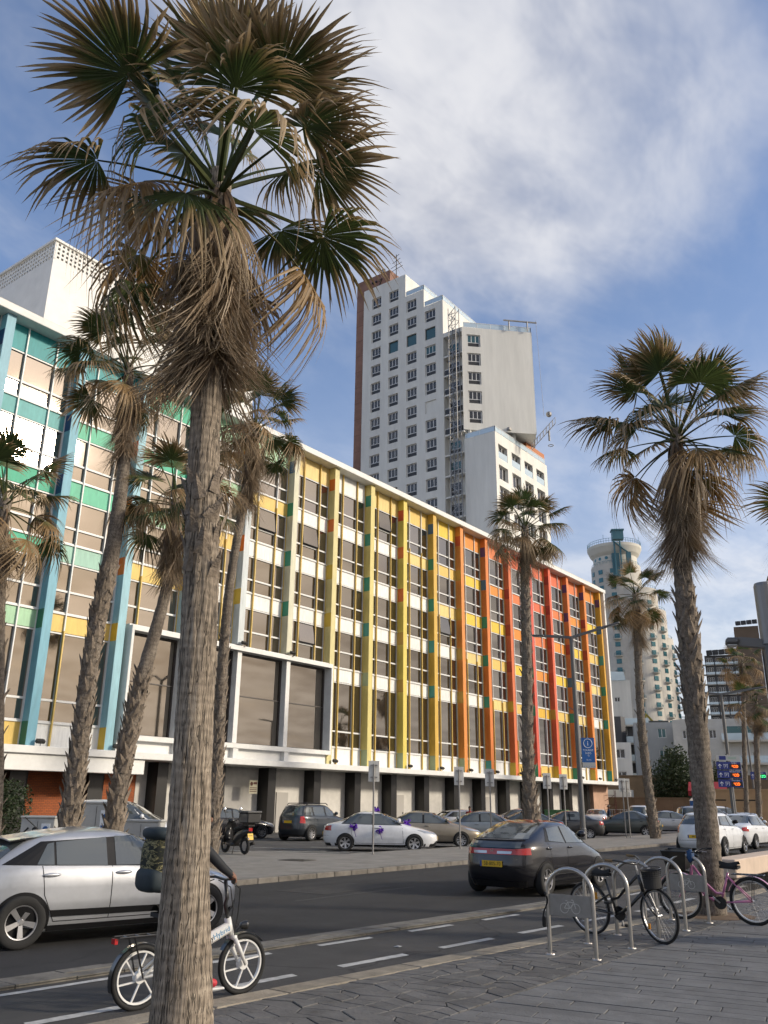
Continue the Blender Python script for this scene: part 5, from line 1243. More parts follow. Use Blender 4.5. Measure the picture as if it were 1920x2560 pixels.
P_beige = paintm('beige', (.33,.28,.21), .5, .4); P_grey = paintm('grey_blue', (.25,.28,.30), .6, .38); P_dkgr = paintm('dark_grey', (.05,.048,.047), .5, .35); P_maroon = paintm('dark_brown', (.055,.04,.038), .5, .38)
P_green = paintm('grey_green', (.085,.095,.085), .6, .38); P_navy = paintm('dark_slate', (.032,.040,.050), .5, .32); P_sil2 = paintm('pale_silver', (.40,.41,.43), .7, .38); P_dust = paintm('dusty_dark', (.09,.085,.08), .3, .45)
hatch = car('hatch', 'silver hatchback driving along the near lane behind the large palm trunk', (-11.22, 8.09), 76.5, P_silver, 'five', name='hatchback', near=True)
car('sedan', 'dark car whose dusty roof shows behind the silver hatchback', (-14.0, 4.9), 90, P_dust, 'multi', name='sedan_car')
car('civic', 'black hatchback with a red light bar seen from behind on the road', (-9.55, 18.52), 90, P_black, 'star', name='hatchback', plate_r='58-805-70', tail='bar', steer=-4, near=True)
car('cross', 'white crossover partly hidden by the right palm trunk', (-11.0, 36.0), 90, P_white, 'five', name='crossover_car', plate_r='44-123', tail='tall', near=True)
car('sedan', 'white saloon driving ahead of the white crossover', (-11.7, 43.3), 88, P_white, 'multi', name='sedan_car')
G1 = 'cars in the car park'
car('suv', 'dark slate off-roader with roof rails parked by the hotel', (-29.6, 33.65), 93, P_navy, 'multi', name='suv_car', tail='tall', group=G1)
bow_car = car('sedan', 'white saloon decorated with purple bows and ribbon', (-21.45, 28.3), 35.6, P_white, 'star', name='sedan_car', group=G1, near=True)
car('sedan', 'dusty beige saloon parked right of the decorated white saloon', (-21.9, 32.4), 36, P_beige, 'multi', name='sedan_car', group=G1)
car('sedan', 'grey blue saloon parked right of the beige saloon', (-22.4, 36.9), 213, P_grey, 'multi', name='sedan_car', group=G1)
car('sedan', 'dark brown saloon behind the palm in front of the red pillars', (-22.3, 41.4), 213, P_maroon, 'multi', name='sedan_car', group=G1)
car('sedan', 'black saloon with its tail to the island left of the lamp post signs', (-22.0, 45.7), 213, P_dkgr, 'multi', name='sedan_car', group=G1)
car('sedan', 'grey green saloon parked side on behind the leaning palm', (-21.4, 53.0), 196, P_green, 'star', name='sedan_car', group=G1)
car('sedan', 'small silver saloon behind the grey green saloon', (-20.6, 59.5), 30, P_sil2, 'multi', name='sedan_car', group=G1)
car('sedan', 'white saloon with the man in the blue jacket standing at its tail', (-28.8, 66.0), 110, P_white, 'multi', name='sedan_car', group=G1)
car('van', 'white people carrier with a dark tail window in the far rows', (-24.2, 64.0), 96, P_white, 'multi', name='van_car', group=G1, tail='tall')
car('van', 'silver van in the far rows right of the leaning palm', (-18.9, 62.0), 30, P_sil2, 'multi', name='van_car', group=G1)
car('van', 'white van behind the large right palm trunk', (-21.0, 72.0), 40, P_white, 'multi', name='van_car', group=G1)
car('hatch', 'silver hatchback parked below the parking guidance signs', (-15.2, 57.0), 100, P_sil2, 'five', name='hatchback', group=G1)
car('van', 'long silver estate near the right edge behind the saloon', (-13.6, 66.0), 160, P_sil2, 'multi', name='van_car', group=G1)
car('sedan', 'pale silver saloon at the right edge of the road', (-12.2, 53.8), 95, P_sil2, 'five', name='sedan_car', group=G1)
car('hatch', 'silver hatchback in the back row whose roof shows above the grey blue saloon', (-30.2, 48.6), 60, P_sil2, 'multi', name='hatchback', group=G1)
car('sedan', 'pale silver saloon in the back row behind the dark brown saloon', (-29.5, 55.5), 30, P_sil2, 'multi', name='sedan_car', group=G1)
car('sedan', 'black car whose nose shows left of the dark slate off-roader', (-33.4, 31.6), 70, P_black, 'multi', name='sedan_car', group=G1)
car('van', 'white van behind the utility cabinets in front of the brick wall', (-26.5, 19.8), 40, P_white, 'multi', name='van_car', group=G1)
car('sedan', 'white saloon in the last row below the blue portable toilet', (-22.8, 79.0), 30, P_white, 'multi', name='sedan_car', group=G1)
# bows and ribbon on the white saloon (things that were tied to it)
m_bow = mat('purple_ribbon', (.13,.03,.42), .25, .3, coat=.5)
def bow(world, sc, label):
    t = empty('ribbon_bow', world, 0, label, 'bow', 'purple bows on the white saloon'); rg = random.Random(int(world[0]*100))
    for k in range(14):
        a = Vector((rg.uniform(-1,1), rg.uniform(-1,1), rg.uniform(-.8,1))).normalized(); s = a.cross(Vector((.3,.2,1))).normalized()*.03*sc; b = MB()
        pts = [Vector((0,0,0)), a*.07*sc+s, a*.13*sc+s*1.5, a*.145*sc-s*.3, a*.10*sc-s*1.6, a*.03*sc-s]; w = a.cross(s).normalized()*.022*sc
        b.add([p-w for p in pts]+[p+w for p in pts], [(i, i+1, i+7, i+6) for i in range(5)]); b.build('loop', m_bow, t)
    for d in (-1, 1):
        b = MB(); pts = [Vector((d*.02*q, .01*q, -.06*q*sc)) for q in range(6)]; b.add([p-Vector((.012,0,0)) for p in pts]+[p+Vector((.012,0,0)) for p in pts], [(i, i+1, i+7, i+6) for i in range(5)]); b.build('ribbon_tail', m_bow, t)
def on_car(c, x, y, z): 
    v = Matrix.Translation(c.location) @ Matrix.Rotation(c.rotation_euler.z, 4, 'Z') @ Vector((x, y, z)); return tuple(v)
BS = TYPES['sedan']
bow(on_car(bow_car, -1.02, -BS.side(-1.02,.90)-.05, .88), 1.2, 'purple bow on the rear door of the white saloon')
bow(on_car(bow_car, -.02, -BS.side(0,.86)-.05, .80), 1.2, 'purple bow on the front door of the white saloon')
bow(on_car(bow_car, -.2, .55, 1.47), 1.15, 'purple bow on the roof of the white saloon')
bow(on_car(bow_car, 1.05, -.30, 1.04), 1.25, 'purple bow below the windscreen of the white saloon')
rb = MB()
for s in (1, -1):
    xs = np.linspace(1.0, 2.2, 10); pts = []
    for q, x in enumerate(xs):
        y = s*(.30-.28*q/9); zz = [z for z in np.arange(.5, 1.02, .01) if BS.end(y, z, 1) >= x]; z = (max(zz) if zz else .52)+.012; pts.append(Vector((x, y, z)))
    rb.add([p-Vector((0,.018,0)) for p in pts]+[p+Vector((0,.018,0)) for p in pts], [(i, i+1, i+11, i+10) for i in range(9)])
o = rb.build('bonnet_ribbon', m_bow); o.location = bow_car.location; o.rotation_euler = bow_car.rotation_euler; tag(o, 'purple ribbon laid in a V over the bonnet of the white saloon', 'ribbon')
# ================================================================== STREET FURNITURE, CYCLES, PEOPLE
m_inox = mat('brushed_stainless', (.46,.44,.41), .33, .95, var=.12, vscale=12)
m_inoxp = mat('matt_stainless_plate', (.30,.285,.265), .5, .85, var=.15, vscale=6)
m_pole = mat('grey_pole_paint', (.15,.15,.15), .5, .4)
m_backp = mat('sign_back', (.72,.70,.65), .55, .0, var=.12, vscale=4)
CR = Vector((.8, .6, 0)); CN = Vector((.6, -.8, 0))       # along the picture / towards the viewer's side
# bicycle racks
RL = ['first bicycle rack from the left, with a plate bearing a bicycle symbol', 'second bicycle rack from the left, a plain steel hoop', 'third bicycle rack from the left, a plain hoop behind the black bicycle', 'fourth bicycle rack from the left, a plain hoop beside the basket', 'fifth bicycle rack, with a symbol plate in front of the pink bicycle']
def rack(Y, label, plate):
    t = empty('bike_rack', (-4.97, Y, .066), 0, label, 'bike rack', 'steel bicycle racks'); w = .30; r = .026
    pts = [(-w,0,0), (-w,0,.3), (-w,0,.70)]+[(-w*math.cos(math.pi*k/16), 0, .70+.275*math.sin(math.pi*k/16)) for k in range(1, 16)]+[(w,0,.70), (w,0,.3), (w,0,0)]
    MB().tube(pts, r, 14, cap=False).build('hoop', m_inox, t, smooth=True)
    for s in (-1, 1): MB().lathe([(.001,.012),(.055,.012),(.06,0)], 16, Matrix.Translation((s*w,0,0))).build('foot_plate', m_inox, t)
    if plate:
        p = MB().box(-w+.02, w-.02, -.006, .006, .44, .68).build('plate', m_inoxp, t)
        b = MB(); m_l = mat('etched_symbol', (.62,.60,.57), .4, .6)
        for x in (-.075, .075): b.tube([(x+.055*math.cos(6.283*k/20), -.008, .53+.055*math.sin(6.283*k/20)) for k in range(20)], .0035, 5, closed=True)
        for a, c in (((-.075,.53),(-.03,.60)), ((-.03,.60),(.05,.60)), ((-.03,.60),(.0,.53)), ((.0,.53),(.05,.60)), ((-.075,.53),(.0,.53)), ((.075,.53),(.045,.625)), ((-.035,.615),(-.055,.615)), ((.045,.625),(.02,.625))):
            b.bar((a[0],-.008,a[1]), (c[0],-.008,c[1]), .007)
        o = b.build('bicycle_symbol', m_l, p)
    return t
for k, Y in enumerate((10.41, 11.5, 12.5, 13.6, 14.7)): rack(Y, RL[k], k in (0, 4))
o = MB(); lk = empty('lock_cable', (-5.27, 10.41, .066), 0, 'black lock cable hung on the first bicycle rack', 'lock')
MB().tube([(.03*math.sin(k*.8)-.02, -.03-.01*math.cos(k), .70-.045*k) for k in range(8)], .011, 6).build('cable', m_trim, lk, smooth=True); MB().box(-.07,-.02,-.05,-.02,.30,.42).build('lock_body', m_trim, lk, bevel=.01)

# ---------------------------------------------------------------- bicycles
m_bblk = mat('black_bike_paint', (.012,.012,.012), .3, coat=.6); m_pink = mat('pink_bike_paint', (.55,.20,.36), .35, coat=.6); m_wht = mat('white_bike_paint', (.72,.72,.70), .35, coat=.5)
m_rubber = mat('black_rubber', (.015,.015,.015), .8); m_alu = mat('bike_aluminium', (.55,.55,.55), .3, .9); m_orange = mat('amber_reflector', (.6,.25,.02), .3)
def bike_wheel(t, c, r, steer=0.0, mag=False, tyre=.018, rimc=None):
    """wheel in the local x-z plane"""
    o = MB().tube([(r*math.cos(6.283*k/44)*.97, 0, r*math.sin(6.283*k/44)*.97) for k in range(44)], tyre, 8, closed=True).build('wheel', m_rubber, t, smooth=True); o.location = c; o.rotation_euler = (0, 0, steer)
    rr = r*.97-tyre*1.15
    MB().lathe([(rr,-tyre*.7),(rr-.016,-tyre*.6),(rr-.016,tyre*.6),(rr,tyre*.7)], 44, Matrix.Rotation(R_(90), 4, 'X')).build('rim', rimc or m_alu, o)
    b = MB()
    if mag:
        for k in range(6):
            a = 6.283*k/6+.3; d = Vector((math.cos(a), 0, math.sin(a))); n = Vector((-math.sin(a), 0, math.cos(a)))
            p0, p1 = d*.045+n*.02, d*(rr-.012)-n*.012; b.bar(p0, p1, .013, .018, up=(0,1,0))
        b.lathe([(.001,-.03),(.05,-.03),(.05,.03),(.001,.03)], 16, Matrix.Rotation(R_(90), 4, 'X')); b.build('spokes', rimc or m_alu, o)
    else:
        for k in range(28):
            a = 6.283*k/28; s = .02*(1 if k % 2 else -1); b.bar((.02*math.cos(a+.9*(1 if k % 4 < 2 else -1)), s, .02*math.sin(a+.9*(1 if k % 4 < 2 else -1))), ((rr-.02)*math.cos(a), 0, (rr-.02)*math.sin(a)), .0022)
        b.build('spokes', m_alu, o); MB().lathe([(.001,-.04),(.018,-.04),(.018,.04),(.001,.04)], 10, Matrix.Rotation(R_(90), 4, 'X')).build('hub', m_alu, o)
    return o
def arc(c, r, a0_, a1_, n=14): return [(c[0]+r*math.cos(R_(a0_+(a1_-a0_)*k/n)), 0, c[2]+r*math.sin(R_(a0_+(a1_-a0_)*k/n))) for k in range(n+1)]
def crank(t, bb, ph, m):
    b = MB(); b.lathe([(.001,-.055),(.095,-.055),(.095,-.05),(.001,-.05)], 24, Matrix.Translation(bb) @ Matrix.Rotation(R_(90), 4, 'X')); o = b.build('chainring', m, t)
    for s, p in ((-1, ph), (1, ph+math.pi)):
        e = Vector((bb[0]+.165*math.cos(p), s*-.075, bb[2]+.165*math.sin(p))); MB().bar((bb[0], s*-.07, bb[2]), e, .022, .016).build('crank_arm', m_alu, o)
        MB().obox(Matrix.Translation(e+Vector((0, -s*-.0-s*-0+(-s*.05 if False else 0), 0))+Vector((0, s*-.055, 0))), .09, .085, .022).build('pedal', m_rubber, o)
def saddle(t, p, m=None, sc=1.0):
    b = MB(); b.grid(lambda u, v: (p[0]+sc*(-.13+.26*u), p[1]+sc*(v-.5)*2*(.085-.06*clamp((u-.25)/.6, 0, 1))*math.cos(0), p[2]+sc*(.03-.05*(2*v-1)**2+.012*math.cos(u*6))), 10, 8)
    b.grid(lambda u, v: (p[0]+sc*(-.13+.26*u), p[1]+sc*(v-.5)*2*(.085-.06*clamp((u-.25)/.6, 0, 1)), p[2]+sc*(-.035-.02*(2*v-1)**2)), 10, 8)
    for s in (-1, 1): b.grid(lambda u, v: (p[0]+sc*(-.13+.26*u), p[1]+sc*s*(.085-.06*clamp((u-.25)/.6, 0, 1)), p[2]+sc*(-.055+.035*v)), 10, 2)
    b.add([(p[0]-.13*sc, p[1]+sc*q*.085, p[2]+sc*zz) for zz in (-.055,-.02) for q in (-1,1)], [(0,1,3,2)]); o = b.build('saddle', m or m_rubber, t, smooth=True)
    MB().bar((p[0]-.08*sc, p[1], p[2]-.06*sc), (p[0]+.08*sc, p[1], p[2]-.05*sc), .03).build('saddle_rail', m_alu, o)
# black city bicycle with a basket
bk = empty('city_bicycle', (-5.04, 12.25, .066), R_(-12), 'black city bicycle with a wire basket leaning at the racks', 'bicycle'); bk.rotation_euler = (R_(5), 0, R_(-12))
r = .34; ra, fa = (-.56, 0, r), (.56, 0, r); st = R_(-14)
bike_wheel(bk, ra, r); bike_wheel(bk, fa, r, st)
hd0, hd1, bb = (.36,0,.62), (.31,0,.83), (-.10,0,.30); sx = (-.24,0,.78)
b = MB(); b.tube([hd0, (.12,0,.42), (-.02,0,.33), bb], .024, 10); b.tube([hd1, (.10,0,.66), (-.05,0,.52), (-.17,0,.48)], .022, 10); b.tube([bb, (-.24,0,.74)], .018, 10)
for s in (-1, 1): b.tube([(bb[0]-.02,s*.02,bb[2]), (ra[0],s*.055,ra[2])], .011, 8); b.tube([(-.19,s*.015,.55), (ra[0],s*.055,ra[2])], .009, 8)
b.tube([hd0, hd1], .026, 10); b.build('frame', m_bblk, bk, smooth=True)
fk = MB()
for s in (-1, 1): fk.tube([(.37,s*.05*math.cos(st),.60), (.45,s*.055,.45), (fa[0],s*.055,fa[2])], .013, 8)
fk.tube([hd0, (.37,0,.60)], .02, 8); fk.build('fork', m_bblk, bk, smooth=True)
MB().tube([hd1, (.285,0,.96)], .014, 8).build('stem', m_alu, bk)
MB().tube([(.06,-.26,1.03), (.14,-.25,1.035), (.26,-.16,1.0), (.30,0,.965), (.26,.16,1.0), (.14,.25,1.035), (.06,.26,1.03)], .012, 8).build('handlebar', m_bblk, bk, smooth=True)
for s in (-1, 1):
    MB().tube([(-.01,s*.265,1.035), (.10,s*.257,1.03)], .018, 8).build('grip', mat('tan_grip', (.20,.13,.06), .7), bk); MB().tube([(.16,s*.22,1.0), (.05,s*.245,.985)], .006, 5).build('brake_lever', m_alu, bk)
saddle(bk, (-.27,0,.84)); MB().tube([(-.24,0,.74), sx], .014, 8).build('seat_post', m_alu, bk); crank(bk, bb, R_(-80), m_bblk)
MB().tube([(-.10,-.06,.39), (-.56,-.06,.37)], .004, 4).build('chain', m_iron, bk); MB().obox(Matrix.Translation((-.40,-.045,.52)), .05, .02, .09).build('reflector', m_orange, bk)
MB().obox(Matrix.Translation((fa[0]-.16,-.02,r-.14)), .03, .02, .07).build('reflector', m_orange, bk)
ba = MB(); bc = (.52, 0, .80)
for k in range(11):
    z = .68+.245*k/10; w = .095+.03*k/10; d = .125+.035*k/10; ba.tube([(bc[0]+w*math.cos(6.283*q/20), d*math.sin(6.283*q/20), z) for q in range(20)], .0032 if k < 10 else .006, 4, closed=True)
for q in range(26): a = 6.283*q/26; ba.bar((bc[0]+.095*math.cos(a), .125*math.sin(a), .68), (bc[0]+.125*math.cos(a), .16*math.sin(a), .925), .0035)
for q in range(7): ba.bar((bc[0]-.09+.03*q, -.11, .68), (bc[0]-.09+.03*q, .11, .68), .0035)
o = ba.build('basket', m_bblk, bk)
lin = MB(); lin.lathe([(.001,.684),(.9,.684),(1.0,.90)], 24, Matrix.Translation((bc[0],0,0)) @ Matrix.Diagonal((.118,.15,1,1))); lin.build('basket_mesh', mat('black_mesh_cloth', (.03,.03,.03), .9), o)
# pink bicycle
pk = empty('pink_bicycle', (-4.60, 14.93, .066), R_(181), 'pink bicycle with a black saddle and rear carrier behind the last rack', 'bicycle'); pk.rotation_euler = (R_(-4), 0, R_(181))
r = .335; ra, fa = (-.56,0,r), (.56,0,r); bike_wheel(pk, ra, r, tyre=.024); bike_wheel(pk, fa, r, R_(10), tyre=.024)
hd0, hd1, bb = (.36,0,.62), (.31,0,.82), (-.08,0,.29)
b = MB(); b.tube([hd0, (.14,0,.38), (.02,0,.31), bb], .024, 10); b.tube([hd1, (.12,0,.55), (-.02,0,.42), (-.14,0,.42)], .020, 10); b.tube([bb, (-.24,0,.74)], .018, 10)
for s in (-1, 1): b.tube([(bb[0],s*.02,bb[2]), (ra[0],s*.055,ra[2])], .011, 8); b.tube([(-.22,s*.015,.68), (ra[0],s*.055,ra[2])], .010, 8)
b.tube([hd0, hd1], .026, 10); b.build('frame', m_pink, pk, smooth=True)
fk = MB(); [fk.tube([(.37,s*.05,.61), (.44,s*.055,.47), (fa[0],s*.055,fa[2])], .013, 8) for s in (-1, 1)]; fk.build('fork', m_pink, pk, smooth=True)
for c, a0_, a1_ in ((ra, 20, 165), (fa, 15, 175)):
    b = MB(); P = arc(c, r+.035, a0_, a1_); b.add([(p[0], -.03, p[2]) for p in P]+[(p[0], .03, p[2]) for p in P], [(i, i+1, i+16, i+15) for i in range(14)]); b.build('mudguard', m_pink, pk, smooth=True)
MB().tube([hd1, (.27,0,.99)], .014, 8).build('stem', m_alu, pk); MB().tube([(.08,-.27,1.05), (.18,-.24,1.05), (.27,-.12,1.02), (.28,0,1.0), (.27,.12,1.02), (.18,.24,1.05), (.08,.27,1.05)], .012, 8).build('handlebar', m_bblk, pk, smooth=True)
for s in (-1, 1): MB().tube([(.04,s*.275,1.05), (.14,s*.262,1.05)], .018, 8).build('grip', m_rubber, pk); MB().tube([(.24,s*.2,1.02), (.12,s*.24,1.0)], .006, 5).build('brake_lever', m_alu, pk)
bx = MB(); bx.add([(.38,-.15,.76),(.68,-.15,.76),(.68,.15,.76),(.38,.15,.76),(.34,-.19,1.04),(.74,-.19,1.04),(.74,.19,1.04),(.34,.19,1.04)], [(0,3,2,1),(0,1,5,4),(1,2,6,5),(2,3,7,6),(3,0,4,7)]); o = bx.build('front_basket', m_bblk, pk); MB().tube([(.34,-.19,1.04),(.74,-.19,1.04),(.74,.19,1.04),(.34,.19,1.04)], .01, 6, closed=True).build('basket_rim', m_bblk, o); MB().bar((.36,0,.70),(.60,0,.755),.03).build('basket_bracket', m_iron, o)
saddle(pk, (-.27,0,.86), sc=1.15); MB().tube([(-.24,0,.74), (-.26,0,.80)], .014, 8).build('seat_post', m_alu, pk); crank(pk, bb, R_(40), m_iron)
b = MB(); [b.tube([(-.30,s*.06,.72), (-.78,s*.06,.72)], .007, 6) for s in (-1, 0, 1)]; [b.tube([(-.34-.11*q,-.06,.72), (-.34-.11*q,.06,.72)], .006, 6) for q in range(5)]; [b.tube([(-.62,s*.06,.72), (ra[0],s*.07,ra[2])], .006, 6) for s in (-1, 1)]; b.build('rear_carrier', m_bblk, pk)
MB().tube([(-.2,-.07,.30), (-.28,-.2,.02)], .008, 6).build('kick_stand', m_iron, pk)
rg_ = random.Random(4); b = MB(); b.ball((0,0,0), .075, 12, 8, (.8,.8,1.2)); b.v = [tuple(np.array(v)*rg_.uniform(.8,1.25)) for v in b.v]
cl = b.build('cloth_bundle', mat('blue_cloth', (.015,.06,.16), .7), None, smooth=True); cl.location = (-4.87, 14.70, 1.03); tag(cl, 'blue cloth tied to the handlebar of the pink bicycle', 'cloth')
# white electric folding bicycle
eb = empty('electric_bicycle', (-6.83, 6.09, .02), R_(79), 'white folding electric bicycle with spoked cast wheels ridden past the palm', 'bicycle'); r = .255; ra, fa = (-.55,0,r), (.55,0,r)
bike_wheel(eb, ra, r, mag=True, tyre=.025, rimc=m_wht); bike_wheel(eb, fa, r, mag=True, tyre=.025, rimc=m_wht)
hd0, hd1, bb = (.40,0,.52), (.35,0,.68), (-.10,0,.27)
b = MB(); b.bar((.38,0,.60), (-.12,0,.40), .075, .10); b.build('beam', m_wht, eb, bevel=.02)
b = MB(); b.tube([hd0, hd1], .034, 12); b.tube([(-.10,0,.38), bb], .03, 10); b.tube([(-.12,0,.40), (-.24,0,.62)], .022, 10); [b.tube([(-.12,s*.03,.30), (ra[0],s*.06,ra[2])], .014, 8) for s in (-1, 1)]; [b.tube([(-.2,s*.02,.52), (ra[0],s*.06,ra[2])], .012, 8) for s in (-1, 1)]; b.build('frame', m_wht, eb, smooth=True)
fk = MB(); [fk.tube([(.41,s*.065,.50), (.47,s*.065,.40), (fa[0],s*.065,fa[2])], [.022,.022,.016], 8) for s in (-1, 1)]; fk.bar((.41,-.07,.505), (.41,.07,.505), .04); fk.build('fork', m_wht, eb, smooth=True)
MB().tube([(.35,0,.68), (.315,0,.80), (.33,0,.86), (.30,0,1.02)], .02, 10).build('stem', m_bblk, eb, smooth=True)
MB().tube([(.24,-.27,1.04), (.27,-.15,1.05), (.30,0,1.03), (.27,.15,1.05), (.24,.27,1.04)], .013, 8).build('handlebar', m_bblk, eb, smooth=True)
for s in (-1, 1): MB().tube([(.20,s*.30,1.03), (.25,s*.23,1.04)], .018, 8).build('grip', m_rubber, eb); MB().tube([(.29,s*.2,1.02), (.24,s*.28,.99)], .006, 5).build('brake_lever', m_bblk, eb)
b = MB(); [b.tube([(.29,s*.12,1.02), (.42,s*.09,.95), (.44,s*.05,.75), (.41,s*.05,.52)], .006, 5) for s in (-1, 1)]; b.build('cable', m_rubber, eb)
MB().lathe([(.001,.0),(.03,.01),(.045,.06),(.045,.075),(.001,.075)], 14, Matrix.Translation((.50,0,.60)) @ Matrix.Rotation(R_(90), 4, 'Y')).build('head_lamp', m_bblk, eb)
MB().tube([(.41,0,.52), (.50,0,.60)], .008, 6).build('lamp_bracket', m_bblk, eb)
for c, a0_, a1_ in ((ra, 60, 200), (fa, 40, 150)):
    b = MB(); P = arc(c, r+.03, a0_, a1_); b.add([(p[0], -.032, p[2]) for p in P]+[(p[0], .032, p[2]) for p in P], [(i, i+1, i+16, i+15) for i in range(14)]); b.build('mudguard', m_bblk, eb, smooth=True)
b = MB(); [b.tube([(-.28,s*.06,.60), (-.80,s*.06,.60)], .008, 6) for s in (-1, 1)]; [b.tube([(-.36-.12*q,-.06,.60), (-.36-.12*q,.06,.60)], .006, 6) for q in range(4)]; [b.tube([(-.66,s*.06,.60), (ra[0],s*.08,ra[2])], .008, 6) for s in (-1, 1)]; b.build('rear_carrier', m_bblk, eb)
MB().obox(Matrix.Translation((-.82,0,.57)), .03, .07, .045).build('tail_lamp', m_red, eb)
saddle(eb, (-.30,0,.80), sc=1.1); MB().tube([(-.24,0,.62), (-.30,0,.76)], .017, 8).build('seat_post', m_alu, eb); crank(eb, bb, R_(-40), m_bblk)
sl = math.atan2(.20, .50); M = Matrix.Translation((.215,-.040,.534)) @ Matrix.Rotation(R_(90), 4, 'X') @ Matrix.Rotation(sl, 4, 'Z')
lettering('maker_lettering', 'City', .07, m_ink, eb, M @ Matrix.Translation((-.095,0,0))); lettering('maker_lettering', 'Hybrid', .07, mat('blue_print', (.03,.22,.45), .5), eb, M @ Matrix.Translation((.06,0,0)))

# ---------------------------------------------------------------- people
m_skin = mat('skin', (.22,.11,.07), .6)
def person(name, label, loc, rz, J, E_, mats, pick, parts=None):
    """J: joint -> (x, y, z, radius); one continuous skinned surface"""
    t = empty(name, loc, rz, label, 'person'); me = bpy.data.meshes.new('body'); ks = list(J); me.from_pydata([J[k][:3] for k in ks], [(ks.index(a), ks.index(c)) for a, c in E_], [])
    ob = bpy.data.objects.new('tmp', me); md = ob.modifiers.new('s', 'SKIN'); md.use_smooth_shade = True
    if not me.skin_vertices: 
        bm = bmesh.new(); bm.from_mesh(me); bm.verts.layers.skin.verify(); bm.to_mesh(me); bm.free()
    for i, k in enumerate(ks):
        q = J[k]; me.skin_vertices[0].data[i].radius = (q[3], q[4] if len(q) > 4 else q[3]); me.skin_vertices[0].data[i].use_root = (i == 0)
    sb = ob.modifiers.new('u', 'SUBSURF'); sb.levels = 2; sb.render_levels = 2
    nm = baked(ob); bpy.data.objects.remove(ob)
    nm.materials.clear(); [nm.materials.append(m) for m in mats]
    for p in nm.polygons: p.use_smooth = True; p.material_index = pick(Vector(p.center))
    nm.name = 'body'; link('body', nm, t); return t
def standing(label, loc, rz, top, legs, hairc, h=1.74, arm=.0):
    k = h/1.74
    J = dict(pel=(0,0,.93,.15,.11), ches=(0,.0,1.22,.17,.12), neck=(0,0,1.46,.06), head=(.01,0,1.60,.085,.10), top=(.0,0,1.68,.07,.08))
    for s, n in ((1,'l'),(-1,'r')):
        J.update({n+'h':(0,s*.10,.86,.09), n+'k':(.02,s*.11,.48,.065), n+'a':(0,s*.11,.09,.048), n+'t':(.15,s*.12,.04,.042), n+'s':(0,s*.19,1.38,.065), n+'e':(-.02+arm*.1,s*.24,1.10,.05), n+'w':(.10+arm*.15,s*.22,.88+arm*.2,.036), n+'f':(.13+arm*.18,s*.21,.79+arm*.24,.03)})
    J = {a: tuple(c*k for c in v) for a, v in J.items()}
    E_ = [('pel','ches'),('ches','neck'),('neck','head'),('head','top')]+[e for n in 'lr' for e in (('pel',n+'h'),(n+'h',n+'k'),(n+'k',n+'a'),(n+'a',n+'t'),('ches',n+'s'),(n+'s',n+'e'),(n+'e',n+'w'),(n+'w',n+'f'))]
    def pick(c):
        z = c.z/k
        if z > 1.45: return 0
        if abs(c.y/k) > .15 and z < .89 and c.x > .05*k and z > .6: return 0
        if z > .88 or (abs(c.y/k) > .19 and z > .8): return 1
        return 2 if z > .1 else 3
    t = person('person', label, loc, rz, J, E_, [m_skin, top, legs, m_rubber], pick)
    b = MB(); b.ball((-.01*k,0,1.655*k), .105*k, 14, 8, (1.0,.85,.85)); b.build('hair', hairc, t, smooth=True)
    b = MB(); b.ball((.105*k,0,1.60*k), .022*k, 8, 6, (1,.7,1.3)); b.build('nose', m_skin, t, smooth=True)
    return t
m_hair = mat('dark_hair', (.02,.015,.012), .7); m_ghair = mat('grey_hair', (.16,.14,.12), .8)
m_denim = mat('dark_denim', (.03,.035,.05), .9); m_bjk = mat('dark_blue_jacket', (.018,.032,.065), .8); m_rjk = mat('red_top', (.30,.02,.02), .8)
standing('man in a dark blue jacket standing among the parked cars', (-26.4, 62.65, 0), R_(-150), m_bjk, m_denim, m_ghair, 1.78)
standing('person in a red top by the ochre wall on the right', (-20.6, 71.6, 0), R_(-60), m_rjk, m_denim, m_hair, 1.75)
standing('person in red far behind the beige saloon', (-28.9, 47.2, 0), R_(-60), m_rjk, m_denim, m_hair, 1.62)
# rider: local x forward, seated on the white bicycle
m_jkt = mat('dark_jacket', (.014,.016,.020), .75, var=.3, vscale=9); m_rtr = mat('red_trousers', (.30,.015,.015), .85); m_shoe = mat('red_shoe', (.50,.03,.045), .6)
J = dict(pel=(-.28,0,.90,.15,.12), wai=(-.25,0,1.05,.14,.11), ches=(-.14,0,1.28,.16,.12), neck=(-.06,0,1.47,.055), head=(-.01,0,1.60,.085,.10), top=(-.02,0,1.69,.07,.085))
for s, n in ((1,'l'),(-1,'r')):
    up = n == 'l'
    J.update({n+'h':(-.26,s*.10,.86,.09), n+'k':(.02,s*.13,.76 if up else .60,.062), n+'c':(-.02,s*.12,.52 if up else .36,.054), n+'a':(-.02,s*.115,.36 if up else .16,.042), n+'t':(.13,s*.12,.33 if up else .125,.036),
              **({} if up else {'rk':(-.02,-.13,.62,.06), 'rc':(.0,-.12,.40,.045), 'ra':(.05,-.115,.18,.04), 'rt':(.20,-.12,.135,.036)}),
              n+'s':(-.12,s*.19,1.38,.062), n+'e':(.08,s*.27,1.17,.048), n+'w':(.20,s*.275,1.085,.035), n+'p':(.235,s*.27,1.06,.034)})
E_ = [('pel','wai'),('wai','ches'),('ches','neck'),('neck','head'),('head','top')]+[e for n in 'lr' for e in (('pel',n+'h'),(n+'h',n+'k'),(n+'k',n+'c'),(n+'c',n+'a'),(n+'a',n+'t'),('ches',n+'s'),(n+'s',n+'e'),(n+'e',n+'w'),(n+'w',n+'p'))]
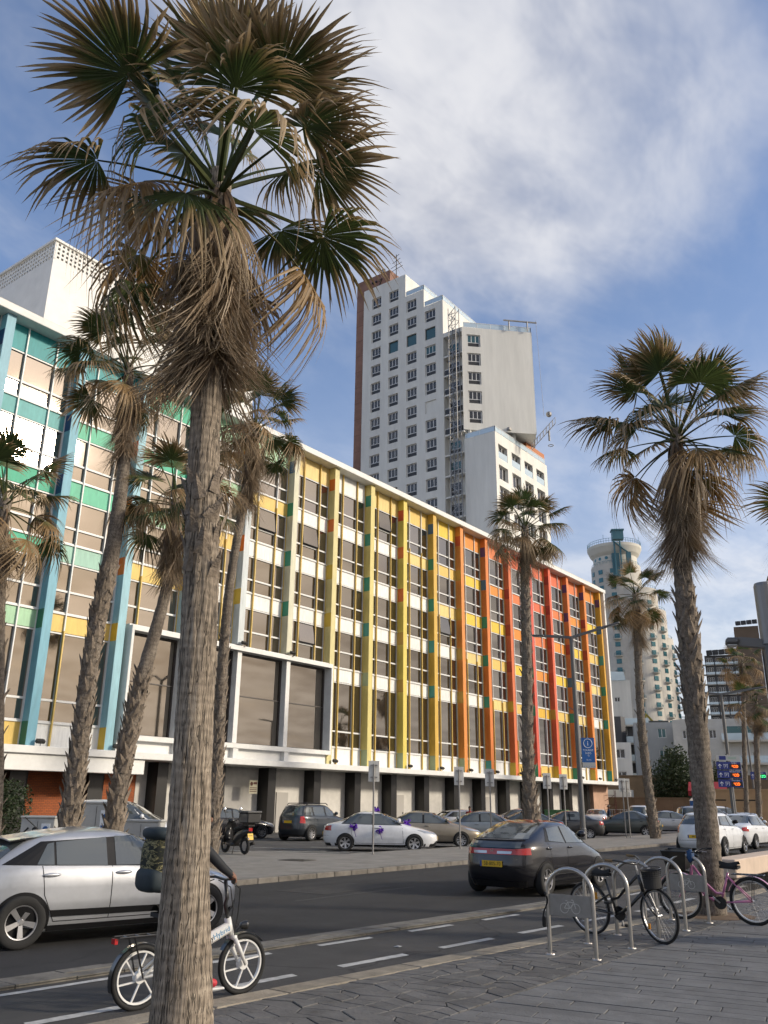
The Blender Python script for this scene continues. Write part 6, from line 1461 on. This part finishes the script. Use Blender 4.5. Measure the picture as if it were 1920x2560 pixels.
def pick(c):
    if c.z > 1.445: return 0
    if abs(c.y) > .2 and c.x > .185 and c.z < 1.13: return 0
    if c.z > .97: return 1
    if c.z > .93 and c.x < -.1: return 4
    if (c.z < .20 and c.y < 0) or (c.z < .40 and c.y > 0 and c.x > -.04): return 3
    return 2
rd = person('person', 'rider in a dark jacket and red trousers on the white electric bicycle', (-6.83, 6.09, .02), R_(79), J, E_, [m_skin, m_jkt, m_rtr, m_shoe, mat('blue_denim', (.07,.12,.2), .9)], pick)
MB().ball((-.03,0,1.655), .108, 14, 8, (1.0,.86,.9)).build('hair', m_hair, rd, smooth=True)
MB().ball((.085,0,1.595), .02, 8, 6, (1,.7,1.3)).build('nose', m_skin, rd, smooth=True)
for s in (-1, 1):
    MB().ball((.078,s*.035,1.625), .012, 8, 6).build('eye', m_ink, rd); MB().ball((-.01,s*.09,1.60), .025, 8, 6, (.6,.4,1.2)).build('ear', m_skin, rd)
    g = Vector((.225, s*.265, 1.055))
    for q in range(4):      # fingers close round the grip
        o_ = Vector((-.034+.022*q*.25, s*(.035-.022*q), 0)); ln = (.8, 1.0, .95, .75)[q]
        MB().tube([g+o_+Vector((.0,0,.018)), g+o_+Vector((.040*ln,0,.012)), g+o_+Vector((.050*ln,0,-.018)), g+o_+Vector((.022*ln,0,-.036))], [.010,.0095,.009,.007], 7).build('finger', m_skin, rd, smooth=True)
    MB().tube([g+Vector((-.03,-s*.02,.01)), g+Vector((-.015,-s*.05,.002)), g+Vector((.02,-s*.055,-.012))], [.011,.010,.008], 7).build('thumb', m_skin, rd, smooth=True)
    z = .33 if s > 0 else .135; xo = 0 if s > 0 else .075; MB().add([(a_+xo, b_, c_) for a_, b_, c_ in [(-.07,s*.12-.045,z-.045),(.19,s*.12-.045,z-.05),(.19,s*.12+.045,z-.05),(-.07,s*.12+.045,z-.045),(-.07,s*.12-.045,z-.02),(.19,s*.12-.045,z-.028),(.19,s*.12+.045,z-.028),(-.07,s*.12+.045,z-.02)]], [(0,3,2,1),(4,5,6,7),(0,1,5,4),(1,2,6,5),(2,3,7,6),(3,0,4,7)]).build('shoe_sole', m_wht, rd, bevel=.008)
# camouflage backpack
def camo():
    m = mat('camouflage_cloth', (.10,.095,.05), .9, var=.01); nt = m.node_tree; N = nt.nodes; L = nt.links; b = N['Principled BSDF']
    tc = N.new('ShaderNodeTexCoord'); n = N.new('ShaderNodeTexNoise'); mp = N.new('ShaderNodeMapping'); mp.inputs['Scale'].default_value = (9, 9, 22); L.new(tc.outputs['Object'], mp.inputs[0]); L.new(mp.outputs[0], n.inputs['Vector']); n.inputs['Scale'].default_value = 1.2; n.inputs['Detail'].default_value = 2; n.inputs['Distortion'].default_value = 1.2
    r_ = N.new('ShaderNodeValToRGB'); r_.color_ramp.interpolation = 'CONSTANT'; e = r_.color_ramp.elements; e[0].color = (.015,.018,.014,1); e[1].position = .47; e[1].color = (.06,.058,.026,1); q = e.new(.53); q.color = (.26,.23,.12,1); q = e.new(.60); q.color = (.03,.035,.022,1)
    L.new(n.outputs[0], r_.inputs[0]); L.new(r_.outputs[0], b.inputs['Base Color']); return m
m_camo = camo(); m_bag = mat('dark_teal_nylon', (.018,.030,.038), .7, var=.2, vscale=8)
bg = empty('backpack', (-6.83, 6.09, .02), R_(79), 'camouflage and dark blue backpack on the back of the rider', 'backpack')
def pouch(name, m, c, s, p=2.6, rot=0):
    b = MB(); n, k = 24, 14
    def f(u, v):
        a = 6.283185*u; e = math.pi*(v-.5); ce, se = math.cos(e), math.sin(e); sg = lambda x: math.copysign(abs(x)**(2/p), x)
        return (c[0]+s[0]*sg(ce)*sg(math.cos(a)), c[1]+s[1]*sg(ce)*sg(math.sin(a)), c[2]+s[2]*sg(se)+rot*s[0]*sg(ce)*sg(math.cos(a)))
    b.grid(f, n, k); return b.build(name, m, bg, smooth=True)
pouch('main_bag', m_camo, (-.40,0,1.22), (.20,.19,.27), 3.2); pouch('front_pocket', m_bag, (-.53,-.01,1.07), (.10,.185,.11), 3.2); pouch('top_flap', m_bag, (-.40,0,1.455), (.21,.20,.07), 2.8, -.12)
for s in (-1, 1): MB().tube([(-.28,s*.10,1.46), (-.15,s*.13,1.50), (-.02,s*.14,1.38), (-.04,s*.15,1.2), (-.25,s*.14,1.06)], .018, 6).build('strap', m_bag, bg); pouch('side_pocket', m_bag, (-.39,s*.185,1.12), (.08,.035,.10), 2.6)

# ---------------------------------------------------------------- scooter
sc = empty('motor_scooter', (-22.3, 21.35, .115), R_(166), 'black delivery scooter with a large top box on the island', 'scooter'); m_sblk = mat('black_scooter_plastic', (.014,.014,.015), .35, coat=.4)
for x, nm in ((-.64,'rear'), (.66,'front')):
    w = MB(); w.tube([(.21*math.cos(6.283*k/28), 0, .21*math.sin(6.283*k/28)) for k in range(28)], .055, 8, closed=True); o = w.build('wheel', m_rubber, sc, smooth=True); o.location = (x,0,.265)
    MB().lathe([(.001,-.03),(.15,-.03),(.15,.03),(.001,.03)], 20, Matrix.Rotation(R_(90), 4, 'X')).build('rim', m_alloy, o)
def sloft(name, m, secs, p=2.8, parent=sc):
    b = MB(); n = 20; sg = lambda x: math.copysign(abs(x)**(2/p), x)
    for x, z, hw, hh in secs: b.v += [(x, hw*sg(math.cos(6.283*k/n)), z+hh*sg(math.sin(6.283*k/n))) for k in range(n)]
    b.f = [(i*n+k, i*n+(k+1) % n, (i+1)*n+(k+1) % n, (i+1)*n+k) for i in range(len(secs)-1) for k in range(n)]+[tuple(range(n))[::-1], tuple((len(secs)-1)*n+k for k in range(n))]; b.m = [0]*len(b.f)
    return b.build(name, m, parent, smooth=True)
sloft('rear_body', m_sblk, [(-.92,.74,.05,.05), (-.85,.72,.13,.10), (-.6,.66,.17,.13), (-.3,.56,.17,.16), (-.1,.45,.15,.16), (.0,.34,.14,.08)])
sloft('floor_board', m_sblk, [(-.1,.30,.15,.06), (.1,.28,.17,.05), (.35,.30,.16,.06), (.45,.36,.14,.08)])
sloft('seat', m_rubber, [(-.75,.82,.12,.04), (-.6,.85,.15,.06), (-.2,.80,.15,.06), (.0,.77,.10,.05), (.05,.74,.06,.03)])
MB().grid(lambda u, v: (.42+.14*math.cos((u-.5)*2.2)+.02-.18*v, (u-.5)*.44*(1-.25*v), .35+.62*v), 10, 8).build('leg_shield', m_sblk, sc, smooth=True)
sloft('front_fairing', m_sblk, [(.44,.62,.14,.28), (.55,.62,.12,.24), (.64,.60,.07,.16)])
sloft('front_mudguard', m_sblk, [(.42,.46,.05,.04), (.56,.53,.075,.05), (.75,.50,.07,.05), (.88,.40,.05,.03)])
b = MB(); [b.tube([(.50,s*.07,.75), (.66,s*.07,.27)], .025, 8) for s in (-1, 1)]; b.build('fork', m_iron, sc)
MB().tube([(.24,-.33,1.05), (.32,-.2,1.06), (.36,0,1.02), (.32,.2,1.06), (.24,.33,1.05)], .016, 8).build('handlebar', m_rubber, sc); sloft('instrument_cowl', m_sblk, [(.22,1.03,.08,.05), (.36,1.04,.13,.08), (.47,1.0,.08,.07)])
for s in (-1, 1):
    b = MB(); b.tube([(.30,s*.22,1.06), (.28,s*.28,1.22), (.30,s*.30,1.32)], .008, 6); o = b.build('mirror_stalk', m_rubber, sc); b = MB(); b.ball((.30,s*.31,1.38), .085, 12, 8, (.25,.75,1.0)); b.build('mirror', m_chrome, o, smooth=True)
bx = MB().box(-1.16,-.56,-.26,.26,.99,1.30).build('top_box', m_sblk, sc, bevel=.03); MB().box(-1.18,-.54,-.275,.275,1.30,1.36).build('box_lid', mat('grey_lid', (.10,.10,.10), .5), bx, bevel=.015); MB().box(-1.0,-.62,-.12,.12,.88,.985).build('box_carrier', m_iron, bx)
MB().obox(Matrix.Translation((-.945,0,.78)), .03, .13, .10).build('tail_light', m_red, sc)
M = frame((-.965,0,.56), (0,-1,0), (.25,0,1)); p = MB().obox(M, .20, .20, .01).build('number_plate', m_plate, sc); MB().obox(M @ Matrix.Translation((-.075,-.06,.002)), .035, .06, .01).build('plate_band', m_plblue, p); lettering('plate_number', '75-057', .055, m_ink, p, M @ Matrix.Translation((0,.03,.007)))
MB().tube([(-.1,-.16,.25), (-.5,-.19,.28), (-.86,-.20,.36)], [.03,.05,.055], 10).build('exhaust', m_iron, sc, smooth=True)
b = MB(); [b.tube([(-.1,s*.10,.25), (-.2,s*.22,.0)], .014, 6) for s in (-1, 1)]; b.build('centre_stand', m_iron, sc)

# ---------------------------------------------------------------- sign posts (seen from behind)
SL = ['sign post seen from behind beside the white saloon with bows', 'sign post seen from behind in front of the beige saloon', 'sign post seen from behind in front of the grey blue saloon', 'sign post seen from behind just right of the palm on the island',
      'sign post seen from behind left of the tall lamp post', 'left one of two close sign posts at the end of the hotel', 'right one of two close sign posts at the end of the hotel']
for k, y in enumerate((24.39, 29.95, 32.36, 37.66, 39.4, 46.7, 47.3)):
    t = empty('sign_post', (-18.8, y, .115), 0, SL[k], 'sign post', 'sign posts along the island'); MB().tube([(0,0,0), (0,0,2.95)], .032, 10).build('pole', m_steel, t)
    M = frame((0,0,2.70)+Vector((0,0,0)) if False else Vector((.0,0,2.70))-CN*.045, CR); w = .38
    pts = []
    b = MB(); b.obox(M, w, .70, .012); b.build('plate', m_backp, t, bevel=.005)
    for z in (2.5, 2.9): MB().obox(frame(Vector((0,0,z))-CN*.012, CR), .24, .03, .07).build('clamp', m_steel, t)
    MB().lathe([(.001,.01),(.07,.01),(.07,0)], 14).build('foot_plate', m_steel, t)
# ---------------------------------------------------------------- lamp posts
def lamp(label, loc, H, arms, r=.11, banner=False):
    t = empty('lamp_post', loc, 0, label, 'lamp post'); MB().lathe([(r*1.5,0),(r*1.5,.5),(r*1.25,.55),(r,H),(.01,H)], 14).build('pole', m_pole, t, smooth=False)
    for e in arms:
        e = Vector(e); a = MB(); d = e-Vector((0,0,H)); a.bar((0,0,H-.05), Vector((0,0,H))+d*.72, .15, .13); o = a.build('arm', m_pole, t)
        s_ = Vector((0,0,H))+d*.70; MB().bar(s_, e, .30, .10).build('lamp_head', m_pole, o, bevel=.03); MB().bar(s_+d*.06-Vector((0,0,.062)), e-d*.03-Vector((0,0,.062)), .22, .012).build('lens', m_frame, o)
    return t
t = lamp('tall grey double-arm lamp post with the blue tourist banner', (-19.36, 42.53, .115), 10.3, [(-1.9, -.86, 10.42), (2.35, 1.08, 10.98)])
m_blue = mat('sign_blue', (.012,.10,.33), .45); m_sgr = mat('sign_grey', (.40,.41,.41), .5); m_sw = mat('sign_white', (.72,.75,.78), .5)
M = frame(CR*.50+CN*.06+Vector((0,0,4.22)), CR); bn = MB().obox(M, .68, 1.50, .02).build('banner', m_blue, t); MB().obox(M @ Matrix.Translation((0,-.62,.004)), .68, .27, .02).build('banner_foot', m_sgr, bn)
def btxt(s, y, size, m=m_sw, x=0): lettering('banner_text', s, size, m, bn, M @ Matrix.Translation((x, y, .013)))
MB().tube([M @ Vector((.22*math.cos(6.283*k/28), .47+.22*math.sin(6.283*k/28), .014)) for k in range(28)], .014, 5, closed=True).build('banner_ring', m_sw, bn)
btxt('i', .46, .36); btxt('TOURIST', .12, .135); btxt('INFO', -.03, .135); btxt('↑', -.17, .16); btxt('15 min', -.36, .10)
for k in range(5): MB().obox(M @ Matrix.Translation((-.26+.13*k,-.70,.016)), .04, .025, .004).build('banner_mark', m_blue, bn)
for z in (3.5, 4.9): MB().bar(Vector((0,0,z)), CR*.2+Vector((0,0,z)), .04).build('banner_bracket', m_pole, t)
for z in (6.3,): 
    for s in (-1, 1): MB().bar(Vector((0,0,z)), Vector((0,0,z+.25))+CR*s*.35, .035).build('flag_holder', m_pole, t)
lamp('grey double-arm lamp post behind the parking guidance signs', (-16.1, 57.8, .115), 8.6, [(-1.9, -.7, 8.75), (2.6, .9, 8.95)], .10)
t = lamp('thick lamp post at the right edge on the promenade', (-2.98, 13.7, .066), 4.1, [(-.62, -.2, 4.12), (.6, .2, 4.12)], .13)
MB().lathe([(.155,4.05),(.155,4.95),(.14,5.0),(.001,5.0)], 18).build('pole_head', m_steel, t)
t2 = lamp('slim distant lamp post between the small palms at the right', (-21.5, 84, 0), 9.5, [(-1.2, -.5, 9.7)], .08)
# ---------------------------------------------------------------- parking guidance sign
pg_ = empty('parking_sign', (-15.37, 54.89, .115), 0, 'blue parking guidance boards with orange lit lettering on a dark post', 'sign'); MB().bar((0,0,0), (0,0,4.65), .14).build('post', m_pole, pg_)
m_pb = mat('parking_blue', (.008,.022,.17), .4); m_led = mat('orange_led', (1.0,.16,.015), .5, emit=2.2); m_ledg = mat('green_led', (.05,.9,.3), .5, emit=1.6)
def board(parent, M, w, h, top, led, lm):
    p = MB().obox(M, w, h, .06).build('board', m_pb, parent); MB().obox(M @ Matrix.Translation((w/2+.012,0,-.01)), .025, h+.02, .07).build('board_edge', m_frame, p); MB().obox(M @ Matrix.Translation((w*.25,-.07*h,.028)), w*.46, h*.6, .01).build('led_screen', m_ink, p)
    lettering('led_text', led, h*.60, lm, p, M @ Matrix.Translation((w*.25,-.08*h,.036))); lettering('board_text', top, h*.24, m_sw, p, M @ Matrix.Translation((w*.22,.34*h,.033)))
    b = MB(); [b.obox(M @ Matrix.Translation((-w*.37,-.08*h,.033)) @ Matrix.Rotation(a, 4, 'Z') @ Matrix.Translation((0,o_,0)), *dims, .004) for a, o_, dims in ((0,0,(.03,h*.5)), (R_(35),.0,(.001,.001)))]
    for s in (-1, 1): b.obox(M @ Matrix.Translation((-w*.37+s*.045,.09*h,.033)) @ Matrix.Rotation(R_(45)*s, 4, 'Z'), .03, .15, .004)
    b.build('arrow', m_sw, p)
    f = MB(); cx = -w*.13; [f.obox(M @ Matrix.Translation((cx+a, -.08*h+c, .033)), ww, hh, .004) for a, c, ww, hh in ((-.1,0,.018,h*.5), (.1,0,.018,h*.5), (0,h*.25,.26,.018))]; f.build('garage_mark', m_sw, p); lettering('board_text', 'P', h*.38, m_sw, p, M @ Matrix.Translation((cx,-.09*h,.033)))
MO = lambda z: frame(CN*.11+Vector((0,0,z-.115)), CR)
hd = MB().obox(MO(4.53), 1.46, .33, .06).build('header_board', m_sgr, pg_); MB().obox(MO(4.53) @ Matrix.Translation((-.33,0,.03)), .40, .22, .01).build('header_mark', m_pb, hd); MB().obox(MO(4.53) @ Matrix.Translation((.25,0,.03)), .5, .14, .008).build('header_mark', mat('faded_green', (.30,.38,.34), .6), hd)
heb = lambda s: s[::-1]
board(pg_, MO(4.08), 1.46, .44, heb('התחנה'), heb('פנוי'), m_led); board(pg_, MO(3.58), 1.46, .44, heb('חניוני הכובשים'), heb('פנוי'), m_led); board(pg_, MO(3.07), 1.46, .44, heb('בית האצ״ל'), heb('פנוי'), m_led)
fs = empty('parking_sign', (-19.4, 77.6, 0), 0, 'distant blue parking board with green lit lettering at the right edge', 'sign'); MB().bar((0,0,0), (0,0,4.5), .12).build('post', m_pole, fs); board(fs, frame(CN*.1+Vector((0,0,4.2)), CR), 1.3, .6, heb('חניון'), heb('פנוי'), m_ledg)
# ---------------------------------------------------------------- cabinets, bin, bench
m_cab = mat('pale_cabinet', (.44,.44,.42), .6, var=.12, vscale=3)
def cabinet(label, x, y, w, d, h, rz):
    t = empty('utility_cabinet', (x, y, .115), rz, label, 'cabinet', 'utility cabinets'); MB().box(-w/2,w/2,-d/2,d/2,.08,h).build('housing', m_cab, t, bevel=.015); MB().box(-w/2-.03,w/2+.03,-d/2-.03,d/2+.03,h,h+.06).build('lid', m_cab, t, bevel=.02); MB().box(-w/2+.02,w/2-.02,-d/2+.02,d/2-.02,0,.08).build('base', m_kerbg, t)
    MB().box(-.004,.004,-d/2-.006,-d/2+.001,.14,h-.05).build('door_gap', m_seam, t); p = MB().box(w*.12,w*.38,-d/2-.010,-d/2-.001,h*.55,h*.9).build('sticker', m_sw, t); MB().lathe([(.001,0),(w*.08,0)], 16, frame((w*.25,-d/2-.012,h*.79),(1,0,0))).build('sticker_emblem', m_blue, p); MB().box(w*.15,w*.35,-d/2-.013,-d/2-.010,h*.60,h*.66).build('sticker_line', m_blue, p)
    MB().box(w/2,w/2+.012,-.12,.12,h*.5,h*.75).build('side_vent', m_sgr, t)
cabinet('taller pale utility cabinet between the two leaning palms', -20.4, 14.55, 1.05, .5, 1.56, R_(30)); cabinet('lower pale utility cabinet right of the curved palm', -19.4, 15.25, .95, .5, 1.12, R_(30))
cabinet('grey graffiti marked utility cabinet left of the taller one', -20.9, 13.2, .9, .5, 1.2, R_(30))
g = [o for o in C.objects if o.name.startswith('utility_cabinet')][-1]; lettering('graffiti', '62', .5, m_ink, g, frame((-.15,-.262,.8),(1,0,0)))
t = empty('long_bench', (-6.1, 29, .066), 0, 'long pale slab bench along the cycle lane at the right edge', 'bench')
for k in range(6): MB().box(-.28,.28,-8.5+k*3.0,-8.5+k*3.0+2.98,.24,.62).build('slab', mat('pale_bench_stone', (.58,.46,.36), .8, var=.1, vscale=2), t, bevel=.02)
for k in range(7): MB().box(-.16,.16,-8.3+k*2.85,-8.0+k*2.85,-.02,.24).build('support', m_kerbg, t)
# ================================================================== VEGETATION AND CLUTTER BEHIND
m_leafd = mat('dark_foliage', (.040,.062,.022), .6, var=.5, vscale=1.5, transl=.2); m_leafo = mat('olive_foliage', (.072,.085,.034), .6, var=.45, vscale=1.2, transl=.2)
m_twig = mat('twig_bark', (.10,.08,.06), .9)
def leafy(root, name, blobs, n, size, m, seed):
    rg = random.Random(seed); b = MB(); tot = sum(q[3]*q[4]*q[5] for q in blobs)
    for x, y, z, rx, ry, rz in blobs:
        for _ in range(int(n*rx*ry*rz/tot)):
            d = Vector((rg.gauss(0,1), rg.gauss(0,1), rg.gauss(0,1))).normalized()*(rg.random()**.45); p = Vector((x+d.x*rx, y+d.y*ry, z+d.z*rz))
            if p.z < .05: continue
            a = Vector((rg.uniform(-1,1), rg.uniform(-1,1), rg.uniform(-.6,1))).normalized(); c = a.cross(Vector((rg.uniform(-1,1), rg.uniform(-1,1), rg.uniform(-1,1)))).normalized(); s = size*rg.uniform(.6,1.4)
            b.add([p-c*s*.35, p+a*s*.5-c*s*.12, p+a*s, p+a*s*.5+c*s*.42], [(0,1,2,3)])
    o = b.build(name, m, root); return o
def shrub(name, label, cat, loc, blobs, n, size, m, seed, trunk=None, group=None):
    t = empty(name, loc, 0, label, cat, group); leafy(t, 'foliage', blobs, n, size, m, seed)
    rg = random.Random(seed)
    for k in range(trunk or 4):
        q = blobs[k % len(blobs)]; MB().tube([(q[0]*.2, q[1]*.2, 0), (q[0]*.5, q[1]*.5, q[2]*.4), (q[0], q[1], q[2]+q[5]*.3)], [.10, .07, .02], 6).build('trunk' if k == 0 else 'branch', m_twig, t)
    return t
shrub('evergreen_tree', 'large dark evergreen tree between the palm and the parking boards', 'tree', (-32.2, 94.7, 0), [(0,0,4.6,2.6,2.4,2.6), (-1.6,.3,3.2,1.8,1.8,2.2), (1.7,0,3.2,1.9,1.8,2.2), (.3,0,6.4,1.5,1.5,1.7), (-.8,0,1.6,2.6,1.6,1.4), (1.6,-.4,1.5,2.2,1.6,1.4)], 9000, .30, m_leafd, 1, 5)
shrub('olive_tree', 'olive green tree half hidden by the large right palm trunk', 'tree', (-28.6, 97.2, 0), [(0,0,3.6,1.9,1.8,2.2), (1.0,0,4.6,1.3,1.3,1.5), (-.9,0,2.0,1.6,1.4,1.4)], 4500, .28, m_leafo, 2, 4)
shrub('low_bush', 'low dark bush at the foot of the tan retaining wall', 'bush', (-36.5, 92, 0), [(0,0,.9,2.0,1.0,1.0), (2.0,.5,.8,1.4,1.0,.8)], 2200, .24, m_leafo, 3, 3)
shrub('hedge_bush', 'round dark green bush in front of the brick wall at the left edge', 'bush', (-31.4, 18.0, 0), [(0,0,1.2,1.25,1.15,1.25), (-.8,-.6,1.0,1.1,1.0,1.0), (.2,.2,1.9,.8,.8,.6)], 5200, .12, m_leafd, 4, 4)
for k, (x, y, h, l) in enumerate(((-50.5, 140.5, 9.5, 'dry brown palm top under the yellow steel frame'), (-47.0, 136.5, 8.2, 'lower dry brown palm top beside the yellow steel frame'))):
    palm(l, [(x,y,0,.2), (x+.1,y,h*.5,.18), (x+.2,y,h,.13)], scale=1.1, nlive=12, ndead=16, skirt=1.0, seed=130+k, elev=(70,-60), jointed=True)
m_tan = mat('tan_retaining_wall', (.20,.14,.085), .9, var=.2, vscale=.6); m_och = mat('ochre_wall', (.46,.30,.16), .85, var=.14, vscale=.5)
def wall(name, label, a, c, th, z1, m, cap=None):
    t = empty(name, (*a, 0), math.atan2(c[1]-a[1], c[0]-a[0]), label, 'wall'); L_ = math.hypot(c[0]-a[0], c[1]-a[1]); n = max(1, int(L_/3.2))
    for k in range(n): MB().box(L_*k/n+.006, L_*(k+1)/n-.006, -th/2, th/2, -.05, z1).build('panel', m, t)
    MB().box(-.05, L_+.05, -th/2-.06, th/2+.06, z1, z1+.14).build('coping', cap or m, t)
    return t
wall('retaining_wall', 'upper tan retaining wall behind the dark tree', (-48, 100), (-22, 108), .5, 5.0, m_tan); wall('retaining_wall', 'lower tan wall along the end of the car park', (-42, 88.5), (-24, 91.5), .4, 2.4, m_tan)
t = wall('ochre_wall', 'ochre plaster wall with a dark band behind the parking boards', (-24.5, 76.2), (-16.5, 78.3), .35, 3.0, m_och)
for k in range(3): MB().box(.6+k*2.7, 2.6+k*2.7, -.19, -.176, 2.2, 2.3).build('band', m_trim, t)
wall('ochre_wall', 'ochre wall running on to the right edge of the photo', (-16.2, 79), (-4, 84), .35, 2.3, m_och)
b = MB(); b.grid(lambda u, v: (-75+70*u, 108+110*v, 4.6*min(1, v*3)+2.5*v), 10, 8); struct('hill', b, mat('dry_hill', (.13,.11,.07), .95, var=.35, vscale=.4))
t = empty('portable_toilet', (-21.3, 66.8+8, 0), R_(20), 'blue portable toilet in front of the ochre wall', 'portable toilet'); m_pt = mat('blue_plastic', (.03,.12,.34), .5); MB().box(-.55,.55,-.55,.55,.1,2.15).build('cabin', m_pt, t, bevel=.03)
b = MB(); b.add([(-.6,-.6,2.15),(.6,-.6,2.15),(.6,.6,2.15),(-.6,.6,2.15),(-.35,-.35,2.4),(.35,-.35,2.4),(.35,.35,2.4),(-.35,.35,2.4)], [(0,1,5,4),(1,2,6,5),(2,3,7,6),(3,0,4,7),(4,5,6,7)]); b.build('roof', m_balc, t); MB().box(-.4,.4,-.58,-.55,.2,2.0).build('door', m_pt, t); MB().box(-.6,.6,-.6,.6,0,.1).build('skid', m_iron, t)
t.location = (-23.0, 72.4, 0)
t = empty('awning_stall', (-24.2, 79.5, 0), R_(15), 'red awning seen behind the large right palm trunk', 'awning'); MB().add([(-1.6,-1.2,3.0),(1.6,-1.2,3.0),(1.6,1.0,3.8),(-1.6,1.0,3.8),(-1.6,-1.2,2.6),(1.6,-1.2,2.6)], [(0,1,2,3),(4,5,1,0)]).build('canopy', mat('red_canvas', (.30,.02,.03), .8), t)
for x in (-1.5, 1.5): 
    for y in (-1.1, .9): MB().bar((x,y,0), (x,y,3.0 if y < 0 else 3.7), .07).build('pole', m_iron, t)
t, u, n, Wd = block('site_cabin', 'white site cabin behind iron railings at the end of the hotel', (-39.5, 89.4), (-35.6, 90.4), 3, .2, 3.3, m_tw, 1, 3, (.8, 1.0), cat='cabin', vr0=.6)
t = empty('scaffold_frame', (-37.4, 86.9, 0), R_(14), 'dark red scaffold frame beside the site cabin', 'scaffold'); m_sc = mat('dark_red_steel', (.10,.02,.02), .6)
for x in (0, 1.4):
    for y in (0, .8): MB().bar((x,y,0), (x,y,3.2), .05).build('upright', m_sc, t)
for z in (.9, 1.8, 2.7):
    MB().bar((0,0,z), (1.4,0,z), .04).build('ledger', m_sc, t); MB().bar((0,0,z-.8), (1.4,0,z), .035).build('brace', m_sc, t)
t = empty('iron_fence', (-41.5, 88.0, 0), R_(12), 'white and dark iron railings at the end of the hotel', 'fence')
for k in range(22): MB().bar((k*.28,0,0), (k*.28,0,1.35), .03).build('bar', m_frame if k % 3 else m_iron, t)
for z in (.25, 1.3): MB().bar((-.1,0,z), (6.1,0,z), .04).build('rail', m_frame, t)
t = empty('green_skip', (-34.5, 70.6, 0), R_(10), 'green metal container below the red pillars', 'container'); m_gs = mat('green_paint', (.10,.24,.10), .6); MB().box(-.9,.9,-.6,.6,.15,1.25).build('body', m_gs, t, bevel=.03)
for k in range(4): MB().box(-.8+k*.48,-.7+k*.48,-.63,-.60,.2,1.2).build('rib', m_gs, t)
MB().box(-.95,.95,-.65,.65,1.25,1.32).build('rim', m_gs, t)
bpy.data.scenes.remove(_S2)
